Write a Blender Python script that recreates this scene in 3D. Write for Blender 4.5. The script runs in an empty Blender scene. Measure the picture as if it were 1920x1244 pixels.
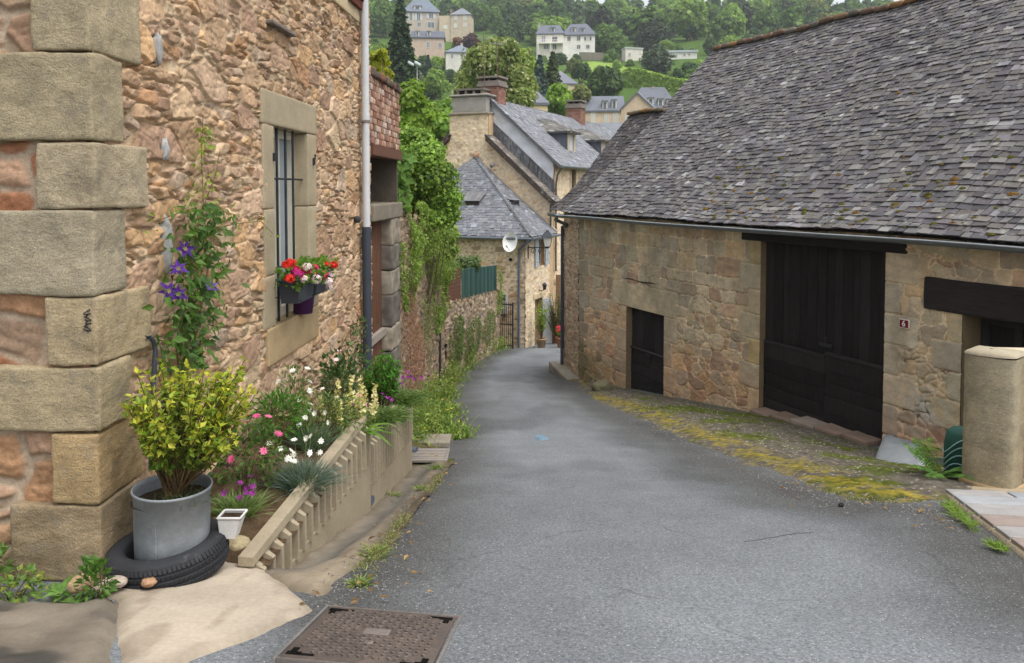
import bpy, math, random
import numpy as np
from mathutils import Vector

# ------------------------------------------------------------------ camera, sky, sun, exposure
SC = bpy.context.scene
COL = SC.collection
F, CX, HOR, PITCH = 1500.0, 960.0, 354.0, math.radians(2.5)
PY0 = HOR + F * math.tan(PITCH)
cam = bpy.data.cameras.new("camera")
cam.sensor_width = 36.0
cam.sensor_fit = 'HORIZONTAL'
cam.lens = F / 1920 * 36.0
cam.shift_y = -(622.0 - PY0) / 1920.0
cam.clip_start = 0.05
cam.clip_end = 3000
camo = bpy.data.objects.new("camera", cam)
camo.rotation_euler = (math.pi / 2 - PITCH, 0, 0)
COL.objects.link(camo)
SC.camera = camo

SUN = Vector((0.36, -0.34, 1.0)).normalized()
world = bpy.data.worlds.new("World")
SC.world = world
world.use_nodes = True
wn = world.node_tree.nodes; wl = world.node_tree.links
wn.clear()
wo = wn.new("ShaderNodeOutputWorld"); bg = wn.new("ShaderNodeBackground")
sky = wn.new("ShaderNodeTexSky"); hs = wn.new("ShaderNodeHueSaturation")
sky.sky_type = 'NISHITA'; sky.sun_disc = False
sky.sun_elevation = math.asin(SUN.z); sky.sun_rotation = math.atan2(SUN.x, SUN.y)
sky.air_density = 1.0; sky.dust_density = 4.0; sky.ozone_density = 1.0
hs.inputs['Saturation'].default_value = 0.22
bg.inputs['Strength'].default_value = 0.15
wl.new(sky.outputs[0], hs.inputs['Color']); wl.new(hs.outputs[0], bg.inputs[0]); wl.new(bg.outputs[0], wo.inputs[0])
sl = bpy.data.lights.new("sun", 'SUN')
sl.energy = 0.62; sl.angle = math.radians(38); sl.color = (1.0, 0.975, 0.94)
slo = bpy.data.objects.new("sun", sl)
slo.rotation_euler = (-SUN).to_track_quat('-Z', 'Y').to_euler()
slo.location = (0, 0, 60)
COL.objects.link(slo)
SC.view_settings.view_transform = 'Standard'
SC.view_settings.look = 'None'
SC.view_settings.exposure = 0.90
SC.view_settings.gamma = 1.0
SC.cycles.max_bounces = 8
SC.cycles.transparent_max_bounces = 8

# ------------------------------------------------------------------ helpers
rng = np.random.default_rng(7)
R = random.Random(11)
def A3(*a): return np.array(a, float)
def unit(v):
    v = np.asarray(v, float); return v / np.linalg.norm(v)
Z = A3(0, 0, 1)

def ray(px, py):
    u = (px - CX) / F; w = (PY0 - py) / F
    return A3(u, math.cos(PITCH) + w * math.sin(PITCH), -math.sin(PITCH) + w * math.cos(PITCH))
def at(px, py, y):
    d = ray(px, py); return d * (y / d[1])

def srgb(r, g, b):
    c = np.array([r, g, b], float) / 255
    return np.where(c <= 0.04045, c / 12.92, ((c + 0.055) / 1.055) ** 2.4)
def sm(a, b, x):
    t = np.clip((x - a) / (b - a), 0, 1); return t * t * (3 - 2 * t)

def _hash(ix, iy, iz, seed):
    h = (ix.astype(np.int64) * 374761393 + iy.astype(np.int64) * 668265263 + iz.astype(np.int64) * 2147483647 + seed * 1274126177) & 0xffffffff
    h = ((h ^ (h >> 13)) * 1274126177) & 0xffffffff
    h = ((h ^ (h >> 16)) * 2246822519) & 0xffffffff
    return ((h ^ (h >> 15)) & 0xffffff) / float(0xffffff)
def vnoise(p, seed=0):
    p = np.asarray(p, float)
    if p.shape[-1] == 2: p = np.concatenate([p, np.zeros(p.shape[:-1] + (1,))], -1)
    i = np.floor(p); f = p - i; f = f * f * (3 - 2 * f); i = i.astype(np.int64)
    r = 0
    for dx in (0, 1):
        for dy in (0, 1):
            for dz in (0, 1):
                w = (f[..., 0] if dx else 1 - f[..., 0]) * (f[..., 1] if dy else 1 - f[..., 1]) * (f[..., 2] if dz else 1 - f[..., 2])
                r = r + w * _hash(i[..., 0] + dx, i[..., 1] + dy, i[..., 2] + dz, seed)
    return r
def fbm(p, o=4, seed=0):
    p = np.asarray(p, float); r = 0; a = .5; s = 0
    for k in range(o):
        r = r + a * vnoise(p * 2 ** k, seed + k * 17); s += a; a *= .5
    return r / s

class MB:
    def __init__(s): s.V = []; s.C = []; s.F = {}; s.n = 0
    def add(s, v, f, col=(.5, .5, .5), smooth=False):
        v = np.asarray(v, float).reshape(-1, 3)
        c = np.asarray(col, float)
        if c.ndim == 1: c = np.tile(c, (len(v), 1))
        s.V.append(v); s.C.append(c)
        if isinstance(f, np.ndarray):
            s.F.setdefault((f.shape[1], smooth), []).append(f + s.n)
        else:
            g = {}
            for q in f: g.setdefault(len(q), []).append(q)
            for k, q in g.items(): s.F.setdefault((k, smooth), []).append(np.array(q, np.int64) + s.n)
        s.n += len(v)
    def mesh(s, name, mat, off):
        V = np.concatenate(s.V) - off; C = np.concatenate(s.C)
        me = bpy.data.meshes.new(name)
        me.vertices.add(len(V)); me.vertices.foreach_set('co', V.astype(np.float32).ravel())
        loops = []; starts = []; smo = []; st = 0
        for (k, sf), arrs in s.F.items():
            a = np.concatenate(arrs); loops.append(a.ravel())
            starts.append(st + np.arange(len(a)) * k); st += a.size; smo.append(np.full(len(a), sf))
        loops = np.concatenate(loops); starts = np.concatenate(starts); smo = np.concatenate(smo)
        me.loops.add(len(loops)); me.loops.foreach_set('vertex_index', loops.astype(np.int32))
        me.polygons.add(len(starts)); me.polygons.foreach_set('loop_start', starts.astype(np.int32))
        me.polygons.foreach_set('use_smooth', smo)
        me.update(calc_edges=True)
        at_ = me.color_attributes.new('Col', 'FLOAT_COLOR', 'POINT')
        at_.data.foreach_set('color', np.concatenate([C, np.ones((len(C), 1))], 1).astype(np.float32).ravel())
        me.materials.append(mat)
        return me
    def build(s, name, mat, parent=None, loc=None):
        off = A3(0, 0, 0)
        if parent is not None:
            r = parent
            while r.parent: r = r.parent
            off = np.array(r.location)
        elif loc is not None: off = np.asarray(loc, float)
        o = bpy.data.objects.new(name, s.mesh(name, mat, off))
        COL.objects.link(o)
        if parent is not None: o.parent = parent
        elif loc is not None: o.location = off
        return o

def tag(o, label=None, cat=None, group=None, kind=None):
    if label: o['label'] = label
    if cat: o['category'] = cat
    if group: o['group'] = group
    if kind: o['kind'] = kind
    return o
def thing(name, label, cat, loc=(0, 0, 0), group=None):
    o = bpy.data.objects.new(name, None); o.empty_display_size = .1
    COL.objects.link(o); o.location = tuple(float(a) for a in loc)
    return tag(o, label, cat, group)
def copy_tree(o, parent=None):
    c = o.copy(); COL.objects.link(c)
    if parent is not None: c.parent = parent
    for ch in list(o.children): copy_tree(ch, c)
    return c
def place(o, loc, rz=0, s=1):
    o.location = tuple(float(a) for a in loc); o.rotation_euler = (0, 0, rz)
    o.scale = (s, s, s) if np.isscalar(s) else s
    return o

QB = [(0, 3, 2, 1), (4, 5, 6, 7), (0, 1, 5, 4), (1, 2, 6, 5), (2, 3, 7, 6), (3, 0, 4, 7)]
def hexa(mb, p8, col=(.5,) * 3): mb.add(p8, QB, col)
class Fr:
    """upright wall frame: u along the wall, v up, n out of the wall"""
    def __init__(s, P0, U): s.P0 = np.asarray(P0, float); s.U = unit(U); s.N = np.cross(s.U, Z)
    def p(s, u, v, n=0): return s.P0 + s.U * u + Z * v + s.N * n
    def pv(s, u, v, n):
        u, v, n = np.broadcast_arrays(u, v, n)
        return s.P0 + u[..., None] * s.U + v[..., None] * Z + n[..., None] * s.N
    def hit(s, px, py, n=0):
        d = ray(px, py); P = s.P0 + s.N * n
        q = d * (np.dot(P, s.N) / np.dot(d, s.N)) - s.P0
        return float(np.dot(q, s.U)), float(q[2])
    def box(s, mb, u0, u1, v0, v1, n0, n1, col=(.5,) * 3):
        hexa(mb, [s.p(u0, v0, n1), s.p(u1, v0, n1), s.p(u1, v0, n0), s.p(u0, v0, n0),
                  s.p(u0, v1, n1), s.p(u1, v1, n1), s.p(u1, v1, n0), s.p(u0, v1, n0)], col)
    def rbox(s, mb, u0, u1, v0, v1, n0, n1, r=.01, k=6, amp=0, sc=8, col=(.5,) * 3, seed=0, cvar=0):
        rbox(mb, s.p((u0 + u1) / 2, (v0 + v1) / 2, (n0 + n1) / 2), np.array([s.U, Z, s.N]), ((u1 - u0), (v1 - v0), (n1 - n0)), r, k, amp, sc, col, seed, cvar)
def rbox(mb, c, ax, size, r=.01, k=6, amp=0, sc=8, col=(.5,) * 3, seed=0, cvar=0, fn=None):
    """box with rounded edges and an uneven surface; ax rows are the local axes"""
    h = np.array(size, float) / 2; r = min(r, h.min() * .98)
    V = []; Fc = []; n0 = 0
    for a in range(3):
        b, d = (a + 1) % 3, (a + 2) % 3
        kb = k if np.isscalar(k) else k[b]; kd = k if np.isscalar(k) else k[d]
        def line(hh, kk):
            inner = np.linspace(-hh + r, hh - r, max(2, kk))
            return np.concatenate([[-hh, -hh + r * .35], inner, [hh - r * .35, hh]])
        lb, ld = line(h[b], kb), line(h[d], kd)
        B, D = np.meshgrid(lb, ld, indexing='ij')
        for sgn in (-1, 1):
            P = np.zeros(B.shape + (3,)); P[..., a] = sgn * h[a]; P[..., b] = B; P[..., d] = D
            V.append(P.reshape(-1, 3)); nb, nd = B.shape
            I = n0 + np.arange(nb * nd).reshape(nb, nd)
            q = np.stack([I[:-1, :-1], I[1:, :-1], I[1:, 1:], I[:-1, 1:]], -1).reshape(-1, 4)
            Fc.append(q if sgn > 0 else q[:, ::-1]); n0 += nb * nd
    V = np.concatenate(V); Fc = np.concatenate(Fc)
    inn = np.clip(V, -(h - r), h - r); d = V - inn
    ln = np.linalg.norm(d, axis=1, keepdims=True)
    V = inn + np.where(ln > 1e-9, d / np.maximum(ln, 1e-9) * r, 0)
    if amp:
        nrm = V / np.maximum(h, 1e-6); nrm = np.sign(nrm) * np.abs(nrm) ** 6
        nrm = nrm / np.maximum(np.linalg.norm(nrm, axis=1, keepdims=True), 1e-6)
        V = V + nrm * ((fbm(V * sc + seed * 7.3, 4, seed) - .5) * 2 * amp)[:, None]
    if fn is not None: V = fn(V)
    W = V @ np.asarray(ax) + np.asarray(c)
    cc = np.asarray(col, float)
    if cvar: cc = cc[None] * (1 + (fbm(V * 9 + seed, 3, seed + 5) - .5)[:, None] * 2 * cvar)
    mb.add(W, Fc, cc, True)
def rock(mb, c, size, col, seed=0, k=7, amp=.25):
    def fn(V):
        h = np.array(size) / 2
        Q = V / h; Q = Q / np.maximum(np.linalg.norm(Q, axis=1, keepdims=True), 1e-6) * (np.abs(Q).max(1, keepdims=True) * .45 + .55 * np.linalg.norm(Q, axis=1, keepdims=True)).clip(0, 1.05)
        d = 1 + (fbm(Q * 1.7 + seed * 3.1, 3, seed) - .5)[:, None] * 2 * amp
        return Q * d * h
    a = (seed * 1.7) % 6.28
    ax = np.array([[math.cos(a), math.sin(a), 0], [-math.sin(a), math.cos(a), 0], [0, 0, 1]])
    rbox(mb, c, ax, size, min(size) * .2, k, 0, 1, col, seed, .2, fn)

def tube(mb, pts, r, seg=8, col=(.5,) * 3, caps=True):
    P = np.asarray(pts, float); n = len(P)
    rr = np.full(n, r, float) if np.isscalar(r) else np.asarray(r, float)
    T = np.gradient(P, axis=0); T /= np.maximum(np.linalg.norm(T, axis=1, keepdims=True), 1e-9)
    up = A3(0, 0, 1) if abs(T[0][2]) < .9 else A3(1, 0, 0)
    Nn = np.cross(T[0], up); Nn /= np.linalg.norm(Nn); rings = []
    for i in range(n):
        Nn = Nn - T[i] * np.dot(Nn, T[i]); Nn /= max(np.linalg.norm(Nn), 1e-9)
        Bn = np.cross(T[i], Nn); a = np.linspace(0, 2 * math.pi, seg, endpoint=False)
        rings.append(P[i] + rr[i] * (np.cos(a)[:, None] * Nn + np.sin(a)[:, None] * Bn))
    V = np.concatenate(rings); I = np.arange(n * seg).reshape(n, seg); J = np.roll(I, -1, 1)
    q = np.stack([I[:-1], J[:-1], J[1:], I[1:]], -1).reshape(-1, 4)
    mb.add(V, q, col, True)
    if caps: mb.add(np.concatenate([rings[0], rings[-1]]), [tuple(range(seg))[::-1], tuple(range(seg, 2 * seg))], col)
def lathe(mb, prof, c, seg=24, col=(.5,) * 3, sx=1, sy=1, a0=0, tilt=None):
    pr = np.asarray(prof, float); a = np.linspace(0, 2 * math.pi, seg, endpoint=False) + a0
    V = np.stack([pr[:, None, 0] * np.cos(a) * sx, pr[:, None, 0] * np.sin(a) * sy, np.repeat(pr[:, 1:2], seg, 1)], -1).reshape(-1, 3)
    if tilt is not None: V = V @ np.asarray(tilt).T
    I = np.arange(len(pr) * seg).reshape(len(pr), seg); J = np.roll(I, -1, 1)
    q = np.stack([I[:-1], J[:-1], J[1:], I[1:]], -1).reshape(-1, 4)
    mb.add(V + np.asarray(c), q, col, True)
def rotz(a): return np.array([[math.cos(a), -math.sin(a), 0], [math.sin(a), math.cos(a), 0], [0, 0, 1]])
def axis_frame(d, up=Z):
    d = unit(d); s = np.cross(d, up)
    s = unit(s) if np.linalg.norm(s) > 1e-6 else A3(1, 0, 0)
    return np.array([s, np.cross(s, d), d])     # rows: side, up, forward

def leaves(mb, pos, d, size, col, width=.45, fold=.25, droop=.15, up=None, seed=0):
    """pointed leaves folded on the midrib: six points each"""
    pos = np.asarray(pos, float); n = len(pos)
    if n == 0: return
    g = np.random.default_rng(seed + n)
    d = np.asarray(d, float); d = d / np.maximum(np.linalg.norm(d, axis=1, keepdims=True), 1e-9)
    upv = np.tile(Z, (n, 1)) + g.normal(0, .45, (n, 3)) if up is None else np.asarray(up) + g.normal(0, .25, (n, 3))
    s = np.cross(d, upv); s /= np.maximum(np.linalg.norm(s, axis=1, keepdims=True), 1e-9)
    w = np.cross(s, d)
    sz = np.broadcast_to(np.asarray(size, float), (n,))[:, None]
    k = sz * width
    V = np.stack([pos,
                  pos + d * sz * .38 + s * k * .5 + w * k * fold, pos + d * sz * .5 - w * sz * droop * .25, pos + d * sz * .38 - s * k * .5 + w * k * fold,
                  pos + d * sz - w * sz * droop], 1)
    I = np.arange(n)[:, None] * 5
    f = np.concatenate([I + np.array([[0, 2, 1]]), I + np.array([[0, 3, 2]]), I + np.array([[1, 2, 4]]), I + np.array([[2, 3, 4]])])
    c = np.asarray(col, float)
    if c.ndim == 1: c = np.tile(c, (n, 1))
    mb.add(V.reshape(-1, 3), f, np.repeat(c, 5, 0))
def cards(mb, pos, nrm, size, col, seed=0, asp=1.0):
    """small leaf-clump faces (irregular five-sided, slightly bent)"""
    pos = np.asarray(pos, float); n = len(pos); g = np.random.default_rng(seed + n)
    nrm = np.asarray(nrm, float) + g.normal(0, .45, (n, 3)); nrm /= np.maximum(np.linalg.norm(nrm, axis=1, keepdims=True), 1e-9)
    t = np.cross(nrm, g.normal(0, 1, (n, 3))); t /= np.maximum(np.linalg.norm(t, axis=1, keepdims=True), 1e-9)
    b = np.cross(nrm, t); sz = np.broadcast_to(np.asarray(size, float), (n,))
    V = []
    for k in range(5):
        a = k * 2 * math.pi / 5; rr = sz * g.uniform(.3, .62, n)
        V.append(pos + t * (math.cos(a) * rr)[:, None] + b * (math.sin(a) * rr * asp)[:, None] + nrm * (g.normal(0, .12, n) * sz)[:, None])
    V = np.stack(V, 1); I = np.arange(n)[:, None] * 5
    c = np.asarray(col, float)
    if c.ndim == 1: c = np.tile(c, (n, 1))
    mb.add(V.reshape(-1, 3), np.concatenate([I + np.array([[0, 1, 2]]), I + np.array([[0, 2, 3]]), I + np.array([[0, 3, 4]])]), np.repeat(c, 5, 0))
def rsph(n, g):
    v = g.normal(0, 1, (n, 3)); return v / np.linalg.norm(v, axis=1, keepdims=True)
def pal(cols, n, g, jit=.12):
    c = np.array([srgb(*q) for q in cols])[g.integers(0, len(cols), n)]
    return c * (1 + g.normal(0, jit, (n, 1))).clip(.4, 1.8)

# ------------------------------------------------------------------ materials
def nmat(name):
    m = bpy.data.materials.new(name); m.use_nodes = True
    nt = m.node_tree; nt.nodes.clear()
    o = nt.nodes.new('ShaderNodeOutputMaterial'); b = nt.nodes.new('ShaderNodeBsdfPrincipled')
    nt.links.new(b.outputs[0], o.inputs[0])
    return m, nt, b, o
def nn(nt, t, **kw):
    n = nt.nodes.new(t)
    for k, v in kw.items():
        if k in n.inputs.keys(): n.inputs[k].default_value = v
        else: setattr(n, k, v)
    return n
def tcoord(nt, sc=None):
    t = nt.nodes.new('ShaderNodeTexCoord')
    if sc is None: return t.outputs['Object']
    m = nn(nt, 'ShaderNodeMapping'); m.inputs['Scale'].default_value = sc
    nt.links.new(t.outputs['Object'], m.inputs[0]); return m.outputs[0]
def mixc(nt, fac, a, b, mode='MIX'):
    m = nt.nodes.new('ShaderNodeMix'); m.data_type = 'RGBA'; m.blend_type = mode
    for s, v in ((0, fac), (6, a), (7, b)):
        if hasattr(v, 'is_linked') or hasattr(v, 'links'): nt.links.new(v, m.inputs[s])
        elif isinstance(v, (int, float)): m.inputs[s].default_value = v
        else: m.inputs[s].default_value = (*v, 1)
    return m.outputs[2]
def ramp(nt, src, stops):
    r = nt.nodes.new('ShaderNodeValToRGB'); e = r.color_ramp.elements
    while len(e) < len(stops): e.new(.5)
    for q, (p, c) in zip(e, stops): q.position = p; q.color = (c, c, c, 1) if np.isscalar(c) else (*c, 1)
    nt.links.new(src, r.inputs[0]); return r.outputs[0]
def gen(name, col=None, rough=.8, metal=0, var=.25, sc=6, det=5, fine=60, fvar=.15, bump=.3, bsc=None, stretch=None, spec=.3, dist=.01, dirt=None):
    """procedural material: vertex colour (or one colour) x two noises, with a noise bump"""
    m, nt, b, o = nmat(name)
    co = tcoord(nt, stretch)
    n1 = nn(nt, 'ShaderNodeTexNoise', Scale=sc, Detail=det, Roughness=.62); nt.links.new(co, n1.inputs['Vector'])
    n2 = nn(nt, 'ShaderNodeTexNoise', Scale=fine, Detail=4.0, Roughness=.7); nt.links.new(co, n2.inputs['Vector'])
    if col is None:
        a = nn(nt, 'ShaderNodeAttribute', attribute_name='Col'); base = a.outputs['Color']
    else: base = tuple(col)
    f1 = ramp(nt, n1.outputs['Fac'], [(.25, 1 - var), (.75, 1 + var)])
    f2 = ramp(nt, n2.outputs['Fac'], [(.25, 1 - fvar), (.75, 1 + fvar)])
    c = mixc(nt, 1.0, base, f1, 'MULTIPLY'); c = mixc(nt, 1.0, c, f2, 'MULTIPLY')
    if dirt:
        dc, dlo, dhi, dsc = dirt
        n3 = nn(nt, 'ShaderNodeTexNoise', Scale=dsc, Detail=6.0, Roughness=.65); nt.links.new(co, n3.inputs['Vector'])
        c = mixc(nt, ramp(nt, n3.outputs['Fac'], [(dlo, 0.0), (dhi, .85)]), c, tuple(dc))
    nt.links.new(c, b.inputs['Base Color'])
    b.inputs['Roughness'].default_value = rough; b.inputs['Metallic'].default_value = metal
    b.inputs['Specular IOR Level'].default_value = spec
    if bump:
        bp = nn(nt, 'ShaderNodeBump', Strength=bump, Distance=dist)
        if bsc is None: nt.links.new(n2.outputs['Fac'], bp.inputs['Height'])
        else:
            n4 = nn(nt, 'ShaderNodeTexNoise', Scale=bsc, Detail=6.0, Roughness=.7); nt.links.new(co, n4.inputs['Vector'])
            nt.links.new(n4.outputs['Fac'], bp.inputs['Height'])
        nt.links.new(bp.outputs[0], b.inputs['Normal'])
    return m
def leafmat(name, trans=.35, rough=.5):
    m, nt, b, o = nmat(name)
    a = nn(nt, 'ShaderNodeAttribute', attribute_name='Col')
    n1 = nn(nt, 'ShaderNodeTexNoise', Scale=30.0, Detail=2.0); nt.links.new(tcoord(nt), n1.inputs['Vector'])
    c = mixc(nt, 1.0, a.outputs['Color'], ramp(nt, n1.outputs['Fac'], [(.3, .8), (.7, 1.2)]), 'MULTIPLY')
    nt.links.new(c, b.inputs['Base Color']); b.inputs['Roughness'].default_value = rough; b.inputs['Specular IOR Level'].default_value = .3
    t = nn(nt, 'ShaderNodeBsdfTranslucent'); c2 = mixc(nt, 1.0, c, (1.25, 1.3, .7), 'MULTIPLY'); nt.links.new(c2, t.inputs[0])
    x = nn(nt, 'ShaderNodeMixShader'); x.inputs[0].default_value = trans
    nt.links.new(b.outputs[0], x.inputs[1]); nt.links.new(t.outputs[0], x.inputs[2]); nt.links.new(x.outputs[0], o.inputs[0])
    return m

M = {}
M['stone'] = gen('rubble_stone', None, .92, 0, .16, 7, 5, 55, .26, .85, 70, spec=.15, dist=.006)
M['dressed'] = gen('dressed_stone', None, .92, 0, .15, 4, 5, 70, .16, .5, 55, spec=.15, dist=.006)
def _pecked(name):
    m, nt, b, o = nmat(name)
    co = tcoord(nt, (1, 1, 1)); st = tcoord(nt, (20, 20, 38))
    a = nn(nt, 'ShaderNodeAttribute', attribute_name='Col')
    n1 = nn(nt, 'ShaderNodeTexNoise', Scale=3.5, Detail=6.0, Roughness=.65); nt.links.new(co, n1.inputs['Vector'])
    n2 = nn(nt, 'ShaderNodeTexNoise', Scale=1.0, Detail=4.0, Roughness=.6, Distortion=.6); nt.links.new(st, n2.inputs['Vector'])
    n3 = nn(nt, 'ShaderNodeTexNoise', Scale=120.0, Detail=3.0); nt.links.new(co, n3.inputs['Vector'])
    n5 = nn(nt, 'ShaderNodeTexNoise', Scale=9.0, Detail=6.0, Roughness=.7); nt.links.new(co, n5.inputs['Vector'])
    c = mixc(nt, 1.0, a.outputs['Color'], ramp(nt, n1.outputs['Fac'], [(.28, .66), (.5, .98), (.75, 1.2)]), 'MULTIPLY')
    c = mixc(nt, 1.0, c, ramp(nt, n2.outputs['Fac'], [(.3, .88), (.65, 1.08)]), 'MULTIPLY')
    c = mixc(nt, 1.0, c, ramp(nt, n3.outputs['Fac'], [(.3, .74), (.7, 1.22)]), 'MULTIPLY')
    c = mixc(nt, ramp(nt, n5.outputs['Fac'], [(.52, 0.0), (.70, .6)]), c, tuple(srgb(118, 114, 104)))
    nt.links.new(c, b.inputs['Base Color']); b.inputs['Roughness'].default_value = .95; b.inputs['Specular IOR Level'].default_value = .1
    bp = nn(nt, 'ShaderNodeBump', Strength=.55, Distance=.012); nt.links.new(n2.outputs['Fac'], bp.inputs['Height'])
    bp2 = nn(nt, 'ShaderNodeBump', Strength=.5, Distance=.005); nt.links.new(n3.outputs['Fac'], bp2.inputs['Height'])
    nt.links.new(bp.outputs[0], bp2.inputs['Normal']); nt.links.new(bp2.outputs[0], b.inputs['Normal'])
    return m
M['pecked'] = _pecked('pecked_stone')
M['leaf'] = leafmat('leaf', .42)
M['needle'] = leafmat('needle', .12, .7)
M['petal'] = leafmat('petal', .3, .6)
M['bark'] = gen('bark', None, .95, 0, .3, 9, 5, 50, .25, .7, 40, spec=.1)
M['plain'] = gen('painted', None, .6, 0, .1, 5, 4, 50, .06, .1)
M['iron'] = gen('iron', srgb(52, 54, 58), .55, .3, .25, 12, 4, 80, .15, .25)
M['zinc'] = gen('zinc', srgb(138, 143, 146), .55, .3, .28, 5, 6, 45, .12, .15, dirt=(srgb(165, 170, 172), .55, .72, 9))
M['plastic_white'] = gen('white_plastic', srgb(205, 205, 200), .45, 0, .07, 4, 4, 60, .04, .05)
M['plastic_dark'] = gen('dark_plastic', srgb(62, 66, 74), .45, 0, .12, 6, 4, 80, .1, .12)
M['rubber'] = gen('rubber', srgb(46, 47, 50), .75, 0, .25, 8, 5, 90, .15, .25, dirt=(srgb(110, 106, 98), .6, .8, 14))
M['concrete'] = gen('concrete', None, .93, 0, .15, 3, 6, 45, .14, .45, 120, spec=.15, dist=.004)
M['soil'] = gen('soil', None, 1.0, 0, .35, 8, 6, 60, .3, .9, 70, spec=.05, dist=.02)
M['wood'] = gen('weathered_wood', None, .85, 0, .25, 3, 5, 22, .25, .5, 24, stretch=(9, 9, 1.0), spec=.12, dist=.004)
M['woodh'] = gen('weathered_wood_beam', None, .85, 0, .25, 3, 5, 22, .25, .5, 24, stretch=(1.5, 1.5, 12), spec=.12, dist=.004)
M['glass'] = gen('window_glass', srgb(70, 80, 86), .08, 0, .3, 2, 3, 5, .05, 0, spec=.6)
M['slab'] = gen('roof_slab', srgb(58, 56, 56), .95, 0, .2, 5, 4, 40, .2, .3)

def _slate():
    m, nt, b, o = nmat('slate'); co = tcoord(nt)
    a = nn(nt, 'ShaderNodeAttribute', attribute_name='Col')
    n1 = nn(nt, 'ShaderNodeTexNoise', Scale=1.1, Detail=5.0, Roughness=.6); nt.links.new(co, n1.inputs['Vector'])
    n2 = nn(nt, 'ShaderNodeTexNoise', Scale=26.0, Detail=5.0, Roughness=.7); nt.links.new(co, n2.inputs['Vector'])
    n3 = nn(nt, 'ShaderNodeTexNoise', Scale=7.0, Detail=6.0, Roughness=.7, Distortion=.4); nt.links.new(co, n3.inputs['Vector'])
    v = nn(nt, 'ShaderNodeTexVoronoi', Scale=2.6, Randomness=1.0); nt.links.new(co, v.inputs['Vector'])
    c = mixc(nt, 1.0, a.outputs['Color'], ramp(nt, n1.outputs['Fac'], [(.3, .82), (.7, 1.15)]), 'MULTIPLY')
    c = mixc(nt, 1.0, c, ramp(nt, n2.outputs['Fac'], [(.25, .8), (.75, 1.2)]), 'MULTIPLY')
    c = mixc(nt, ramp(nt, n3.outputs['Fac'], [(.56, 0.0), (.66, .6)]), c, tuple(srgb(158, 156, 146)))
    # round pale lichens
    ad = nn(nt, 'ShaderNodeMath', operation='ADD'); mu = nn(nt, 'ShaderNodeMath', operation='MULTIPLY'); mu.inputs[1].default_value = .25
    nt.links.new(n2.outputs['Fac'], mu.inputs[0]); nt.links.new(v.outputs['Distance'], ad.inputs[0]); nt.links.new(mu.outputs[0], ad.inputs[1])
    c = mixc(nt, ramp(nt, ad.outputs[0], [(.16, .75), (.26, 0.0)]), c, tuple(srgb(176, 174, 160)))
    nt.links.new(c, b.inputs['Base Color']); b.inputs['Roughness'].default_value = .72; b.inputs['Specular IOR Level'].default_value = .3
    bp = nn(nt, 'ShaderNodeBump', Strength=.4, Distance=.006); nt.links.new(n2.outputs['Fac'], bp.inputs['Height']); nt.links.new(bp.outputs[0], b.inputs['Normal'])
    return m
M['slate'] = _slate()

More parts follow.
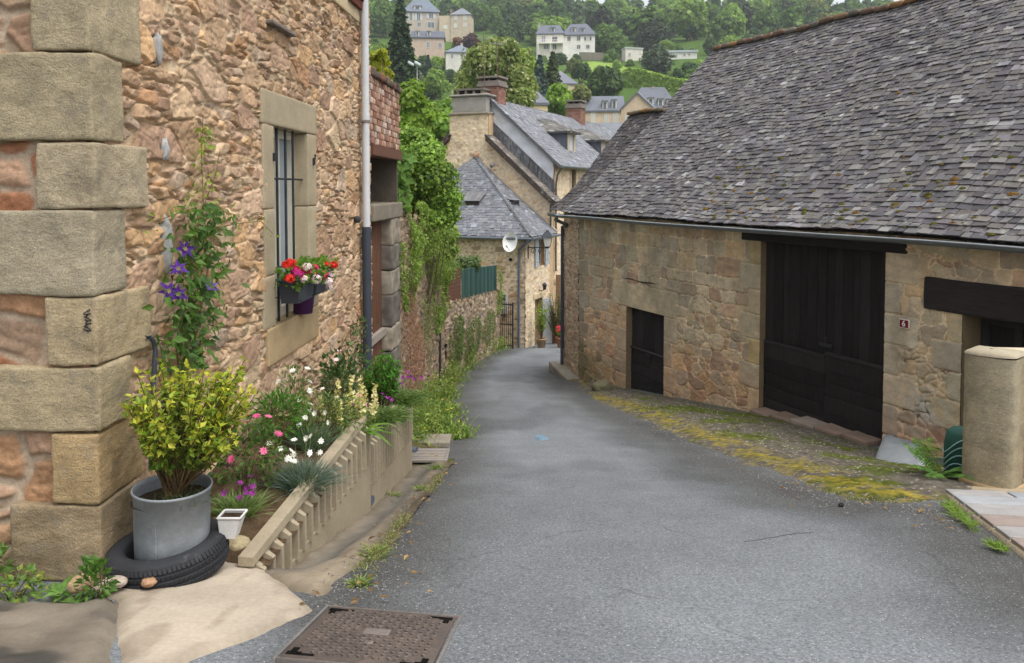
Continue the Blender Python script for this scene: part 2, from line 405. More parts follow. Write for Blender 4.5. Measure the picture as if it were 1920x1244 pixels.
def _asphalt():
    m, nt, b, o = nmat('asphalt'); co = tcoord(nt); st = tcoord(nt, (1.6, .35, 1))
    a = nn(nt, 'ShaderNodeAttribute', attribute_name='Col')
    n1 = nn(nt, 'ShaderNodeTexNoise', Scale=.55, Detail=5.0, Roughness=.55, Distortion=.5); nt.links.new(st, n1.inputs['Vector'])
    n5 = nn(nt, 'ShaderNodeTexNoise', Scale=2.3, Detail=5.0, Roughness=.6); nt.links.new(co, n5.inputs['Vector'])
    n2 = nn(nt, 'ShaderNodeTexNoise', Scale=60.0, Detail=5.0, Roughness=.85); nt.links.new(co, n2.inputs['Vector'])
    v = nn(nt, 'ShaderNodeTexVoronoi', Scale=75.0); nt.links.new(co, v.inputs['Vector'])
    v2 = nn(nt, 'ShaderNodeTexVoronoi', Scale=38.0); nt.links.new(co, v2.inputs['Vector'])
    c = mixc(nt, 1.0, a.outputs['Color'], ramp(nt, n1.outputs['Fac'], [(.3, .90), (.5, 1.0), (.65, 1.06)]), 'MULTIPLY')
    c = mixc(nt, 1.0, c, ramp(nt, n5.outputs['Fac'], [(.3, .88), (.7, 1.1)]), 'MULTIPLY')
    c = mixc(nt, 1.0, c, ramp(nt, n2.outputs['Fac'], [(.36, .45), (.64, 1.5)]), 'MULTIPLY')
    c = mixc(nt, ramp(nt, v.outputs['Distance'], [(.14, .6), (.28, 0.0)]), c, tuple(srgb(150, 150, 148)))
    c = mixc(nt, ramp(nt, v2.outputs['Distance'], [(.09, .9), (.15, 0.0)]), c, tuple(srgb(196, 194, 188)))
    v3 = nn(nt, 'ShaderNodeTexVoronoi', Scale=.8, feature='DISTANCE_TO_EDGE'); vm = nt.nodes.new('ShaderNodeVectorMath'); vm.operation = 'ADD'; n6 = nn(nt, 'ShaderNodeTexNoise', Scale=5.0, Detail=5.0); nt.links.new(co, n6.inputs['Vector']); vs_ = nt.nodes.new('ShaderNodeVectorMath'); vs_.operation = 'SCALE'; vs_.inputs['Scale'].default_value = .22; nt.links.new(n6.outputs['Color'], vs_.inputs[0]); nt.links.new(co, vm.inputs[0]); nt.links.new(vs_.outputs[0], vm.inputs[1]); nt.links.new(vm.outputs[0], v3.inputs['Vector'])
    cm = nn(nt, 'ShaderNodeMath', operation='MULTIPLY'); nt.links.new(ramp(nt, v3.outputs['Distance'], [(.004, .32), (.012, 0.0)]), cm.inputs[0]); nt.links.new(ramp(nt, n5.outputs['Fac'], [(.48, 0.0), (.58, 1.0)]), cm.inputs[1])
    c = mixc(nt, cm.outputs[0], c, tuple(srgb(52, 52, 52)))
    nt.links.new(c, b.inputs['Base Color']); b.inputs['Roughness'].default_value = .82; b.inputs['Specular IOR Level'].default_value = .3
    bp = nn(nt, 'ShaderNodeBump', Strength=.6, Distance=.006); nt.links.new(n2.outputs['Fac'], bp.inputs['Height']); nt.links.new(bp.outputs[0], b.inputs['Normal'])
    return m
M['asphalt'] = _asphalt()

# ------------------------------------------------------------------ lay of the land (metres from the eye)
GY = np.array([-12, -4, 0, 1.5, 3, 4, 5, 7, 9, 11, 13.7, 16.4, 19.8, 25, 30, 36, 45, 60, 90, 120, 170, 220, 260, 300, 360, 430, 520, 700])
GZ = np.array([-1.2, -1.3, -1.42, -1.56, -1.76, -1.97, -2.19, -2.62, -3.04, -3.42, -3.87, -4.28, -4.75, -5.42, -6.02, -6.6, -7.2, -6.5, 0, 7, 20, 32, 43, 56, 74, 92, 95, 90])
_gs = np.linspace(-12, 700, 14241); _gv = np.interp(_gs, GY, GZ)
_k = np.exp(-np.linspace(-2, 2, 33) ** 2); _k /= _k.sum()
_gv = np.convolve(np.pad(_gv, 16, mode='edge'), _k, 'valid')
def ground(x, y):
    x = np.asarray(x, float); y = np.asarray(y, float)
    g = np.interp(y, _gs, _gv)
    g = g - .26 * np.exp(-(((x - 5.2) / 1.7) ** 2 + ((y - 10.2) / 2.2) ** 2))
    far = sm(60, 140, y)
    g = g + far * (fbm(np.stack([x / 70, y / 70], -1), 3, 3) - .5) * 10 * sm(60, 300, y)
    return g
def gp(px, py):
    d = ray(px, py); y = 8.0
    lo, hi = .8, 120.0
    ys = np.linspace(1, 60, 4000); dz = d[2] / d[1] * ys - ground(d[0] / d[1] * ys, ys)
    k = int(np.argmax(dz < 0)); y = ys[k]
    return d * (y / d[1])

def poly_sd(P, poly):
    """signed distance to a polygon in plan, positive inside"""
    poly = np.asarray(poly, float)[:, :2]; x, y = P[..., 0], P[..., 1]
    d = np.full(x.shape, 1e9); ins = np.zeros(x.shape, bool)
    for a, b in zip(poly, np.roll(poly, -1, 0)):
        e = b - a; w0 = x - a[0]; w1 = y - a[1]
        t = np.clip((w0 * e[0] + w1 * e[1]) / max(e @ e, 1e-12), 0, 1)
        d = np.minimum(d, (w0 - e[0] * t) ** 2 + (w1 - e[1] * t) ** 2)
        c = (a[1] > y) != (b[1] > y)
        with np.errstate(divide='ignore', invalid='ignore'):
            ins ^= c & (x < (b[0] - a[0]) * (y - a[1]) / (b[1] - a[1]) + a[0])
    return np.where(ins, 1, -1) * np.sqrt(d)
def line_d(P, pl):
    pl = np.asarray(pl, float)[:, :2]; x, y = P[..., 0], P[..., 1]; d = np.full(x.shape, 1e9)
    for a, b in zip(pl[:-1], pl[1:]):
        e = b - a; t = np.clip(((x - a[0]) * e[0] + (y - a[1]) * e[1]) / max(e @ e, 1e-12), 0, 1)
        d = np.minimum(d, (x - a[0] - e[0] * t) ** 2 + (y - a[1] - e[1] * t) ** 2)
    return np.sqrt(d)
def grid_faces(nu, nv):
    I = np.arange(nu * nv).reshape(nu, nv)
    return np.stack([I[:-1, :-1], I[1:, :-1], I[1:, 1:], I[:-1, 1:]], -1)
def patch(name, poly, res, hfun, colfun, mat, kind='structure'):
    poly = np.asarray(poly)[:, :2]; lo = poly.min(0) - .1; hi = poly.max(0) + .1
    xs = np.arange(lo[0], hi[0] + res, res); ys = np.arange(lo[1], hi[1] + res, res)
    X, Y = np.meshgrid(xs, ys, indexing='ij'); P = np.stack([X, Y], -1)
    d = poly_sd(P, poly); H = hfun(P, d)
    V = np.stack([X, Y, H], -1); f = grid_faces(*X.shape)
    keep = (d[:-1, :-1] > -res * 1.2) | (d[1:, 1:] > -res * 1.2)
    f = f[keep].reshape(-1, 4); C = colfun(P, d)
    used = np.unique(f); mp = -np.ones(X.size, int); mp[used] = np.arange(len(used))
    mb = MB(); mb.add(V.reshape(-1, 3)[used], mp[f], C.reshape(-1, 3)[used], True)
    return tag(mb.build(name, mat), kind=kind)

# ------------------------------------------------------------------ masonry
def voro(u, v, cu, cv, seed, p=3.4, big=.3, jit=.8):
    """rubble: nearest weighted stone centre, its id, distance to the joint, offset from the centre"""
    a = u / cu; b = v / cv; ib = np.floor(b).astype(np.int64)
    d1 = np.full(u.shape, 1e9); d2 = d1.copy(); id1 = np.zeros(u.shape, np.int64); ox = np.zeros(u.shape); oy = ox.copy()
    for dj in (-1, 0, 1):
        j = ib + dj; off = _hash(j, j * 0 + 5, j * 0, seed + 1) * 1.0
        ia = np.floor(a - off).astype(np.int64)
        for di in (-1, 0, 1):
            i = ia + di
            h1 = _hash(i, j, j * 0 + 1, seed); h2 = _hash(i, j, j * 0 + 2, seed); h3 = _hash(i, j, j * 0 + 3, seed)
            cx = i + off + .5 + (h1 - .5) * jit; cy = j + .5 + (h2 - .5) * jit * .75
            dx = a - cx; dy = b - cy
            d = (np.abs(dx) ** p + np.abs(dy) ** p) ** (1 / p) - (h3 ** 2) * big
            n1 = d < d1
            d2 = np.where(n1, d1, np.minimum(d2, d)); d1 = np.where(n1, d, d1)
            id1 = np.where(n1, i * 7919 + j * 104729, id1); ox = np.where(n1, dx, ox); oy = np.where(n1, dy, oy)
    return id1, (d2 - d1) * .5 * min(cu, cv) * 1.15, ox, oy
def courses(u, v, rows, wid, seed):
    """coursed blocks: rows = increasing heights of the bed joints, wid(row height) = mean block length"""
    rows = np.asarray(rows); r = np.clip(np.searchsorted(rows, v) - 1, 0, len(rows) - 2)
    idd = np.zeros(u.shape, np.int64); e = np.zeros(u.shape); ox = np.zeros(u.shape); oy = ox.copy()
    g = np.random.default_rng(seed); umin, umax = u.min() - 1, u.max() + 1
    for k in range(len(rows) - 1):
        w = wid(rows[k + 1] - rows[k]); n = int((umax - umin) / w * 2.2) + 3
        cuts = umin - g.random() * w + np.cumsum(g.uniform(.5, 1.6, n) * w)
        m = r == k
        if not m.any(): continue
        uu = u[m]; c = np.clip(np.searchsorted(cuts, uu) - 1, 0, n - 2)
        eu = np.minimum(uu - cuts[c], cuts[c + 1] - uu); ev = np.minimum(v[m] - rows[k], rows[k + 1] - v[m])
        q = .02; e[m] = -np.log(np.exp(-eu / q) + np.exp(-ev / q)) * q
        idd[m] = c + k * 1000; ox[m] = (uu - (cuts[c] + cuts[c + 1]) / 2) / (cuts[c + 1] - cuts[c]); oy[m] = (v[m] - (rows[k] + rows[k + 1]) / 2) / (rows[k + 1] - rows[k])
    return idd, e, ox, oy
def h1d(i, seed): return _hash(i, i * 0 + 11, i * 0, seed)

def wall(fr, us, vs, lay, cols, mortar, seed=0, warp=.03, wsc=3.5, relief=.02, joint=(.004, .022), tilt=.02, holes=(), rects=(), mrec=.0, rough=.006, stain=None, mvar=.2, outline=None, colvar=.12):
    """stone wall as a relief grid; returns an MB. lay(u, v) -> id, joint distance, offsets"""
    U, V = np.meshgrid(us, vs, indexing='ij'); P = np.stack([U, V], -1)
    w1 = (fbm(P * wsc, 3, seed + 1) - .5) * 2 * warp + (fbm(P * wsc * 4.5, 2, seed + 9) - .5) * warp * .7
    w2 = (fbm(P * wsc, 3, seed + 2) - .5) * 2 * warp + (fbm(P * wsc * 4.5, 2, seed + 10) - .5) * warp * .7
    uu, vv = U + w1, V + w2
    idd, e, ox, oy = lay(uu, vv)
    cols = np.array([srgb(*c) for c in cols])
    ci = np.clip((h1d(idd, seed + 3) * len(cols)).astype(int), 0, len(cols) - 1)
    C = cols[ci] * (1 + (h1d(idd, seed + 4) - .5) * 2 * colvar)[..., None]
    hh = h1d(idd, seed + 5)
    tl = (h1d(idd, seed + 6) - .5) * ox + (h1d(idd, seed + 7) - .5) * oy
    flat = np.zeros(U.shape)
    for q in rects:
        u0, u1, v0, v1, c = q[:5]; out = q[5] if len(q) > 5 else .5
        a = uu if len(q) < 7 else U + w1 * q[6]; b = vv if len(q) < 7 else V + w2 * q[6]
        eu = np.minimum(a - u0, u1 - a); ev = np.minimum(b - v0, v1 - b); m = (eu > 0) & (ev > 0)
        qq = .02; ee = -np.log(np.exp(-eu.clip(0) / qq) + np.exp(-ev.clip(0) / qq)) * qq
        e = np.where(m, ee, e); C = np.where(m[..., None], srgb(*c) * (1 + (R.random() - .5) * .12), C); hh = np.where(m, out, hh); tl = np.where(m, 0, tl); flat = np.where(m, 1, flat)
    t = sm(joint[0], joint[1], e)
    n1 = fbm(P * 11, 4, seed + 20); n2 = fbm(P * 30, 3, seed + 21)
    n3 = fbm(P * 3.3, 3, seed + 23)
    ridg = np.abs(fbm(P * np.array([9, 16]), 3, seed + 30) - .5) * 2
    H = t * (relief * (.35 + .65 * hh) + tilt * tl + rough * (n1 - .5) * 2 * (1 - .6 * flat) - rough * .8 * (1 - ridg.clip(0, .2) * 5) * (1 - flat) + rough * .5 * (n2 - .5)) + (1 - t) * (-mrec * (1 + 5 * sm(.5, .62, n3)) + rough * 1.2 * (n1 - .5) + rough * 1.4 * (n2 - .5))
    mc = srgb(*mortar) * (1 + (n1 - .5) * 2 * mvar)[..., None]
    C = C * (1 + (fbm(P * np.array([5, 14]), 4, seed + 22) - .5) * .55)[..., None]
    tm = sm(joint[0] * .5, joint[1] * .8, e)[..., None]
    C = mc * (1 - tm) + C * tm
    if stain is not None: C = stain(U, V, C)
    X = fr.pv(U, V, H); f = grid_faces(*U.shape)
    uc = (U[:-1, :-1] + U[1:, 1:]) / 2; vc = (V[:-1, :-1] + V[1:, 1:]) / 2
    keep = np.ones(uc.shape, bool)
    for (u0, u1, v0, v1) in holes: keep &= ~((uc > u0) & (uc < u1) & (vc > v0) & (vc < v1))
    if outline is not None: keep &= outline(uc, vc)
    mb = MB(); mb.add(X.reshape(-1, 3), f[keep].reshape(-1, 4), C.reshape(-1, 3), True)
    return mb
def reveal(mb, fr, u0, u1, v0, v1, n0, n1, col, sides='LRTB'):
    """the inner cheeks of an opening, from n1 (front) back to n0"""
    q = {'L': [(u0, v0, n1), (u0, v0, n0), (u0, v1, n0), (u0, v1, n1)], 'R': [(u1, v0, n0), (u1, v0, n1), (u1, v1, n1), (u1, v1, n0)],
         'T': [(u0, v1, n0), (u1, v1, n0), (u1, v1, n1), (u0, v1, n1)], 'B': [(u0, v0, n1), (u1, v0, n1), (u1, v0, n0), (u0, v0, n0)]}
    for s in sides: mb.add([fr.p(*a) for a in q[s]], [(0, 1, 2, 3)], col)
def nonuni(a, b, s0, s1):
    out = [a]
    while out[-1] < b:
        t = (out[-1] - a) / (b - a); out.append(out[-1] + s0 + (s1 - s0) * t)
    out = np.array(out); return a + (out - a) * (b - a) / (out[-1] - a)

def slates(mb, S, vmax, urange, ch, mw, cols, seed=0, lift=.02, th=.012, light=.10, over=2.3, jit=1.0, var=.26):
    """roof covering of single slates. S(u, v) -> points; v up the slope, u along the eave"""
    g = np.random.default_rng(seed); cols = np.array([srgb(*c) for c in cols])
    U0 = []; U1 = []; V0 = []
    v = 0.0
    while v < vmax:
        a, b = urange(v + ch * .5)
        if b - a > .05:
            n = int((b - a) / mw * 2) + 3
            c = a - g.random() * mw + np.cumsum(g.uniform(.55, 1.5, n) * mw)
            c = np.concatenate([[a], c[(c > a + mw * .3) & (c < b - mw * .3)], [b]])
            U0.append(c[:-1]); U1.append(c[1:]); V0.append(np.full(len(c) - 1, v))
        v += ch * (1 + .12 * (g.random() - .5))
    U0 = np.concatenate(U0); U1 = np.concatenate(U1); V0 = np.concatenate(V0); n = len(U0)
    Ln = ch * over * g.uniform(.9, 1.05, n); j0 = g.normal(0, ch * .07 * jit, n); j1 = j0 + g.normal(0, ch * .06 * jit, n)
    gap = .007
    vt = np.minimum(V0 + Ln, vmax)
    def pos(u, vv): return S(u, vv)
    A = pos(U0 + gap, V0 + j0); B = pos(U1 - gap, V0 + j1); Cc = pos(U1 - gap, vt); D = pos(U0 + gap, vt)
    nr = np.cross(B - A, D - A); nr /= np.maximum(np.linalg.norm(nr, axis=1, keepdims=True), 1e-9)
    lf = (lift * g.uniform(.7, 1.6, n))[:, None]; tw = g.normal(0, .003 * jit, n)[:, None]
    A = A + nr * (lf + tw); B = B + nr * (lf - tw); Cc = Cc + nr * .004; D = D + nr * .004
    t = nr * (th * g.uniform(.7, 1.6, n))[:, None]
    V = np.stack([A, B, Cc, D, A - t, B - t, Cc - t, D - t], 1).reshape(-1, 3); I = np.arange(n)[:, None] * 8
    f = np.concatenate([I + np.array([q]) for q in ([0, 1, 2, 3], [4, 5, 1, 0], [5, 6, 2, 1], [7, 4, 0, 3])])
    C = cols[g.integers(0, len(cols), n)] * g.uniform(1 - var, 1 + var, (n, 1))
    lt = g.random(n) < light; C[lt] *= g.uniform(1.35, 2.1, (lt.sum(), 1)) * np.array([.97, 1.0, 1.03])
    mb.add(V, f, np.repeat(C, 8, 0))
# ------------------------------------------------------------------ wall frames
LU = unit([.048, 1, 0])
LW = Fr([-2.25 + .048 * 3.9, 3.9, 0], LU)                       # street side of the near house
FW = Fr(LW.P0 + LW.N * 0 - np.array([LU[1], -LU[0], 0]) * 6, np.array([LU[1], -LU[0], 0]))   # its front, corner at u = 6
BW = Fr([1.68, 19.8, 0], [.42 / math.hypot(.42, 1), -1 / math.hypot(.42, 1), 0])     # barn, u = 0 at its far corner
E1 = unit([.43, 1, 0]); E2 = np.array([-E1[1], E1[0], 0])       # far houses: along the street / to the left
OA = np.array([.5, 30.0, 0])
AF = Fr(OA + E2 * 6.5, -E2)                                     # pavilion front, right corner at u = 6.5
AR = Fr(OA, E1)                                                 # pavilion street side
TWF = Fr([-1.69, 11.82, 0], [.04, 7.5, 0]); TWL = 7.5
RWF = Fr([-1.65, 19.32, 0], [1.23, 11.1, 0]); RWL = 11.17
FENCE = np.array([[-1.36, 4.1], [-1.165, 6.3], [-1.13, 8.65]])
CHC = FENCE + np.array([.15, 0])

_g0 = ground
def ground(x, y):
    g = _g0(x, y); P = np.stack(np.broadcast_arrays(np.asarray(x, float), np.asarray(y, float)), -1)
    d = line_d(P, CHC)
    return g - .135 * np.exp(-(d / .19) ** 2) * sm(3.9, 4.6, P[..., 1]) * (1 - sm(8.7, 9.4, P[..., 1]))
def G(x, y): return float(ground(np.array([x]), np.array([y]))[0])
def onroad(px, py):
    d = ray(px, py); ys = np.linspace(1, 60, 6000)
    dz = d[2] / d[1] * ys - ground(d[0] / d[1] * ys, ys)
    return d * (ys[int(np.argmax(dz < 0))] / d[1])

# ------------------------------------------------------------------ ground and hillside
def build_ground():
    xs = np.concatenate([np.linspace(-420, -60, 37)[:-1], np.linspace(-60, -8, 27)[:-1], np.linspace(-8, 10, 46)[:-1], np.linspace(10, 80, 36)[:-1], np.linspace(80, 460, 39)])
    ys = np.concatenate([np.linspace(-12, 32, 111)[:-1], np.linspace(32, 120, 45)[:-1], np.linspace(120, 700, 120)])
    X, Y = np.meshgrid(xs, ys, indexing='ij'); H = ground(X, Y) - .12 * (1 - sm(30, 60, Y))
    P = np.stack([X, Y], -1)
    n = fbm(P / 18, 4, 5)[..., None]; n2 = fbm(P / 4, 3, 8)[..., None]
    C = srgb(74, 98, 42) * (.7 + .6 * n) * (.75 + .5 * n2)
    near = (1 - sm(32, 50, Y))[..., None]
    C = C * (1 - near) + srgb(92, 84, 70) * near
    mb = MB(); mb.add(np.stack([X, Y, H], -1).reshape(-1, 3), grid_faces(*X.shape).reshape(-1, 4), C.reshape(-1, 3), True)
    tag(mb.build('ground', M['soil']), kind='structure')
build_ground()

def lim(y):
    """left and right limits of the road sheet at depth y"""
    xl = np.interp(y, [-8, 3.5, 8.5, 11.8, 19.3, 30.4, 30.5, 42], [-7, -7, -2.1, -1.9, -1.75, -.4, .6, 5.5])
    xr = np.interp(y, [-8, 8.0, 9.0, 19.8, 21.4, 23, 26, 42], [9.5, 8.5, 6.5, 1.95, 1.7, 2.6, 6.5, 18])
    return xl, xr
def build_road():
    ys = np.concatenate([np.arange(-4, 12, .07), np.arange(12, 40, .15)]); t = np.linspace(0, 1, 110)
    xl, xr = lim(ys); X = xl[:, None] + (xr - xl)[:, None] * t[None]; Y = np.repeat(ys[:, None], len(t), 1)
    P = np.stack([X, Y], -1)
    H = ground(X, Y) + (fbm(P * .8, 3, 40) - .5) * .03 * sm(.35, .9, np.hypot(X + .53, Y - 3.15)) - .13 * np.exp(-(line_d(P, CHC) / .3) ** 2) * sm(4.1, 4.7, Y) * (1 - sm(8.5, 9.2, Y))
    C = np.tile(srgb(115, 119, 122), X.shape + (1,)) * (1 + (sm(.36, .64, fbm(P * np.array([.75, .3]), 4, 41)) - .5) * .26)[..., None]
    # darker, browner margin on both sides of the carriageway
    el = np.array([onroad(*q)[:2] for q in [(640, 1140), (720, 1050), (775, 960), (840, 880), (858, 840), (856, 780), (864, 740), (882, 700), (912, 675), (950, 657)]])
    er = np.array([onroad(*q)[:2] for q in [(1040, 690), (1100, 748), (1200, 800), (1330, 862), (1480, 925), (1600, 955), (1760, 960), (1900, 1060), (1990, 1130)]])
    d = np.minimum(line_d(P, el) * 1.3, line_d(P, er)) + (fbm(P * 2.2, 4, 43) - .5) * .5
    m = (1 - sm(0, 1.05, d))[..., None]
    C = C * (1 - m * .78) + srgb(68, 66, 62) * m * .78
    f = fbm(P * np.array([1.2, .5]), 4, 47); C = C * (1 - .22 * sm(.52, .68, f))[..., None]
    mb = MB(); mb.add(np.stack([X, Y, H], -1).reshape(-1, 3), grid_faces(*X.shape)[..., ::-1].reshape(-1, 4), C.reshape(-1, 3), True)
    tag(mb.build('road', M['asphalt']), kind='structure')
    # tar-filled cracks
    mb = MB()
    for pl in ([(1395, 1019), (1440, 1012), (1490, 1003), (1530, 1000)],):
        pts = [onroad(*q) + A3(0, 0, .014) for q in pl]; pp = np.concatenate([np.linspace(a, b, 8)[:-1] for a, b in zip(pts[:-1], pts[1:])])
        pp[:, 1] += rng.normal(0, .008, len(pp)); pp[:, 2] = ground(pp[:, 0], pp[:, 1]) + .008
        tube(mb, pp, .0018, 5, srgb(78, 78, 78))
    tag(mb.build('road_crack', M['plain']), kind='structure')
build_road()

# concrete drain channel at the foot of the flower bed
def _ch():
    R_ = [onroad(*q)[:2] for q in [(850, 848), (832, 878), (765, 955), (705, 1045), (612, 1146)]]
    poly = [(-1.40, 4.0), (-1.38, 4.2), (-1.19, 6.3), (-1.15, 8.8), (-1.1, 9.3)] + [tuple(q) for q in R_]
    def h(P, d): return ground(P[..., 0], P[..., 1]) + .026 + (fbm(P * 9, 3, 50) - .5) * .03 - .05 * (1 - sm(0, .16, d + (fbm(P * 7, 3, 51) - .5) * .1))
    def c(P, d):
        n = fbm(P * np.array([6, 2.2]), 4, 52)[..., None]; w = np.exp(-(line_d(P, CHC + np.array([.06, 0])) / .13) ** 2)[..., None]
        C = srgb(136, 124, 106) * (.55 + .9 * n) * (.8 + .4 * fbm(P * 30, 3, 53)[..., None]); C = C * (1 - .7 * w) + srgb(92, 92, 90) * w * .7
        e = (1 - sm(0, .14, d))[..., None]; return C * (1 - e * .75) + srgb(72, 62, 48) * e * .75
    patch('drain_channel', poly, .03, h, c, M['concrete'])
_ch()

# cream concrete ramp round the house corner
def _apron():
    px = [(203, 1128), (260, 1085), (330, 1060), (430, 1036), (468, 1043), (500, 1058), (545, 1090), (590, 1128), (606, 1144), (580, 1160), (520, 1192), (460, 1215), (380, 1240), (300, 1275), (195, 1320)]
    poly = [onroad(*q)[:2] for q in px]; poly[1] = (-2.1, 3.75); poly[2] = (-2.05, 4.3); poly[3] = (-1.6, 4.35)
    def h(P, d):
        g = ground(P[..., 0], P[..., 1])
        up = .03
        return g - .03 + (up + .02) * sm(-.02, .10, d + (fbm(P * 5, 3, 61) - .5) * .06) + (fbm(P * 3, 3, 62) - .5) * .012
    def c(P, d):
        n = fbm(P * 2.2, 4, 63)[..., None]; e = (1 - sm(0, .15, d + (fbm(P * 9, 3, 64) - .5) * .16))[..., None]
        s = sm(.56, .7, fbm(P * np.array([9, 3]), 4, 66))[..., None]
        C = srgb(180, 167, 149) * (.84 + .32 * n); C = C * (1 - .45 * s) + srgb(126, 112, 94) * .45 * s
        return C * (1 - e * .6) + srgb(120, 108, 92) * e * .6
    patch('concrete_apron', poly, .022, h, c, M['concrete'])
_apron()

patch('paint_mark', [onroad(*q)[:2] for q in [(1000, 822), (1010, 817), (1024, 819), (1027, 825), (1012, 828)]], .015, lambda P, d: ground(P[..., 0], P[..., 1]) - .012 + .034 * sm(-.02, .03, d + (fbm(P * 9, 2, 5) - .5) * .06), lambda P, d: np.tile(srgb(112, 140, 158), d.shape + (1,)), M['asphalt'])
# right-hand verge: moss, grit and earth along the foot of the barn
MOSS = np.array([onroad(*q)[:2] for q in [(1105, 742), (1180, 764), (1260, 796), (1350, 832), (1450, 868), (1540, 900), (1620, 925), (1700, 935)]])
MOSS2 = np.array([onroad(*q)[:2] for q in [(1040, 694), (1062, 708), (1082, 722)]])
def _verge():
    edge = [onroad(*q)[:2] for q in [(1030, 686), (1060, 705), (1090, 738), (1150, 768), (1240, 806), (1340, 850), (1440, 890), (1520, 925), (1600, 948), (1690, 950), (1755, 940), (1800, 960)]]
    back = [BW.p(u, 0, .02)[:2] for u in (11.2, 9, 6, 3, 0)] + [(1.42, 21.3)]
    back[0] = (5.9, 8.2)
    def h(P, d):
        g = ground(P[..., 0], P[..., 1]); w = sm(0, .8, d)
        m = np.exp(-(line_d(P, MOSS) / .22) ** 2)
        return g - .02 + .045 * sm(-.05, .35, d + (fbm(P * 2.5, 3, 70) - .5) * .45) + w * .03 + (fbm(P * 14, 3, 71) - .5) * .05 * w + m * .006 + (fbm(P * 40, 2, 72) - .5) * .014
    def c(P, d):
        n = fbm(P * 4, 4, 73); n2 = fbm(P * 17, 3, 74); n3 = fbm(P * 1.3, 3, 75)
        C = srgb(104, 98, 88)[None, None] * (.6 + .8 * n2)[..., None]
        gr = sm(.46, .62, n3 * .6 + n * .4 + .10 * sm(.5, 1.2, d) - .05)[..., None]
        C = C * (1 - gr) + srgb(88, 96, 42) * (.6 + .8 * n2)[..., None] * gr
        m = (np.exp(-((np.minimum(line_d(P, MOSS), line_d(P, MOSS2) * .8) + (n - .5) * .45) / .26) ** 2) * sm(.42, .58, n2 * .6 + n * .4))[..., None]
        yl = srgb(141, 127, 52) * (.65 + .7 * n2)[..., None]
        C = C * (1 - m) + yl * m
        st = (h1d((P[..., 0] * 60).astype(np.int64) * 7919 + (P[..., 1] * 60).astype(np.int64), 3) > .965)[..., None]
        return np.where(st & (m < .5), srgb(168, 160, 150), C)
    patch('verge', edge + back, .022, h, c, M['soil'])
_verge()

# earth strip with weeds at the foot of the left-hand walls
def _lverge():
    edge = [onroad(*q)[:2] for q in [(842, 862), (853, 835), (851, 780), (860, 738), (878, 698), (908, 672), (948, 655)]]
    poly = [(-1.8, 8.75), (-1.72, 11.8), (-1.66, 19.3), (-.45, 30.3)] + [tuple(q) for q in edge[::-1]] + [(-.78, 9.0)]
    def h(P, d): return ground(P[..., 0], P[..., 1]) - .03 + .06 * sm(-.05, .3, d + (fbm(P * 3, 3, 80) - .5) * .3) + .12 * sm(.2, .9, d) + (fbm(P * 9, 3, 81) - .5) * .05
    def c(P, d):
        n = fbm(P * 5, 4, 82)[..., None]; k = sm(.4, .6, fbm(P * 1.7, 3, 83))[..., None]
        return (srgb(98, 86, 66) * (1 - k) + srgb(84, 92, 46) * k) * (.6 + .8 * n)
    patch('earth_strip', poly, .05, h, c, M['soil'])
_lverge()

# flower-bed soil, held by the concrete panels
def bedz(P):
    fx = np.interp(P[..., 1], FENCE[:, 1], FENCE[:, 0]); t = ((fx - P[..., 0]) / .7).clip(0, 1)
    top = np.interp(P[..., 1], [4.1, 6.3, 6.31, 8.65], [-1.97, -1.90, -2.06, -2.32])
    return top + .10 * t
def _bed():
    poly = [(-1.36, 4.12), (-1.185, 6.3), (-1.15, 8.6), (-1.5, 8.8), (-1.83, 8.8), (-2.06, 4.3), (-1.7, 4.25)]
    def h(P, d): return bedz(P) + (fbm(P * 6, 3, 90) - .5) * .06 + (fbm(P * 25, 3, 91) - .5) * .03 - .05 * (1 - sm(0, .05, d))
    def c(P, d): return srgb(100, 82, 64) * (.55 + .9 * fbm(P * 12, 4, 92))[..., None]
    patch('garden_bed', poly, .03, h, c, M['soil'])
_bed()
# terraced garden behind the left-hand walls
def _terr():
    def h(P, d): return np.interp(P[..., 1], [11, 18.5, 18.9, 30], [-.75, -1.2, -3.1, -4.2]) + (fbm(P * 1.2, 3, 95) - .5) * .2
    def c(P, d): return srgb(82, 96, 46) * (.6 + .8 * fbm(P * 3, 4, 96))[..., None]
    patch('garden_terrace', [(-2.1, 12.0), (-2.1, 18.9), (-1.9, 19.4), (-1.1, 30), (-5, 32), (-14, 30), (-14, 12)], .12, h, c, M['soil'])
_terr()
# ------------------------------------------------------------------ the near house on the left
RUB = [(184, 153, 122), (179, 148, 116), (170, 141, 112), (188, 158, 127), (167, 138, 109), (179, 150, 124), (163, 134, 111), (193, 165, 133), (177, 148, 122), (181, 154, 128), (169, 132, 100), (180, 158, 129), (157, 128, 105), (187, 153, 115), (166, 145, 124)]
MORT = (208, 187, 156)
def two_scale(cu, cv, su, sv, share, seed, big=.35):
    def lay(u, v):
        iL, eL, xL, yL = voro(u, v, cu, cv, seed, big=big)
        iS, eS, xS, yS = voro(u, v, su, sv, seed + 50, big=big)
        b = h1d(iL, seed + 60) < share
        return np.where(b, iL + 10 ** 9, iS), np.where(b, eL, np.minimum(eS, eL)), np.where(b, xL, xS), np.where(b, yL, yS)
    return lay

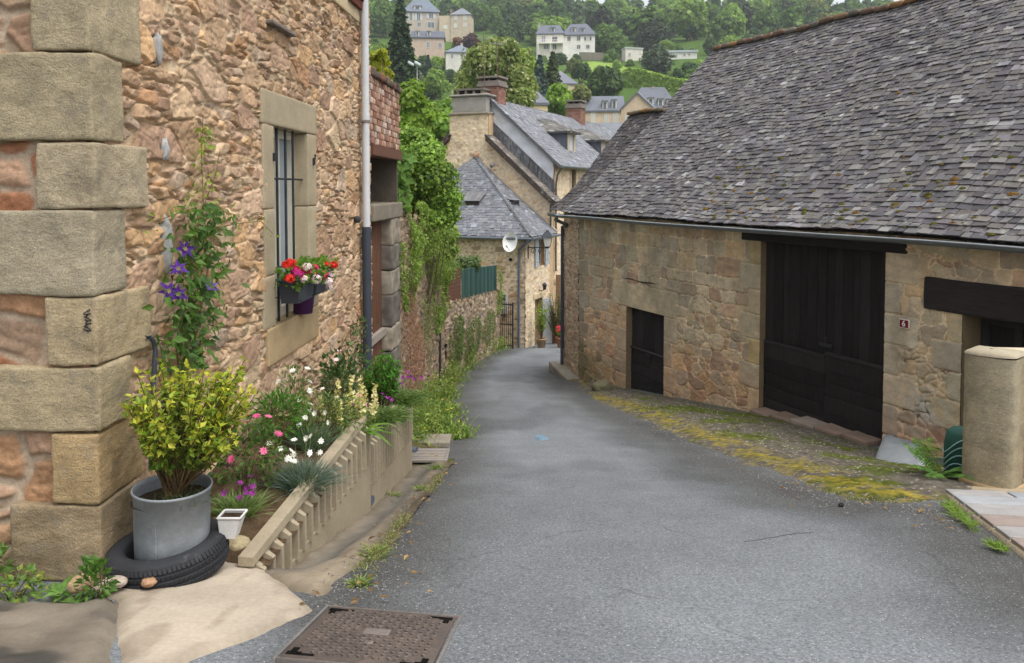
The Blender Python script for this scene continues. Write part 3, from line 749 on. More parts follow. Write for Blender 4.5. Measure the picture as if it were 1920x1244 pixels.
house = thing('stone_house', 'near house of warm rubble stone with big corner blocks and a barred window', 'house', (-2.3, 4.0, -2.0))
wu0, wu1 = LW.hit(508, 300)[0], LW.hit(572, 300)[0]
wv1, wv0 = LW.hit(508, 236)[1], LW.hit(510, 612)[1]
su0, su1 = LW.hit(487, 300)[0], LW.hit(588, 300)[0]
lt_top = LW.hit(487, 165)[1]; sill_bot = LW.hit(497, 690)[1]
HEND = LW.hit(693, 300)[0]
def lstain(U, V, C):
    n = fbm(np.stack([U * 1.2, V * 1.2], -1), 4, 300)
    low = sm(-1.7, -2.2, V)[..., None]
    C = C * (1 - .25 * low) + srgb(150, 132, 112) * .25 * low
    # render patch left under the sill
    m = (sm(.42, .56, n) * np.exp(-(((U - (wu0 + .55)) / .75) ** 2 + ((V + 1.75) / .3) ** 2)))[..., None]
    return (C * (1 - .6 * m) + srgb(172, 150, 124) * .6 * m) * (.86 + .28 * n)[..., None]
us = nonuni(0.02, HEND, .0065, .0115); vs = np.arange(-3.2, 2.75, .0085)
mb = wall(LW, us, vs, two_scale(.32, .19, .185, .078, .40, 31), RUB, MORT, 5, warp=.017, relief=.026, tilt=.024, joint=(.002, .0105), rough=.0105, mrec=.006, holes=[(wu0 - .02, wu1 + .02, wv0 - .02, wv1 + .02)], stain=lstain, colvar=.16)
mb.build('wall', M['stone'], house)
us = np.arange(3.6, 6.0, .012); vs2 = np.arange(-2.5, 2.0, .012)
mb = wall(FW, us, vs2, two_scale(.34, .2, .26, .17, .5, 77), [(168, 130, 98), (154, 116, 88), (150, 126, 104), (162, 132, 108), (172, 138, 106), (152, 106, 78)], (176, 158, 136), 15, warp=.03, relief=.035, tilt=.03, joint=(.008, .03), rough=.012)
mb.V[0] -= FW.N * .035; mb.build('front_wall', M['stone'], house)
mb = MB()      # plain shell behind both faces
hexa(mb, [FW.p(0, -3, -.06), FW.p(5.94, -3, -.06), FW.p(5.94, -3, -.06) + LU * (HEND - .06), FW.p(0, -3, -.06) + LU * (HEND - .06),
          FW.p(0, 3.2, -.06), FW.p(5.94, 3.2, -.06), FW.p(5.94, 3.2, -.06) + LU * (HEND - .06), FW.p(0, 3.2, -.06) + LU * (HEND - .06)], srgb(150, 126, 100))
# (the shell stops short of the window recess on the street side)
mb = MB()
for (u0, u1, v0, v1) in ((.2, wu0 - .03, -3.2, 2.75), (wu1 + .03, HEND, -3.2, 2.75), (wu0 - .03, wu1 + .03, -3.2, wv0 - .03), (wu0 - .03, wu1 + .03, wv1 + .03, 2.75)):
    LW.box(mb, u0, u1, v0, v1, -.5, -.05, srgb(150, 126, 100))
LW.box(mb, .2, HEND, 2.755, 5.0, -.5, .0, srgb(176, 148, 116)); FW.box(mb, 0, 5.98, 2.0, 5.0, -.5, .0, srgb(170, 142, 112)); FW.box(mb, 0, 5.8, -2.6, 2.0, -.6, -.06, srgb(160, 130, 104))
mb.build('wall_core', M['stone'], house)
mb = MB(); hexa(mb, [FW.p(-.4, 5.0, .35), FW.p(6.3, 5.0, .35), FW.p(6.3, 5.0, .35) + LU * (HEND + .5), FW.p(-.4, 5.0, .35) + LU * (HEND + .5), FW.p(3, 7.6, .35), FW.p(3.02, 7.6, .35), FW.p(3.02, 7.6, .35) + LU * (HEND + .5), FW.p(3, 7.6, .35) + LU * (HEND + .5)], srgb(96, 94, 96)); mb.build('roof', M['slate'], house)
# corner blocks: (bottom, top, length on the front, length on the street side)
QS = [(.665, 1.55, .25, .47), (.235, .655, .75, .27), (-.10, .225, .245, .49), (-.522, -.108, .80, .275), (-.868, -.53, .22, .50), (-1.195, -.876, .62, .27), (-1.555, -1.203, .21, .43), (-1.95, -1.562, .42, .36)]
qc = [(168, 154, 126), (158, 145, 118), (167, 153, 127), (158, 147, 124), (168, 151, 120), (161, 146, 117), (163, 140, 104), (150, 132, 105)]
for k, ((v0, v1, lf, lr), c) in enumerate(zip(QS, qc)):
    mb = MB()
    LW.rbox(mb, -.03, lr, v0, v1, -lf, .035 + .008 * (k % 3), .014, 34, .016, 6.0, srgb(*c), 20 + k, .12)
    mb.build('quoin_stone', M['pecked'], house)
mb = MB(); LW.rbox(mb, -.06, 1.2, -2.35, -1.965, -.9, .02, .03, 16, .02, 4, srgb(140, 122, 100), 31, .15)
mb.build('plinth', M['dressed'], house)
# dressed window surround
WS = srgb(164, 151, 126)
mb = MB(); LW.rbox(mb, su0 - .02, su1 + .02, wv1, lt_top, -.3, .03, .014, 16, .004, 5, WS, 3, .1); mb.build('window_lintel', M['dressed'], house)
mb = MB(); LW.rbox(mb, su0 + .05, su1 - .0, sill_bot, wv0, -.3, .035, .014, 16, .005, 5, srgb(168, 146, 112), 4, .12); mb.build('window_sill', M['dressed'], house)
jz = [wv0, wv0 + .42, wv0 + .95, wv1]
for a, b, w in zip(jz[:-1], jz[1:], (.03, -.02, .0)):
    mb = MB(); LW.rbox(mb, su0 - w, wu0, a + .003, b - .003, -.3, .028, .012, 12, .004, 5, WS * (1 + w * 2), 5, .1); mb.build('jamb_stone', M['dressed'], house)
    mb = MB(); LW.rbox(mb, wu1, su1 + w, a + .003, b - .003, -.3, .028, .012, 12, .004, 5, WS * (1 - w * 2), 6, .1); mb.build('jamb_stone', M['dressed'], house)
win = MB(); CR = srgb(205, 198, 180)
for (a, b, c, d) in ((wu0, wu0 + .07, wv0, wv1), (wu1 - .07, wu1, wv0, wv1), (wu0 + .07, wu1 - .07, wv0, wv0 + .08), (wu0 + .07, wu1 - .07, wv1 - .07, wv1), ((wu0 + wu1) / 2 - .05, (wu0 + wu1) / 2 + .05, wv0 + .08, wv1 - .07)):
    LW.box(win, a, b, c, d, -.17, -.10, CR)
wino = win.build('window', M['plain'], house)
mb = MB(); LW.box(mb, wu0 + .06, wu1 - .06, wv0 + .06, wv1 - .06, -.155, -.145, srgb(150, 160, 166)); mb.build('pane', M['plain'], wino)  # opaque pane: reflected light and pale curtains behind are painted into its colour
mb = MB()
for px in (519, 535, 549):
    u = LW.hit(px, 300, -.03)[0]; tube(mb, [LW.p(u, wv0 + .0, -.03), LW.p(u, wv1, -.03)], .0115, 8)
for v in (LW.hit(512, 335)[1], LW.hit(512, 507)[1]): tube(mb, [LW.p(wu0, v, -.03), LW.p(wu1, v, -.03)], .009, 8)
mb.build('window_bars', M['iron'], house)
for px, py in ((506, 292), (581, 301)):
    mb = MB(); u, v = LW.hit(px, py); LW.box(mb, u - .012, u + .012, v - .045, v + .02, .025, .05); tube(mb, [LW.p(u, v + .01, .05), LW.p(u, v + .055, .05)], .008, 8); mb.build('hinge_pin', M['iron'], house)
# window of the upper floor: only its sill and a shutter show
mb = MB(); u0 = LW.hit(565, 20)[0]; u1 = LW.hit(673, 20)[0]; LW.rbox(mb, u0, u1, 1.92, 2.13, -.2, .035, .012, 14, .004, 5, srgb(190, 172, 140), 9, .1); mb.build('upper_window_sill', M['dressed'], house)
mb = MB(); u0 = LW.hit(646, 20)[0]; u1 = LW.hit(669, 20)[0]
for k in range(4):
    w = (u1 - u0) / 4; LW.rbox(mb, u0 + k * w + .002, u0 + (k + 1) * w - .002, 2.06, 3.0, .045, .075, .004, 2, 0, 1, srgb(112, 66, 54))
LW.rbox(mb, u0, u1, 2.16, 2.24, .075, .095, .004, 2, 0, 1, srgb(104, 60, 48)); mb.build('shutter', M['wood'], house)
# rainwater pipe: pale plastic above, dark cast iron below
pu, pn = LW.hit(687, 430, .09)[0], .09; ptop = 2.7; vj = LW.hit(687, 432, .09)[1]
mb = MB(); tube(mb, [LW.p(pu, vj, pn), LW.p(pu, ptop, pn)], .045, 16, srgb(196, 198, 200)); tube(mb, [LW.p(pu, vj + 1.28, pn), LW.p(pu, vj + 1.36, pn)], .049, 16, srgb(196, 198, 200))
dp = mb.build('downpipe', M['plain'], house)
mb = MB(); tube(mb, [LW.p(pu, -2.9, pn), LW.p(pu, vj + .04, pn)], .053, 16, srgb(58, 64, 74)); mb.build('pipe_shoe', M['plain'], dp)
mb = MB(); v = LW.hit(687, 229, .09)[1]; tube(mb, [LW.p(pu, v - .015, pn), LW.p(pu, v + .015, pn)], .052, 16, srgb(120, 108, 98)); LW.box(mb, pu - .1, pu - .04, v - .01, v + .01, .0, .09, srgb(120, 108, 98)); mb.build('pipe_clip', M['plain'], dp)
mb = MB(); u, v = LW.hit(661, 412); LW.rbox(mb, u - .05, u + .05, v - .04, v + .04, .02, .09, .03, 4, 0, 1, srgb(52, 52, 54)); mb.build('cable_box', M['plain'], house)
# bits in the stonework: jutting slate, cement dabs, black scrawl on a corner block
mb = MB(); u, v = LW.hit(520, 54); LW.rbox(mb, u - .3, u + .28, v - .018, v + .012, -.05, .07, .008, 8, .006, 9, srgb(120, 112, 104), 3, .2); mb.build('jutting_slate', M['stone'], house)
for px, py, w, h, sd in ((290, 92, .035, .09, 1), (304, 460, .06, .16, 2), (303, 280, .03, .06, 3)):
    mb = MB(); u, v = LW.hit(px, py); rock(mb, LW.p(u, v, .012), (w * 1.6, .055, h * 2), srgb(158, 158, 156), sd, 9, .4); mb.build('cement_dab', M['concrete'], house)
mb = MB(); pts = [LW.p(.02 + .03 * math.sin(t * 2.3) * math.exp(-t * .1) - .01, -.60 - t * .018 - .012 * math.sin(t * 3.1), .046) for t in np.linspace(0, 6, 40)]
fp = []
for t in np.linspace(0, 1, 46):
    q = FW.p(6.0 + .0 + .012 * math.sin(t * 31) + .01 * math.sin(t * 57 + 1), -.585 - t * .11 - .006 * math.sin(t * 44), .036); fp.append(q)
tube(mb, fp, .0028, 5, (.02, .02, .025)); mb.build('scrawl_mark', M['plain'], house)

# ------------------------------------------------------------------ brick and stone terrace beyond the pipe
a0 = HEND + .02; a1 = LW.hit(748, 300)[0]
ann = thing('terrace_annex', 'terrace annex with openwork brick parapet, rusty beam and brown door behind the white pipe', 'annex', LW.p((a0 + a1) / 2, -3.4, -.3))
g = np.random.default_rng(4)
v0, v1 = .56, 1.40; rows = 10; rh = (v1 - v0) / rows; mb = MB()
for r in range(rows):
    n = 12; w = (a1 - a0) / n
    for k in range(-1, n):
        s = a0 + (k + (.5 if r % 2 else 0)) * w; u0, u1 = max(a0, s + .0), min(a1, s + w * .64)
        if u1 - u0 < .02: continue
        LW.rbox(mb, u0, u1, v0 + r * rh + .004, v0 + (r + 1) * rh - .004, -.1, .02 + g.uniform(-.008, .01), .006, 3, .004, 20, srgb(*[(168, 130, 108), (184, 152, 132), (150, 112, 92), (192, 172, 158), (170, 138, 120), (142, 110, 96)][g.integers(0, 6)]) * g.uniform(.8, 1.15), int(g.integers(0, 99)))
mb.build('brick_parapet', M['dressed'], ann)
mb = MB(); LW.box(mb, a0, a1, v0, v1, -.2, -.11, srgb(88, 66, 56)); mb.build('parapet_backing', M['stone'], ann)
mb = MB(); n = 9
for k in range(n):
    w = (a1 + .06 - a0) / n; LW.rbox(mb, a0 + k * w, a0 + (k + 1) * w - .005, v1, v1 + .11 + g.uniform(-.02, .02), -.25, .06 + g.uniform(-.02, .02), .03, 7, .015, 9, srgb(*[(112, 96, 86), (96, 84, 74), (128, 92, 72), (84, 74, 66)][k % 4]), k, .35)
mb.build('coping', M['stone'], ann)
mb = MB(); LW.box(mb, a0, a1, .43, .555, -.14, .045, srgb(104, 70, 56)); LW.box(mb, a0, a1, .415, .43, -.14, .06, srgb(92, 60, 48)); mb.build('steel_beam', M['plain'], ann)
mb = MB(); LW.box(mb, a0, a1, -.2, .43, -1.6, -1.5, srgb(60, 55, 50)); LW.box(mb, a1 - .1, a1, -.19, .43, -1.5, -.02, srgb(92, 84, 74)); LW.box(mb, a0, a0 + .05, -.19, .43, -1.5, -.02, srgb(92, 84, 74)); LW.box(mb, a0 + .05, a1 - .1, .43, .5, -1.5, -.15, srgb(70, 62, 56)); mb.build('loggia_wall', M['stone'], ann)
mb = MB(); LW.rbox(mb, a0, a1 + .02, -.42, -.2, -.5, .05, .02, 12, .01, 5, srgb(128, 120, 106), 3, .2); mb.build('stone_lintel', M['dressed'], ann)
d1 = LW.hit(718, 500, -.1)[0]; mb = MB()
for k in range(5):
    w = (d1 - a0) / 5; LW.rbox(mb, a0 + k * w + .002, a0 + (k + 1) * w - .002, -1.95, -.42, -.16, -.12, .005, 2, 0, 1, srgb(104, 74, 58))
    LW.rbox(mb, a0 + k * w + .002, a0 + (k + 1) * w - .002, -3.3, -2.05, -.16, -.12, .005, 2, 0, 1, srgb(100, 72, 58))
door = mb.build('door', M['wood'], ann)
mb = MB(); LW.box(mb, a0, d1, -2.05, -1.95, -.17, -.06, srgb(150, 140, 130)); mb.build('weather_bar', M['wood'], door)
mb = MB(); y = -3.35
jr = [-3.35, -2.75, -2.3, -1.95, -1.5, -1.15, -.8, -.42]
for k, (b, t) in enumerate(zip(jr[:-1], jr[1:])):
    mb = MB(); LW.rbox(mb, d1, a1 - (.06 if k % 2 else .0), b + .004, t - .004, -.4, .03, .02, 14, .03, 7, srgb(*[(138, 130, 116), (112, 106, 98), (146, 136, 120), (104, 98, 90)][k % 4]), k + 3, .5); mb.build('jamb_stone', M['dressed'], ann)

# ------------------------------------------------------------------ garden walls along the left of the lane
def wbase(fr, L, n=.0): return None
tw = thing('garden_wall', 'tall rubble garden wall smothered in creepers beside the annex', 'wall', TWF.p(TWL / 2, -4.2, -.2))
topT = lambda u: -.32 - .09 * u
mb = wall(TWF, np.arange(0, TWL, .025), np.arange(-5.2, -.25, .025), two_scale(.3, .2, .17, .09, .35, 8), [(158, 138, 112), (140, 122, 100), (128, 110, 92), (150, 126, 100), (116, 106, 94)], (150, 134, 112), 33, warp=.04, relief=.05, tilt=.05, rough=.02, outline=lambda u, v: v < topT(u) + .1 * np.sin(u * 7))
mb.build('wall', M['stone'], tw)
mb = MB(); hexa(mb, [TWF.p(0, -5.2, -.03), TWF.p(TWL, -5.2, -.03), TWF.p(TWL, -5.2, -.5), TWF.p(0, -5.2, -.5), TWF.p(0, topT(0) - .05, -.03), TWF.p(TWL, topT(TWL) - .05, -.03), TWF.p(TWL, topT(TWL) - .05, -.5), TWF.p(0, topT(0) - .05, -.5)], srgb(140, 122, 100)); mb.build('wall_core', M['stone'], tw)
rw = thing('retaining_wall', 'low rubble retaining wall curving down to the gate under the green screen', 'wall', RWF.p(RWL / 2, -5.4, -.2))
topR = lambda u: -2.8 - .095 * u
mb = wall(RWF, np.arange(0, RWL, .035), np.arange(-6.6, -2.7, .03), two_scale(.34, .2, .18, .1, .4, 18), [(170, 152, 128), (156, 138, 114), (142, 120, 98), (176, 160, 140), (128, 116, 102), (160, 132, 106)], (166, 150, 128), 34, warp=.04, relief=.06, tilt=.06, rough=.02, outline=lambda u, v: v < topR(u) + .06 * np.sin(u * 9))
mb.build('wall', M['stone'], rw)
mb = MB(); hexa(mb, [RWF.p(0, -6.6, -.03), RWF.p(RWL, -6.6, -.03), RWF.p(RWL, -6.6, -.5), RWF.p(0, -6.6, -.5), RWF.p(0, topR(0), -.03), RWF.p(RWL, topR(RWL), -.03), RWF.p(RWL, topR(RWL), -.5), RWF.p(0, topR(0), -.5)], srgb(150, 132, 104)); mb.build('wall_core', M['stone'], rw)
# screens on top of the low wall
def ruv(px, py): return RWF.hit(px, py, -.1)
u0, u1 = ruv(836, 540)[0], ruv(863, 540)[0]; t0 = ruv(850, 507)[1]
mb = MB()
for k in range(9):
    w = .1; a = topR(u0) - .1 + k * w
    if a < t0: hexa(mb, [RWF.p(u0, a, -.08), RWF.p(u1, a - .1, -.08), RWF.p(u1, a - .1, -.14), RWF.p(u0, a, -.14), RWF.p(u0, a + w - .006, -.08), RWF.p(u1, a + w - .106, -.08), RWF.p(u1, a + w - .106, -.14), RWF.p(u0, a + w - .006, -.14)], srgb(104, 74, 60))
o = mb.build('brown_screen', M['woodh'], loc=RWF.p((u0 + u1) / 2, topR(u0), -.1)); tag(o, 'brown slatted screen panel standing on the low wall next to the green one', 'screen')
us_ = u1 + .02; ue = ruv(929, 530)[0]; tp0, tp1 = ruv(864, 505)[1], ruv(929, 498)[1]
mb = MB(); uu = np.linspace(us_, ue, 90); g = np.random.default_rng(5)
for a, b in zip(uu[:-1], uu[1:]):
    t = (a - us_) / (ue - us_); tp = tp0 + (tp1 - tp0) * t; bt = topR(a) - .04; n = -.08 + .02 * math.sin(a * 7)
    hexa(mb, [RWF.p(a, bt, n + .012), RWF.p(b - .004, bt, n + .012), RWF.p(b - .004, bt, n - .01), RWF.p(a, bt, n - .01), RWF.p(a, tp, n + .012), RWF.p(b - .004, tp, n + .012), RWF.p(b - .004, tp, n - .01), RWF.p(a, tp, n - .01)], srgb(50, 82, 78) * g.uniform(.7, 1.3))
o = mb.build('green_screen', M['plain'], loc=RWF.p((us_ + ue) / 2, topR(us_), -.1)); tag(o, 'dark green plastic reed screen along the top of the low wall', 'screen')
mb = MB(); p = TWF.p(TWF.hit(820, 600)[0], 0, .06); tube(mb, [p + A3(0, 0, -4.85), p + A3(0, 0, -2.6), p + A3(0, 0, -2.45) - TWF.N * .08], .028, 10, srgb(50, 52, 56))
o = mb.build('drain_pipe', M['plain'], loc=p + A3(0, 0, -4.8)); tag(o, 'thin black drain pipe down the overgrown wall', 'pipe')

# ------------------------------------------------------------------ concrete panels holding the flower bed
def panel(a, b, ta, tb, label, pl0=-.27):
    a = np.array([*a, 0.]); b = np.array([*b, 0.]); fr = Fr(a, b - a); L = np.linalg.norm(b - a)
    t = thing('concrete_panel', label, 'edging panel', fr.p(L / 2, G(*(fr.p(L / 2, 0)[:2])), 0), 'concrete edging panels of the flower bed')
    cc = srgb(156, 144, 122); zt = lambda u: ta + (tb - ta) * u / L
    def strip(mb, u0, u1, d0, d1, n0, n1, cc=cc, k=1):
        uu = np.linspace(u0, u1, k + 1)
        for p, q in zip(uu[:-1], uu[1:]):
            hexa(mb, [fr.p(p, zt(p) + d0(p), n1), fr.p(q, zt(q) + d0(q), n1), fr.p(q, zt(q) + d0(q), n0), fr.p(p, zt(p) + d0(p), n0), fr.p(p, zt(p) + d1(p), n1), fr.p(q, zt(q) + d1(q), n1), fr.p(q, zt(q) + d1(q), n0), fr.p(p, zt(p) + d1(p), n0)], cc)
    gz = lambda u: float(G(*(fr.p(u, 0, .05)[:2]))) - zt(u)
    mb = MB(); strip(mb, 0, L, lambda u: -1.1, lambda u: -.05, -.05, -.012, cc * .93); mb.build('panel', M['concrete'], t)
    mb = MB(); strip(mb, -.01, L + .01, lambda u: -.05, lambda u: .0, -.07, .012, cc * 1.08, 12); mb.build('top_rail', M['concrete'], t)
    # plinth follows the fall of the lane
    pl = lambda u: pl0 - .09 * u / L
    mb = MB(); strip(mb, 0, L, lambda u: -1.1, pl, -.012, .035, cc * .95, 14); mb.build('plinth', M['concrete'], t)
    n = int(L / .118)
    for k in range(n):
        mb = MB()
        u = (k + .5) * L / n; w = .023
        top, bot = zt(u) - .055, zt(u) + pl(u) - .01
        if top - bot < .03: continue
        # fin with a bevelled top
        V = [fr.p(u - w, bot, -.012), fr.p(u + w, bot, -.012), fr.p(u + w * .7, bot, .05), fr.p(u - w * .7, bot, .05),
             fr.p(u - w, top, -.012), fr.p(u + w, top, -.012), fr.p(u + w * .7, top - .04, .05), fr.p(u - w * .7, top - .04, .05)]
        hexa(mb, [V[3], V[2], V[1], V[0], V[7], V[6], V[5], V[4]], cc * R.uniform(.92, 1.06)); mb.build('fin', M['concrete'], t)
    return t
panel(FENCE[0], FENCE[1], -1.92, -1.80, 'nearer concrete edging panel with upright fins, sinking into the cream ramp')
panel(FENCE[1] + A3(.0, .03), FENCE[2], -1.97, -2.22, 'farther concrete edging panel with upright fins, ending at the drain grate', -.40)
def pl2(name, px, py, r, d, label):
    p = onroad(px, py); p = p + A3(0, 0, r * .9); mb = MB(); d = unit(d)
    tube(mb, [p - d * .25, p + d * .07], r, 16, srgb(84, 90, 100)); tube(mb, [p + d * .05, p + d * .0605], r * .8, 16, (.01, .01, .01))
    tag(mb.build('pipe_stub', M['plain'], loc=p), label, 'pipe', 'drain pipes out of the flower bed')
pl2('pipe_stub', 684, 944, .038, (1, -.35, 0), 'grey pipe end poking out where the two edging panels meet')
pl2('pipe_stub', 771, 853, .048, (1, -.25, 0), 'grey pipe end at the far tip of the edging panels above the drain grate')
# drain grate
gc = onroad(803, 857); gr = thing('drain_grate', 'rusty slotted drain grate at the end of the channel', 'drain grate', gc)
mb = MB()
for k in range(7): rbox(mb, gc + A3(0, -.16 + k * .053, .022), np.eye(3), (.40, .02, .02), .004, 2, 0, 1, srgb(150, 142, 134))
mb.build('bars', M['plain'], gr)
mb = MB()
for (c, s) in (((0, -.19, .018), (.46, .03, .03)), ((0, .19, .018), (.46, .03, .03)), ((-.215, 0, .018), (.03, .35, .03)), ((.215, 0, .018), (.03, .35, .03))): rbox(mb, gc + np.array(c), np.eye(3), s, .004, 2, 0, 1, srgb(130, 124, 116))
mb.build('frame', M['plain'], gr)
mb = MB(); rbox(mb, gc + A3(0, 0, -.012), np.eye(3), (.4, .35, .02), .004, 2, 0, 1, (.008, .008, .008)); mb.build('pit', M['soil'], gr)
kc = onroad(806, 838); mb = MB(); rbox(mb, kc + A3(0, .1, .04), np.eye(3), (.5, .35, .08), .015, 8, .006, 6, srgb(140, 132, 118), 2, .15); tag(mb.build('drain_slab', M['concrete'], loc=kc), 'worn concrete slab over the drain behind the grate', 'slab')

# manhole cover
TL, TR, BL = onroad(617, 1152), onroad(853, 1172), onroad(555, 1246)
ux = unit((TR - TL) * A3(1, 1, 0)); sl_ = unit(A3(0, 1, (G(-.5, 3.5) - G(-.5, 3.0)) / .5)); ux = unit(ux - sl_ * np.dot(ux, sl_) * .55)
uy = unit(sl_ - ux * np.dot(sl_, ux)); uz = np.cross(ux, uy); W = np.linalg.norm(TR - TL) * .98
mc = TL + ux * W / 2 - uy * W / 2 + uz * .016; AX = np.array([ux, uy, uz])
mh = thing('manhole_cover', 'square rusty manhole cover with tread pattern set in the asphalt', 'manhole cover', mc)
mb = MB(); rc = srgb(97, 87, 81)
rbox(mb, mc, AX, (W, W, .03), .004, 3, 0, 1, rc)
g = np.random.default_rng(2); n = 17
for i in range(n):
    for j in range(n):
        x = (i - (n - 1) / 2) * W * .88 / n; y = (j - (n - 1) / 2) * W * .88 / n
        if abs(x) < W * .11 and abs(y - .03) < W * .07: continue
        if abs(x) > W * .33 and abs(y) > W * .34: continue
        a = math.pi / 4 if (i + j) % 2 else -math.pi / 4
        d = np.array([ux * math.cos(a) + uy * math.sin(a), -ux * math.sin(a) + uy * math.cos(a), uz])
        hexa(mb, [mc + ux * x + uy * y + d[0] * sx * .0105 + d[1] * sy * .0042 + uz * (.0145 if sz < 0 else .022) for sz in (-1, 1) for sx, sy in ((-1, -1), (1, -1), (1, 1), (-1, 1))], srgb(114, 104, 97) * g.uniform(.85, 1.2))
M['rust'] = gen('rusty_iron', None, .6, .35, .2, 9, 5, 70, .2, .25, dirt=(srgb(128, 112, 98), .55, .75, 12))
pl_ = mb.build('plate', M['rust'], mh)
mb = MB(); rbox(mb, mc + uy * .03 + uz * .016, AX, (W * .19, W * .11, .006), .003, 2, 0, 1, srgb(132, 122, 116)); mb.build('maker_plate', M['rust'], pl_); mb = MB(); rbox(mb, mc + uy * (-.09) + uz * .016, AX, (.035, .03, .008), .003, 2, 0, 1, srgb(132, 122, 116)); mb.build('lifting_boss', M['rust'], pl_)
for sx in (-1, 1):
    for sy in (-1, 1):
        mb = MB()
        for (x, y, w, h) in ((.43, .44, .055, .03), (.35, .45, .07, .018), (.44, .385, .025, .045)):
            rbox(mb, mc + ux * sx * x * W + uy * sy * y * W + uz * .0155, AX, (w, h, .003), .001, 2, 0, 1, (.012, .011, .01))
        mb.build('keyhole', M['soil'], pl_)
mb = MB()
for s in (-1, 1):
    rbox(mb, mc + ux * s * (W / 2 + .014) - uz * .0, AX, (.012, W + .05, .032), .003, 2, 0, 1, srgb(128, 124, 120)); rbox(mb, mc + uy * s * (W / 2 + .014), AX, (W + .016, .012, .032), .003, 2, 0, 1, srgb(112, 104, 98))
mb.build('frame', M['rust'], mh)

# rough concrete footing in front of the house
def _kerb():
    poly = [onroad(*q)[:2] for q in [(-160, 1125), (60, 1138), (150, 1142), (214, 1134), (212, 1180), (210, 1244), (208, 1330), (-420, 1330)]]
    def h(P, d): return ground(P[..., 0], P[..., 1]) + .05 * sm(-.02, .05, d + (fbm(P * 9, 3, 67) - .5) * .04) + (fbm(P * 5, 4, 68) - .5) * .05 - .01
    def c(P, d):
        n = fbm(P * 4, 5, 69)[..., None]; k = sm(.46, .6, fbm(P * 2.2, 4, 65))[..., None]
        return (srgb(124, 115, 102) * (1 - k) + srgb(74, 71, 66) * k) * (.6 + .7 * n)
    patch('kerb', poly, .018, h, c, M['concrete'])
_kerb()
# ------------------------------------------------------------------ the barn
BU = BW.U; BN = BW.N
barn = thing('barn', 'long stone barn on the right with sagging slate roof and black plank doors', 'barn', BW.p(6, -3.9, -2))
sd = [BW.hit(1175, 600)[0], BW.hit(1246, 600)[0], BW.hit(1175, 730)[1], BW.hit(1175, 573)[1]]
sdt = (BW.hit(1175, 575)[1] + BW.hit(1245, 590)[1]) / 2
bd = [BW.hit(1426, 600)[0], BW.hit(1660, 600)[0], BW.hit(1425, 800)[1], BW.hit(1425, 452)[1]]
fd0 = BW.hit(1804, 700)[0]; fd1 = fd0 + 1.05; fdt = BW.hit(1804, 588)[1]
BLEN = 15.0
lowlay = two_scale(.42, .3, .27, .17, .45, 210)
brow = np.cumsum(np.r_[-5.6, np.random.default_rng(8).uniform(.2, .4, 40)]); brow = brow[brow < .2]; brow = np.r_[brow, .3]
upl = lambda u, v: courses(u, v, brow, lambda h: h * 1.45, 61)
upl2 = two_scale(.44, .3, .3, .2, .5, 230, big=.2)
def blay(u, v):
    P = np.stack([u, v], -1)
    k = v + (fbm(P * .6, 3, 200) - .5) * 1.6 + .25 * np.sin(u * .9) > -2.55
    a = lowlay(u, v); b = upl(u, v); c2 = upl2(u, v)
    m2 = fbm(P * .8, 2, 203) > .56
    b = [np.where(m2, y + (5 * 10 ** 8 if i == 0 else 0), x) for i, (x, y) in enumerate(zip(b, c2))]
    return tuple(np.where(k, x + (10 ** 10 if i == 0 else 0), y) for i, (x, y) in enumerate(zip(b, a)))
def bstain(U, V, C):
    P = np.stack([U, V], -1)
    n = fbm(P * np.array([2.2, .5]), 4, 240); n2 = fbm(P * .7, 4, 241)
    up = sm(-2.9, -2.2, V + (n2 - .5) * .8)
    g = (sm(.40, .66, n) * up * .5)[..., None]
    C = C * (1 - g) + srgb(126, 118, 102) * g
    lo = (sm(-2.9, -3.5, V + (n2 - .5) * 1.2) * .7)[..., None]; C = C * (1 - lo) + C * np.array([1.12, .93, .86]) * lo
    m = (sm(.5, .62, n2) * sm(-3.0, -4.3, V) * np.exp(-(U / 1.5) ** 2))[..., None]      # moss on the far corner
    C = C * (1 - m * .6) + srgb(74, 80, 40) * m * .6
    cu_, cv_ = BW.hit(1738, 762); m = (sm(.42, .5, n2 * .3 + fbm(P * 5, 3, 244) * .7) * np.exp(-(((U - cu_) / .34) ** 2 + ((V - cv_) / .24) ** 2) ** 2))[..., None]; C = C * (1 - m) + srgb(172, 168, 160) * m      # cement repair
    return C * (1.27 + .5 * fbm(P * 1.6, 4, 242))[..., None] * np.array([1.03, 1.0, .95])
rc_ = []
def rpx(x0, x1, y0, y1, col, out=.75, wf=.35):
    u0, u1 = BW.hit(x0, 600)[0], BW.hit(x1, 600)[0]; xm = (x0 + x1) / 2
    v1, v0 = BW.hit(xm, y0)[1], BW.hit(xm, y1)[1]; rc_.append((u0, u1, v0, v1, col, out, wf))
u0, u1 = BW.hit(1148, 600)[0], BW.hit(1265, 600)[0]
rc_.append((u0, u1, sdt - .02, sdt + .52, (165, 153, 131), .8, .3))
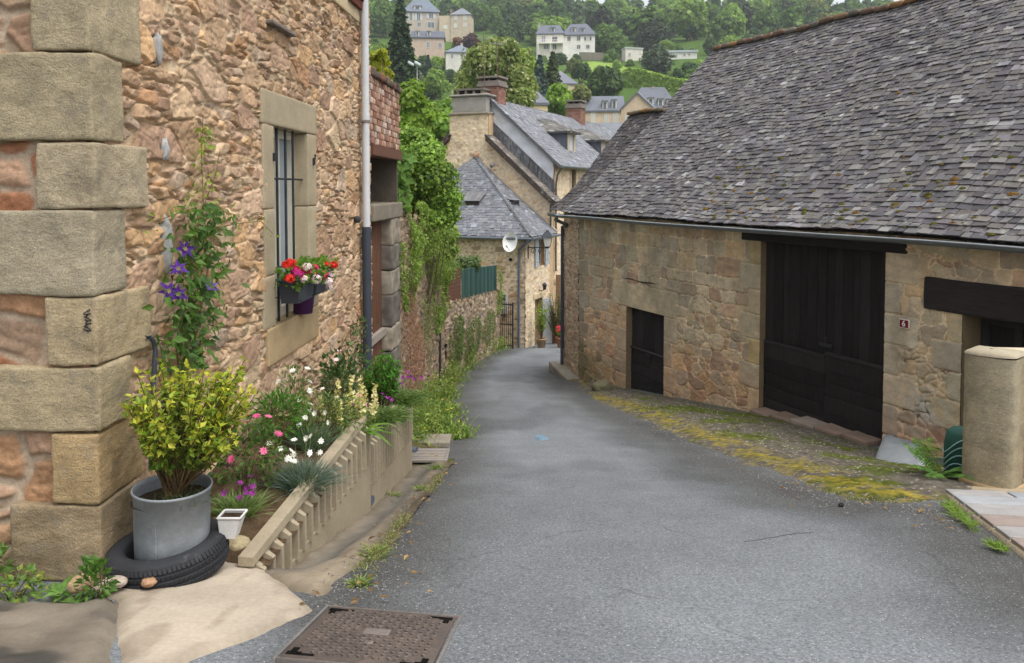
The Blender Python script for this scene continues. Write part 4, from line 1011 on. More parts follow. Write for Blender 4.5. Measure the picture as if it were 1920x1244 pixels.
# jambs of the small door
vv = np.linspace(sd[2] - .2, sdt - .02, 5)
for k in range(4):
    rc_.append((sd[0] - (.30 if k % 2 else .46), sd[0] + .1, vv[k], vv[k + 1], [(167, 153, 131), (154, 146, 132), (160, 151, 134), (171, 155, 129)][k], .8, .25))
    rc_.append((sd[1] - .1, sd[1] + (.44 if k % 2 else .28), vv[k], vv[k + 1], [(165, 149, 125), (169, 155, 134), (156, 145, 127), (165, 153, 134)][k], .8, .25))
vv = np.linspace(bd[2] - .25, bd[3] + .02, 9)
for k in range(8):
    rc_.append((bd[0] - (.30 if k % 2 else .55), bd[0] + .1, vv[k], vv[k + 1], [(167, 155, 134), (173, 160, 136), (162, 153, 136), (160, 144, 110)][k % 4], .85, .22))
    rc_.append((bd[1] - .1, bd[1] + (.55 if k % 2 else .26), vv[k], vv[k + 1], [(165, 155, 138), (171, 163, 146), (158, 150, 136), (173, 160, 140)][k % 4], .7, .3))
vv = np.linspace(-3.9, fdt, 7)
for k in range(6): rc_.append((fd0 - (.22 if k % 2 else .45), fd0 + .1, vv[k], vv[k + 1], [(167, 159, 142), (154, 146, 132), (173, 160, 134)][k % 3], .8, .3))
vv = np.linspace(-5.2, -.6, 13)
for k in range(12): rc_.append((-.2, .26 if k % 2 else .46, vv[k], vv[k + 1], [(135, 127, 113), (120, 112, 98), (145, 137, 123), (128, 120, 106)][k % 4], .8, .4))
us = np.arange(0, BLEN, .018); vs = np.arange(-5.6, -.38, .016)
LOWC = [(166, 142, 120), (156, 132, 114), (148, 134, 118), (170, 146, 124), (140, 124, 110), (160, 134, 114), (150, 140, 122), (154, 124, 106)]
mb = wall(BW, us, vs, blay, [(172, 160, 138), (166, 155, 135), (178, 162, 138), (157, 148, 133), (174, 156, 129), (162, 149, 130), (153, 143, 128), (176, 165, 145), (170, 149, 124), (148, 136, 121), (179, 157, 128)] + LOWC[:3], (204, 188, 162), 250,
          warp=.035, relief=.019, tilt=.016, joint=(.003, .012), rough=.010, mrec=.004, mvar=.3, colvar=.10, rects=rc_, stain=bstain,
          holes=[(sd[0], sd[1], -9, sdt), (bd[0], bd[1], -9, bd[3]), (fd0, fd1, -9, fdt)])
for (a, b, t, dpt) in ((sd[0], sd[1], sdt, .2), (bd[0], bd[1], bd[3], .14), (fd0, fd1, fdt, .38)):
    reveal(mb, BW, a, b, -5.6, t, -dpt, .012, srgb(138, 120, 92), 'LRT')
mb.build('wall', M['stone'], barn)
mb = MB(); c0, c1 = BW.hit(1172, 522), BW.hit(1232, 534); tube(mb, [BW.p(c0[0] + (c1[0] - c0[0]) * t, c0[1] + (c1[1] - c0[1]) * t + .012 * math.sin(t * 9), .012) for t in np.linspace(0, 1, 9)], [.006, .012, .014, .012, .014, .016, .013, .012, .005], 6, (.01, .009, .008)); mb.build('crack', M['plain'], barn)
mb = MB()      # the body of the barn behind the street wall
for (a, b, c, d) in ((0, sd[0] - .01, -5.6, -.42), (sd[1] + .01, bd[0] - .01, -5.6, -.42), (bd[1] + .01, fd0 - .01, -5.6, -.42), (fd1 + .01, BLEN, -5.6, -.42), (sd[0] - .01, sd[1] + .01, sdt + .01, -.42), (bd[0] - .01, bd[1] + .01, bd[3] + .01, -.42), (fd0 - .01, fd1 + .01, fdt + .01, -.42)):
    BW.box(mb, a, b, c, d, -.45, -.02, srgb(138, 122, 98))
# gable end
e0 = [BW.p(.01, -5.6, -.03), BW.p(.01, -5.6, -8.4), BW.p(.01, -.45, -8.4), BW.p(.01, 3.55, -4.22), BW.p(.01, -.45, -.03)]
e1 = [q + BU * .4 for q in e0]
mb.add(e0 + e1, [(0, 1, 2, 3, 4), (9, 8, 7, 6, 5), (0, 4, 9, 5), (1, 0, 5, 6), (2, 1, 6, 7), (3, 2, 7, 8), (4, 3, 8, 9)], srgb(92, 88, 80))
mb.build('wall_core', M['stone'], barn)

PR = np.array([(.37, -.60), (-.1, -.26), (-.55, .12), (-1.5, 1.0), (-2.8, 2.3), (-4.22, 3.70)])
PL = np.r_[0, np.cumsum(np.linalg.norm(np.diff(PR, axis=0), axis=1))]
vmax = PL[-1]
def SB(u, v):
    v = np.asarray(v, float); u = np.asarray(u, float)
    n = np.interp(v, PL, PR[:, 0]); z = np.interp(v, PL, PR[:, 1])
    P = np.stack([u * .35, v * .5], -1); s = (fbm(P, 3, 260) - .5) * .26 * np.sin(np.pi * np.clip(v / vmax, 0, 1) * .85)
    z = z + s + .035 * (fbm(np.stack([u * .8, v * 0], -1), 3, 261) - .5) * 2
    return BW.P0 + u[..., None] * BU + (z)[..., None] * Z + n[..., None] * BN
mb = MB()
SLC = [(103, 101, 101), (95, 92, 94), (111, 108, 107), (86, 84, 87), (116, 114, 111), (100, 95, 96), (105, 100, 95), (82, 79, 82), (94, 89, 91)]
slates(mb, SB, vmax, lambda v: (-.28 + .0 * v, BLEN + .3), .108, .165, SLC, 3, lift=.028, th=.016, light=.09, var=.22)
uu = np.linspace(-.26, BLEN + .3, 120); vq = np.linspace(.02, vmax, 30); U_, V_ = np.meshgrid(uu, vq, indexing='ij')
X = SB(U_, V_); nv = A3(*(BN * .7 + Z * .7)); mb.add((X - nv * .012).reshape(-1, 3), grid_faces(*U_.shape).reshape(-1, 4), srgb(48, 46, 46), True)
mb.add((X - nv * .07).reshape(-1, 3), grid_faces(*U_.shape)[..., ::-1].reshape(-1, 4), srgb(52, 44, 38), True)
# rear slope
bk = [BW.p(-.25, 3.72, -4.24), BW.p(BLEN, 3.72, -4.24), BW.p(BLEN, -.6, -8.7), BW.p(-.25, -.6, -8.7)]
mb.add(bk, [(0, 1, 2, 3)], srgb(70, 68, 68))
roof = mb.build('roof', M['slate'], barn)
# moss cushions on the slates
mb = MB(); g = np.random.default_rng(19); k = 170
mu_ = g.uniform(4.5, BLEN, k); mv_ = np.abs(g.normal(0, 1.1, k)) + .1; X = SB(mu_, mv_)
for i in range(k):
    s = g.uniform(.025, .065); col = srgb(*[(96, 92, 44), (112, 98, 48), (84, 86, 42), (128, 98, 50)][g.integers(0, 4)])
    th = np.linspace(0, 2 * np.pi, 7)[:-1]; c = X[i] + nv * .03
    ring = [c + (BU * math.cos(t) * s * g.uniform(.8, 1.7) + (Z * .7 - BN * .7) * math.sin(t) * s * .6) for t in th]
    mb.add(ring + [c + nv * s * .5], [(j, (j + 1) % 6, 6) for j in range(6)], col, True)
tag(mb.build('moss', M['soil'], roof), kind='stuff')
mb = MB(); u = -.25
RC = [(126, 104, 86), (112, 104, 96), (124, 102, 82), (104, 98, 90), (122, 108, 96), (138, 108, 76), (116, 96, 82)]
while u < BLEN:
    L = g.uniform(.28, .42); p = SB(np.array(u + L / 2), np.array(vmax))
    rbox(mb, p + A3(0, 0, .02 + g.uniform(-.015, .02)) - BN * .02, axis_frame(BU)[[0, 1, 2]], (.34, .13, L - .01), .06, 5, .02, 7, srgb(*RC[g.integers(0, len(RC))]), int(g.integers(0, 99)), .4); u += L
mb.build('ridge_tiles', M['stone'], barn)
# gutter
def gut(u): return BW.p(u, -.67 + .004 * math.sin(u * 1.3) + .01 * math.sin(u * .7 + 1), .46)
mb = MB(); uu = np.linspace(-.3, BLEN, 40); th = np.linspace(math.pi, 2 * math.pi, 9); rows = []
for u in uu: rows.append([gut(u) + BN * math.cos(t) * .062 + Z * math.sin(t) * .062 for t in th])
V = np.array(rows); mb.add(V.reshape(-1, 3), grid_faces(*V.shape[:2]).reshape(-1, 4), srgb(118, 124, 130), True)
mb.add((V * 1.0 + Z * .004).reshape(-1, 3), grid_faces(*V.shape[:2])[..., ::-1].reshape(-1, 4), srgb(90, 94, 98), True)
tube(mb, [gut(u) + BN * .062 + Z * .004 for u in uu], .0115, 8, srgb(176, 184, 190))
for u in np.arange(.4, BLEN, 1.15): tube(mb, [gut(u) + BN * .064 + Z * .004, gut(u) - Z * .066, gut(u) - BN * .1 - Z * .02, gut(u) - BN * .3 + Z * .1], .006, 5, srgb(80, 82, 86))
M['gutter'] = gen('zinc_gutter', None, .4, .55, .15, 3, 4, 40, .1, .05)
mb.build('gutter', M['gutter'], barn)
# timber under the eaves and over the openings
BLK = srgb(54, 50, 48)
mb = MB(); u0, u1 = BW.hit(1392, 448)[0], BW.hit(1702, 470)[0]; BW.rbox(mb, u0, u1, bd[3] - .005, bd[3] + .17, -.14, .03, .02, 12, .008, 4, BLK * .8, 4, .2); mb.build('door_beam', M['woodh'], barn)
mb = MB(); u0 = BW.hit(1736, 540)[0]; v1 = BW.hit(1736, 521)[1]; BW.rbox(mb, u0, fd1 + .55, fdt - .01, fdt + .42, -.36, .05, .03, 16, .014, 3, BLK, 7, .25); mb.build('oak_lintel', M['woodh'], barn)
def boards(mb, u0, u1, v0, v1, n, k, col, seed, horiz=False):
    g = np.random.default_rng(seed); e = np.linspace(v0, v1, k + 1) if horiz else np.linspace(u0, u1, k + 1); e[1:-1] += g.uniform(-.2, .2, k - 1) * (e[1] - e[0])
    for a, b in zip(e[:-1], e[1:]):
        c = col * g.uniform(.75, 1.3); dn = g.uniform(-.004, .004)
        if horiz: BW.rbox(mb, u0, u1, a + .003, b - .003, n - .03, n + dn, .005, 8, .003, 6, c, int(g.integers(0, 99)), .2)
        else: BW.rbox(mb, a + .003, b - .003, v0, v1, n - .03, n + dn, .005, 8, .003, 6, c, int(g.integers(0, 99)), .2)
DK = srgb(43, 40, 40)
um = BW.hit(1541, 650)[0]
for (a, b, dn, sdd, lab) in ((bd[0] + .015, um - .006, -.09, 1, 'left'), (um + .006, bd[1] - .015, -.085, 2, 'right')):
    vm = BW.hit(1425 if lab == 'left' else 1541, 640 if lab == 'left' else 664)[1]; vb = (BW.hit(1425, 772)[1] if lab == 'left' else BW.hit(1655, 842)[1])
    mb = MB(); boards(mb, a, b, vm + .02, bd[3] - .01, dn, 7, DK, sdd); boards(mb, a, b, vb, vm - .02, dn + .022, 5, DK * 1.12, sdd + 5, True)
    do = mb.build('door', M['wood'], barn)
    mb = MB(); BW.rbox(mb, a, b, vm - .03, vm + .03, dn - .03, dn + .035, .008, 8, .003, 6, DK * 1.5, 3, .1); mb.build('mid_rail', M['woodh'], do)
mb = MB(); v = BW.hit(1541, 648)[1]; BW.box(mb, um - .13, um + .16, v - .025, v + .03, -.085, -.05); tube(mb, [BW.p(um + .03, v + .05, -.05), BW.p(um + .03, v + .13, -.05)], .018, 8); mb.build('latch', M['iron'], do)
vm = BW.hit(1175, 650)[1]; sm_ = (sd[0] + sd[1]) / 2
mb = MB(); boards(mb, sd[0] + .01, sd[1] - .01, vm + .02, sdt - .005, -.13, 6, DK * 1.15, 11); boards(mb, sd[0] + .01, sm_ + .1, sd[2] - .25, vm - .015, -.115, 4, DK * 1.25, 12, True); boards(mb, sm_ + .106, sd[1] - .01, sd[2] - .25, vm - .015, -.112, 4, DK * 1.2, 13, True)
do = mb.build('door', M['wood'], barn); do['label'] = 'low black door under the big stone lintel'
mb = MB(); BW.rbox(mb, sd[0] + .01, sd[1] - .01, vm - .02, vm + .02, -.15, -.085, .006, 8, .002, 6, DK * 2.6, 3, .1); mb.build('mid_rail', M['woodh'], do)
mb = MB(); u, v = BW.hit(1217, 670, -.08); tube(mb, [BW.p(u - .09, v + .04, -.085), BW.p(u + .07, v + .01, -.085)], .012, 6); tube(mb, [BW.p(u, v + .02, -.08), BW.p(u, v - .07, -.08)], .014, 6); mb.build('latch', M['iron'], do)
# panelled front door
mb = MB(); c = srgb(56, 54, 54)
for (a, b) in ((fd0 + .01, fd0 + .13), (fd0 + .46, fd0 + .56), (fd1 - .13, fd1 - .01)): BW.box(mb, a, b, -4.1, fdt - .005, -.36, -.31, c)
for v in (fdt - .14, fdt - .95, -3.1): BW.box(mb, fd0 + .13, fd1 - .13, v, v + .135, -.36, -.313, c)
BW.box(mb, fd0 + .02, fd1 - .02, -4.1, fdt - .01, -.375, -.352, c * .55); do = mb.build('door', M['wood'], barn); do['label'] = 'panelled front door under the black oak lintel'
mb = MB(); BW.rbox(mb, fd1 + .0, fd1 + .12, -4.1, fdt - .01, -.3, .02, .01, 4, 0, 1, srgb(150, 96, 62)); mb.build('door_post', M['wood'], barn)
# doorsteps
mb = MB(); g = np.random.default_rng(6)
for k in range(5):
    a = bd[0] + .05 + k * (bd[1] - bd[0] - .1) / 5; b = a + (bd[1] - bd[0] - .1) / 5 - .02; pt = BW.p((a + b) / 2, 0, .12); z = G(pt[0], pt[1]) + .06
    BW.rbox(mb, a, b, z - .25, z + .02 + g.uniform(-.01, .02), -.2, .28 + g.uniform(-.05, .05), .025, 8, .012, 6, srgb(*[(146, 126, 112), (134, 116, 102), (150, 138, 126)][k % 3]), k, .2)
mb.build('doorstep', M['dressed'], barn); mb = MB(); BW.rbox(mb, sd[0] - .25, sd[1] + .1, sd[2] - .45, sd[2] - .03, -.2, .25, .03, 10, .015, 5, srgb(140, 132, 120), 21, .2)
mb.build('doorstep', M['dressed'], barn)
# moss-grown foot stone at the far corner
rp = onroad(1128, 736); mb = MB(); rock(mb, rp + A3(0, 0, .1), (.42, .34, .34), srgb(112, 108, 84), 4); tag(mb.build('boulder', M['stone'], loc=rp), 'mossy squared boulder at the foot of the barn left of the low door', 'stone')

# house number plate
u, v = BW.hit(1700, 607); plate = thing('number_plate', 'small dark red enamel house number plate reading 6 beside the big doors', 'sign', BW.p(u, v, .045))
mb = MB(); BW.rbox(mb, u - .082, u + .082, v - .062, v + .062, .03, .052, .006, 4, 0, 1, srgb(236, 226, 220)); mb.build('border', M['plain'], plate)
mb = MB(); BW.rbox(mb, u - .072, u + .072, v - .052, v + .052, .04, .055, .005, 4, 0, 1, srgb(112, 20, 30)); mb.build('field', M['plain'], plate)
cu = bpy.data.curves.new('six', 'FONT'); cu.body = '6'; cu.size = .115; cu.align_x = 'CENTER'; cu.align_y = 'CENTER'; cu.extrude = .001; cu.offset = .0025
to = bpy.data.objects.new('digit', cu); COL.objects.link(to); to.parent = plate
from mathutils import Matrix
mt = Matrix((BU.tolist(), Z.tolist(), BN.tolist())).transposed().to_4x4(); mt.translation = Vector(BN * .0125); to.matrix_local = mt
M['white'] = gen('white_enamel', srgb(236, 232, 226), .35, 0, .03, 5, 3, 40, .03, 0); cu.materials.append(M['white'])
bpy.context.view_layer.update(); me_ = bpy.data.meshes.new_from_object(to); me_.materials.clear(); me_.materials.append(M['white']); t2 = bpy.data.objects.new('digit', me_); COL.objects.link(t2); t2.parent = plate; t2.matrix_local = mt; bpy.data.objects.remove(to)

# slanting cement slab against the barn
sp = onroad(1690, 884); sc = BW.hit(1690, 880)
mb = MB(); a = onroad(1634, 868); b = onroad(1738, 890); ba = BW.p(BW.hit(1662, 800)[0], 0, .05); bb = BW.p(BW.hit(1737, 800)[0], 0, .05)
za, zb = BW.hit(1662, 815, .05)[1], BW.hit(1735, 832, .05)[1]
n = 14; Q = np.zeros((n, n, 3))
for i in range(n):
    for j in range(n):
        s, t = i / (n - 1), j / (n - 1); lo_ = a + (b - a) * s; hi_ = np.array([*(ba + (bb - ba) * s)[:2], za + (zb - za) * s])
        Q[i, j] = lo_ + (hi_ - lo_) * t + A3(0, 0, .07 * math.sin(math.pi * t) + .05 * (vnoise(np.array([[s * 5, t * 5]]), 4)[0] - .5) - (.06 if j == 0 else 0))
Q[0, :, 2] -= .12; Q[-1, :, 2] -= .12
mb.add(Q.reshape(-1, 3), grid_faces(n, n).reshape(-1, 4), srgb(150, 155, 158), True); tag(mb.build('cement_slab', M['concrete'], loc=sp), 'pale grey cement apron slanting against the barn foot beside the fern', 'slab')

# ------------------------------------------------------------------ lower wing beyond the barn
WF = Fr([1.40, 21.4, 0], [.172, -.985, 0]); WL = 1.60
US = unit([.5, -.866, 0])
wing = thing('wing_house', 'narrow lower wing with mossy slate ridge joined to the far end of the barn', 'house', WF.p(.8, -4.8, -1))
mb = wall(WF, np.arange(0, WL, .02), np.arange(-5.6, -.5, .02), two_scale(.26, .16, .16, .08, .4, 44), [(186, 160, 132), (172, 146, 120), (160, 132, 108), (192, 170, 144), (166, 140, 118)], (190, 170, 144), 270, warp=.03, relief=.03, tilt=.03, rough=.01)
wg = [WF.p(0, -5.6, -.02), WF.p(0, -5.6, -4.2), WF.p(0, -.5, -4.2), WF.p(0, 1.95, -1.96), WF.p(0, -.5, -.02)]
wg[3] = wg[3] - Z * .05; wh = [q + (US if i in (2, 3) else WF.U) * .3 for i, q in enumerate(wg)]; mb.add(wg + wh, [(0, 1, 2, 3, 4), (9, 8, 7, 6, 5), (0, 4, 9, 5), (1, 0, 5, 6), (2, 1, 6, 7), (3, 2, 7, 8), (4, 3, 8, 9)], srgb(170, 146, 120))
mb.build('wall', M['stone'], wing)
PW = np.array([(.30, -.60), (-.35, -.02), (-1.1, .93), (-1.96, 2.02)]); PWL = np.r_[0, np.cumsum(np.linalg.norm(np.diff(PW, axis=0), axis=1))]
def SW(u, v):
    u, v = np.broadcast_arrays(np.asarray(u, float), np.asarray(v, float))
    return US * u[..., None] + WF.pv(u * 0, np.interp(v, PWL, PW[:, 1]) + .06 * (fbm(np.stack([u, v], -1), 2, 7) - .5), np.interp(v, PWL, PW[:, 0]))
def wend(v):
    q = WF.p(0, 0, float(np.interp(v, PWL, PW[:, 0]))) - BW.P0
    return -float(q @ BU) / float(US @ BU) + .10
mb = MB(); slates(mb, SW, PWL[-1], lambda v: (-.2, wend(v)), .11, .18, [(82, 77, 77), (74, 70, 71), (90, 84, 82), (68, 64, 66)], 5, light=.04)
U_, V_ = np.meshgrid(np.linspace(-.18, 1.12, 12), np.linspace(.02, PWL[-1], 12), indexing='ij'); X = SW(U_, V_) - (WF.N * .7 + Z * .7) * .015
mb.add(X.reshape(-1, 3), grid_faces(12, 12).reshape(-1, 4), srgb(46, 44, 44)); mb.add([WF.p(-.2, 2.02, -1.97), WF.p(-.2, 2.02, -1.97) + US * 1.3, WF.p(1.0, -.6, -4.4), WF.p(-.2, -.6, -4.4)], [(0, 1, 2, 3)], srgb(60, 58, 58)); mb.build('roof', M['slate'], wing)
mb = MB(); g = np.random.default_rng(3)
for k in range(5): rbox(mb, WF.p(0, 2.05 + g.uniform(-.02, .02), -1.96) + US * (-.1 + k * .28), axis_frame(US), (.26, .10, .3), .045, 5, .03, 7, srgb(*[(124, 104, 80), (108, 98, 80), (140, 108, 76)][k % 3]), k, .45)
mb.build('ridge_tiles', M['stone'], wing)
mb = MB(); tube(mb, [WF.p(-.25, -.69, .36), WF.p(WL - .1, -.69, .36)], .055, 10, srgb(96, 100, 104)); mb.build('gutter', M['gutter'], wing)
mb = MB(); dx = WF.p(.07, 0, .07); gp0 = gut(-.3)
tube(mb, [gp0, gp0 + A3(-.02, .1, -.06), gp0 + A3(-.03, .5, -.13), dx + A3(.1, -.35, -.95), dx + A3(.0, -.02, -1.02), dx + A3(0, 0, -1.25), dx + A3(0, 0, -4.75)], .045, 12, srgb(84, 92, 104))
for z in (-1.9, -3.2, -4.3): tube(mb, [dx + A3(0, 0, z), dx + A3(0, 0, z - .03)], .051, 12, srgb(110, 116, 124))
mb.build('downpipe', M['gutter'], wing)
mb = MB(); WF.rbox(mb, -.35, 1.7, -5.1, -4.72, -.1, .34, .03, 12, .015, 5, srgb(150, 142, 128), 6, .2); mb.build('footing', M['dressed'], wing)

# ------------------------------------------------------------------ gate pillar, low wall and paving on the right
pb = onroad(1862, 928); py_ = 6.85; pc = A3((1866 - 960) / 1500 * py_, py_, 0); pzb = G(4.1, 6.85) + .03; pzt = at(1815, 668, py_)[2]
pil = thing('gate_pillar', 'sandstone gate pillar with rounded front and domed cap at the right edge', 'pillar', (pc[0], pc[1], pzb))
def dsec(r, k=22):
    a = np.linspace(-math.pi * .5, math.pi * .5, k)           # rounded side to the left front
    return np.array([(-math.cos(t) * r * .36 - .02, math.sin(t) * r) for t in a] + [(r * .95, r), (r * .95, -r)])
ds = dsec(.205); rot = rotz(math.radians(38))[:2, :2]; ds = ds @ rot.T
lv = np.linspace(pzb - .1, pzt, 34); V = []
for z in lv: V.append(np.c_[ds * (1 + .004 * math.sin(z * 40)), np.full(len(ds), z)])
V = np.array(V); k = len(ds); nse = (fbm(V.reshape(-1, 3) * 9, 3, 6) - .5) * .012; Vf = V.reshape(-1, 3) * np.c_[1 + nse * 2, 1 + nse * 2, np.ones(len(nse))]
I = np.arange(len(lv) * k).reshape(len(lv), k); J = np.roll(I, -1, 1)
mb = MB(); mb.add(Vf + A3(pc[0], pc[1], 0), np.stack([I[:-1], J[:-1], J[1:], I[1:]], -1).reshape(-1, 4), srgb(158, 148, 124) * (1 + .3 * (fbm(Vf * np.array([6, 6, 1.3]), 4, 3) - .5))[:, None], True)
mb.build('shaft', M['pecked'], pil)
mb = MB(); V = []
for t in np.linspace(0, 1, 8): V.append(np.c_[ds * (1.03 * math.cos(t * 1.5)) , np.full(len(ds), pzt + .055 * math.sin(t * 1.57))])
V = np.array(V).reshape(-1, 3); V[:, 2] += .05 * (V[:, 0] + .2); I = np.arange(8 * k).reshape(8, k); J = np.roll(I, -1, 1); mb.add(V + A3(pc[0], pc[1], 0), np.stack([I[:-1], J[:-1], J[1:], I[1:]], -1).reshape(-1, 4), srgb(166, 156, 134), True)
mb.build('cap', M['dressed'], pil)
mb = MB(); V = []
for z in (pzb - .1, pzb + .015, pzb + .03): V.append(np.c_[ds * (1.12 if z < pzb + .02 else 1.02), np.full(k, z)])
V = np.array(V).reshape(-1, 3); I = np.arange(3 * k).reshape(3, k); J = np.roll(I, -1, 1); mb.add(V + A3(pc[0], pc[1], 0), np.stack([I[:-1], J[:-1], J[1:], I[1:]], -1).reshape(-1, 4), srgb(170, 146, 112)); mb.build('mortar_foot', M['concrete'], pil)
GW = Fr(pc + A3(.215, -.03, 0), [1, -.12, 0]); lw = thing('boundary_wall', 'low wall of red stone blocks with pale joints adjoining the pillar at the right edge', 'wall', GW.p(.7, pzb, 0))
mb = wall(GW, np.arange(0, 1.6, .012), np.arange(pzb - .1, pzt - .05, .012), lambda u, v: courses(u, v, np.arange(-3, 0, .16), lambda h: .26, 12), [(140, 104, 92), (128, 96, 86), (150, 116, 104)], (190, 172, 144), 280, warp=.012, relief=.012, tilt=.01, joint=(.01, .02), rough=.006); mb.build('wall', M['stone'], lw)
mb = MB(); GW.box(mb, 0, 1.6, pzb - .1, pzt - .06, -.4, -.01, srgb(160, 140, 116)); GW.rbox(mb, -.02, 1.62, pzt - .06, pzt - .0, -.44, .04, .02, 8, .006, 5, srgb(196, 180, 156), 3, .1); mb.build('wall_core', M['dressed'], lw)
# paving: irregular slabs on a raised bed
def _pav():
    poly = np.array([onroad(*q)[:2] for q in [(1766, 926), (1812, 905), (1900, 905)]] + [[6.6, 6.9], [6.6, 4.4]] + [onroad(1990, 1115)[:2], onroad(1921, 1050)[:2], onroad(1860, 1000)[:2]])
    z0 = lambda P: ground(P[..., 0], P[..., 1]) + .035
    patch('paving_bed', poly, .02, lambda P, d: z0(P) - .2 + .188 * sm(-.022, -.004, d), lambda P, d: np.tile(srgb(166, 152, 128), d.shape + (1,)) * (.8 + .4 * fbm(P * 8, 3, 4))[..., None], M['concrete'])
    c0 = poly[0]; ex = unit([*(poly[6] - poly[0]), 0])[:2]; ey = np.array([-ex[1], ex[0]])
    g = np.random.default_rng(3); cols = [(150, 155, 160), (160, 157, 154), (152, 138, 130), (142, 149, 157), (158, 160, 162), (128, 132, 138)]
    mb = MB(); a = .01; r = 0
    while a < 3.4:
        w = g.uniform(.3, .46); b = .012
        while b < 2.4:
            l = g.uniform(.35, .75); m = c0 + ex * (a + w / 2) + ey * (b + l / 2)
            if poly_sd(m[None], poly)[0] > .02:
                zc = float(z0(m[None])[0]); tz = (G(m[0], m[1] + .2) - G(m[0], m[1] - .2)) / .4
                e1 = np.array([ex[0], ex[1], tz * ex[1]]); e1 /= np.linalg.norm(e1); e2 = np.array([ey[0], ey[1], tz * ey[1]]); e2 -= e1 * (e1 @ e2); e2 /= np.linalg.norm(e2)
                rbox(mb, A3(m[0], m[1], zc - .012), np.array([e1, e2, np.cross(e1, e2)]), (w - .02, l - .02, .045), .006, 8, .003, 8, srgb(*cols[g.integers(0, 6)]), int(g.integers(0, 99)), .1)
            b += l
        a += w
    tag(mb.build('paving', M['dressed']), kind='structure')
_pav()
# ------------------------------------------------------------------ houses at the foot of the lane
def PP(s, t, z): return OA + E1 * s + E2 * t + Z * z
HC = [(224, 202, 168), (214, 190, 154), (202, 174, 140), (230, 208, 176), (210, 188, 158), (220, 192, 150), (194, 170, 142)]
HM = (226, 208, 180)
def hwall(fr, u0, u1, v0, v1, seed, st=.05, holes=(), outline=None, cols=HC, rects=()):
    return wall(fr, np.arange(u0, u1 + st * .5, st), np.arange(v0, v1 + st * .5, st), two_scale(.38, .17, .22, .1, .3, seed), cols, HM, seed, warp=.025, relief=.03, tilt=.03, joint=(.002, .035), rough=.012, holes=holes, outline=outline, rects=rects)
SGR = [(120, 122, 128), (112, 114, 120), (126, 128, 132), (108, 110, 116)]
def tri_roof(mb, base, u, up, urange, seed, ch=.13, mw=.17, cols=SGR, light=.03):
    L = np.linalg.norm(up); upn = up / L
    S = lambda a, v: base + np.asarray(a)[..., None] * u + np.asarray(v)[..., None] * upn
    slates(mb, S, L, lambda v: urange(v / L), ch, mw, cols, seed, lift=.02, th=.014, light=light, var=.12)
    a0, b0 = urange(0); a1, b1 = urange(1); nrm = unit(np.cross(u, upn)); nrm = nrm if nrm[2] > 0 else -nrm
    q = [base + u * a0, base + u * b0, base + u * b1 + up, base + u * a1 + up]
    mb.add([p - nrm * .01 for p in q] + [p - nrm * .09 for p in q], [(0, 1, 2, 3), (7, 6, 5, 4), (0, 4, 5, 1), (1, 5, 6, 2), (2, 6, 7, 3), (3, 7, 4, 0)], srgb(60, 58, 58))

pav = thing('pavilion_house', 'small stone house with pyramid slate roof and white dish at the lane foot', 'house', PP(1.2, 3.2, -6.1))
wu = (1.28, 1.98); wv = (-3.05, -1.74); du_ = (.95, 1.75); dv = (-9, -4.3)
hwall(AF, 1.2, 6.5, -7.2, -1.6, 301, .04, cols=[(190, 160, 122), (178, 148, 112), (166, 140, 110), (198, 168, 128), (172, 150, 120), (190, 162, 130)]).build('front_wall', M['stone'], pav)
hwall(AR, 0, 2.62, -7.2, -1.6, 302, .04, holes=[(*wu, *wv), (*du_, *dv)]).build('side_wall', M['stone'], pav)
mb = MB(); AF.box(mb, 0, 6.48, -7.2, -1.7, -.4, -.02, srgb(180, 150, 116))
for q in ((.02, .95, -7.2, -1.7), (1.98, 2.6, -7.2, -1.7), (.95, 1.28, -4.3, -1.7), (1.28, 1.98, -1.74, -1.6), (1.28, 1.98, -4.3, -3.05), (1.75, 1.98, -7.2, -4.3)): AR.box(mb, *q, -.3, -.02, srgb(180, 150, 116))
mb.build('wall_core', M['stone'], pav)
apex = PP(2.53, 3.28, 1.32); mb = MB()
tri_roof(mb, PP(-.36, 6.9, -1.80), -E2, E1 * 2.89 + Z * 3.12, lambda t: (3.62 * t, 7.25 - 3.63 * t), 311)
tri_roof(mb, PP(-.36, -.36, -1.80), E1, E2 * 3.64 + Z * 3.12, lambda t: (2.89 * t, 2.9), 312)
rf = mb.build('roof', M['slate'], pav)
mb = MB(); tube(mb, [PP(-.36, -.36, -1.76), apex], .035, 6, srgb(112, 111, 111)); tube(mb, [PP(-.36, 6.9, -1.76), apex], .05, 6, srgb(126, 124, 122)); tube(mb, [apex, PP(2.52, -.36, -1.74)], .045, 6, srgb(168, 156, 138)); rock(mb, apex + A3(0, 0, .05), (.25, .25, .25), srgb(176, 140, 118), 3); mb.build('hip_ridge', M['dressed'], rf)
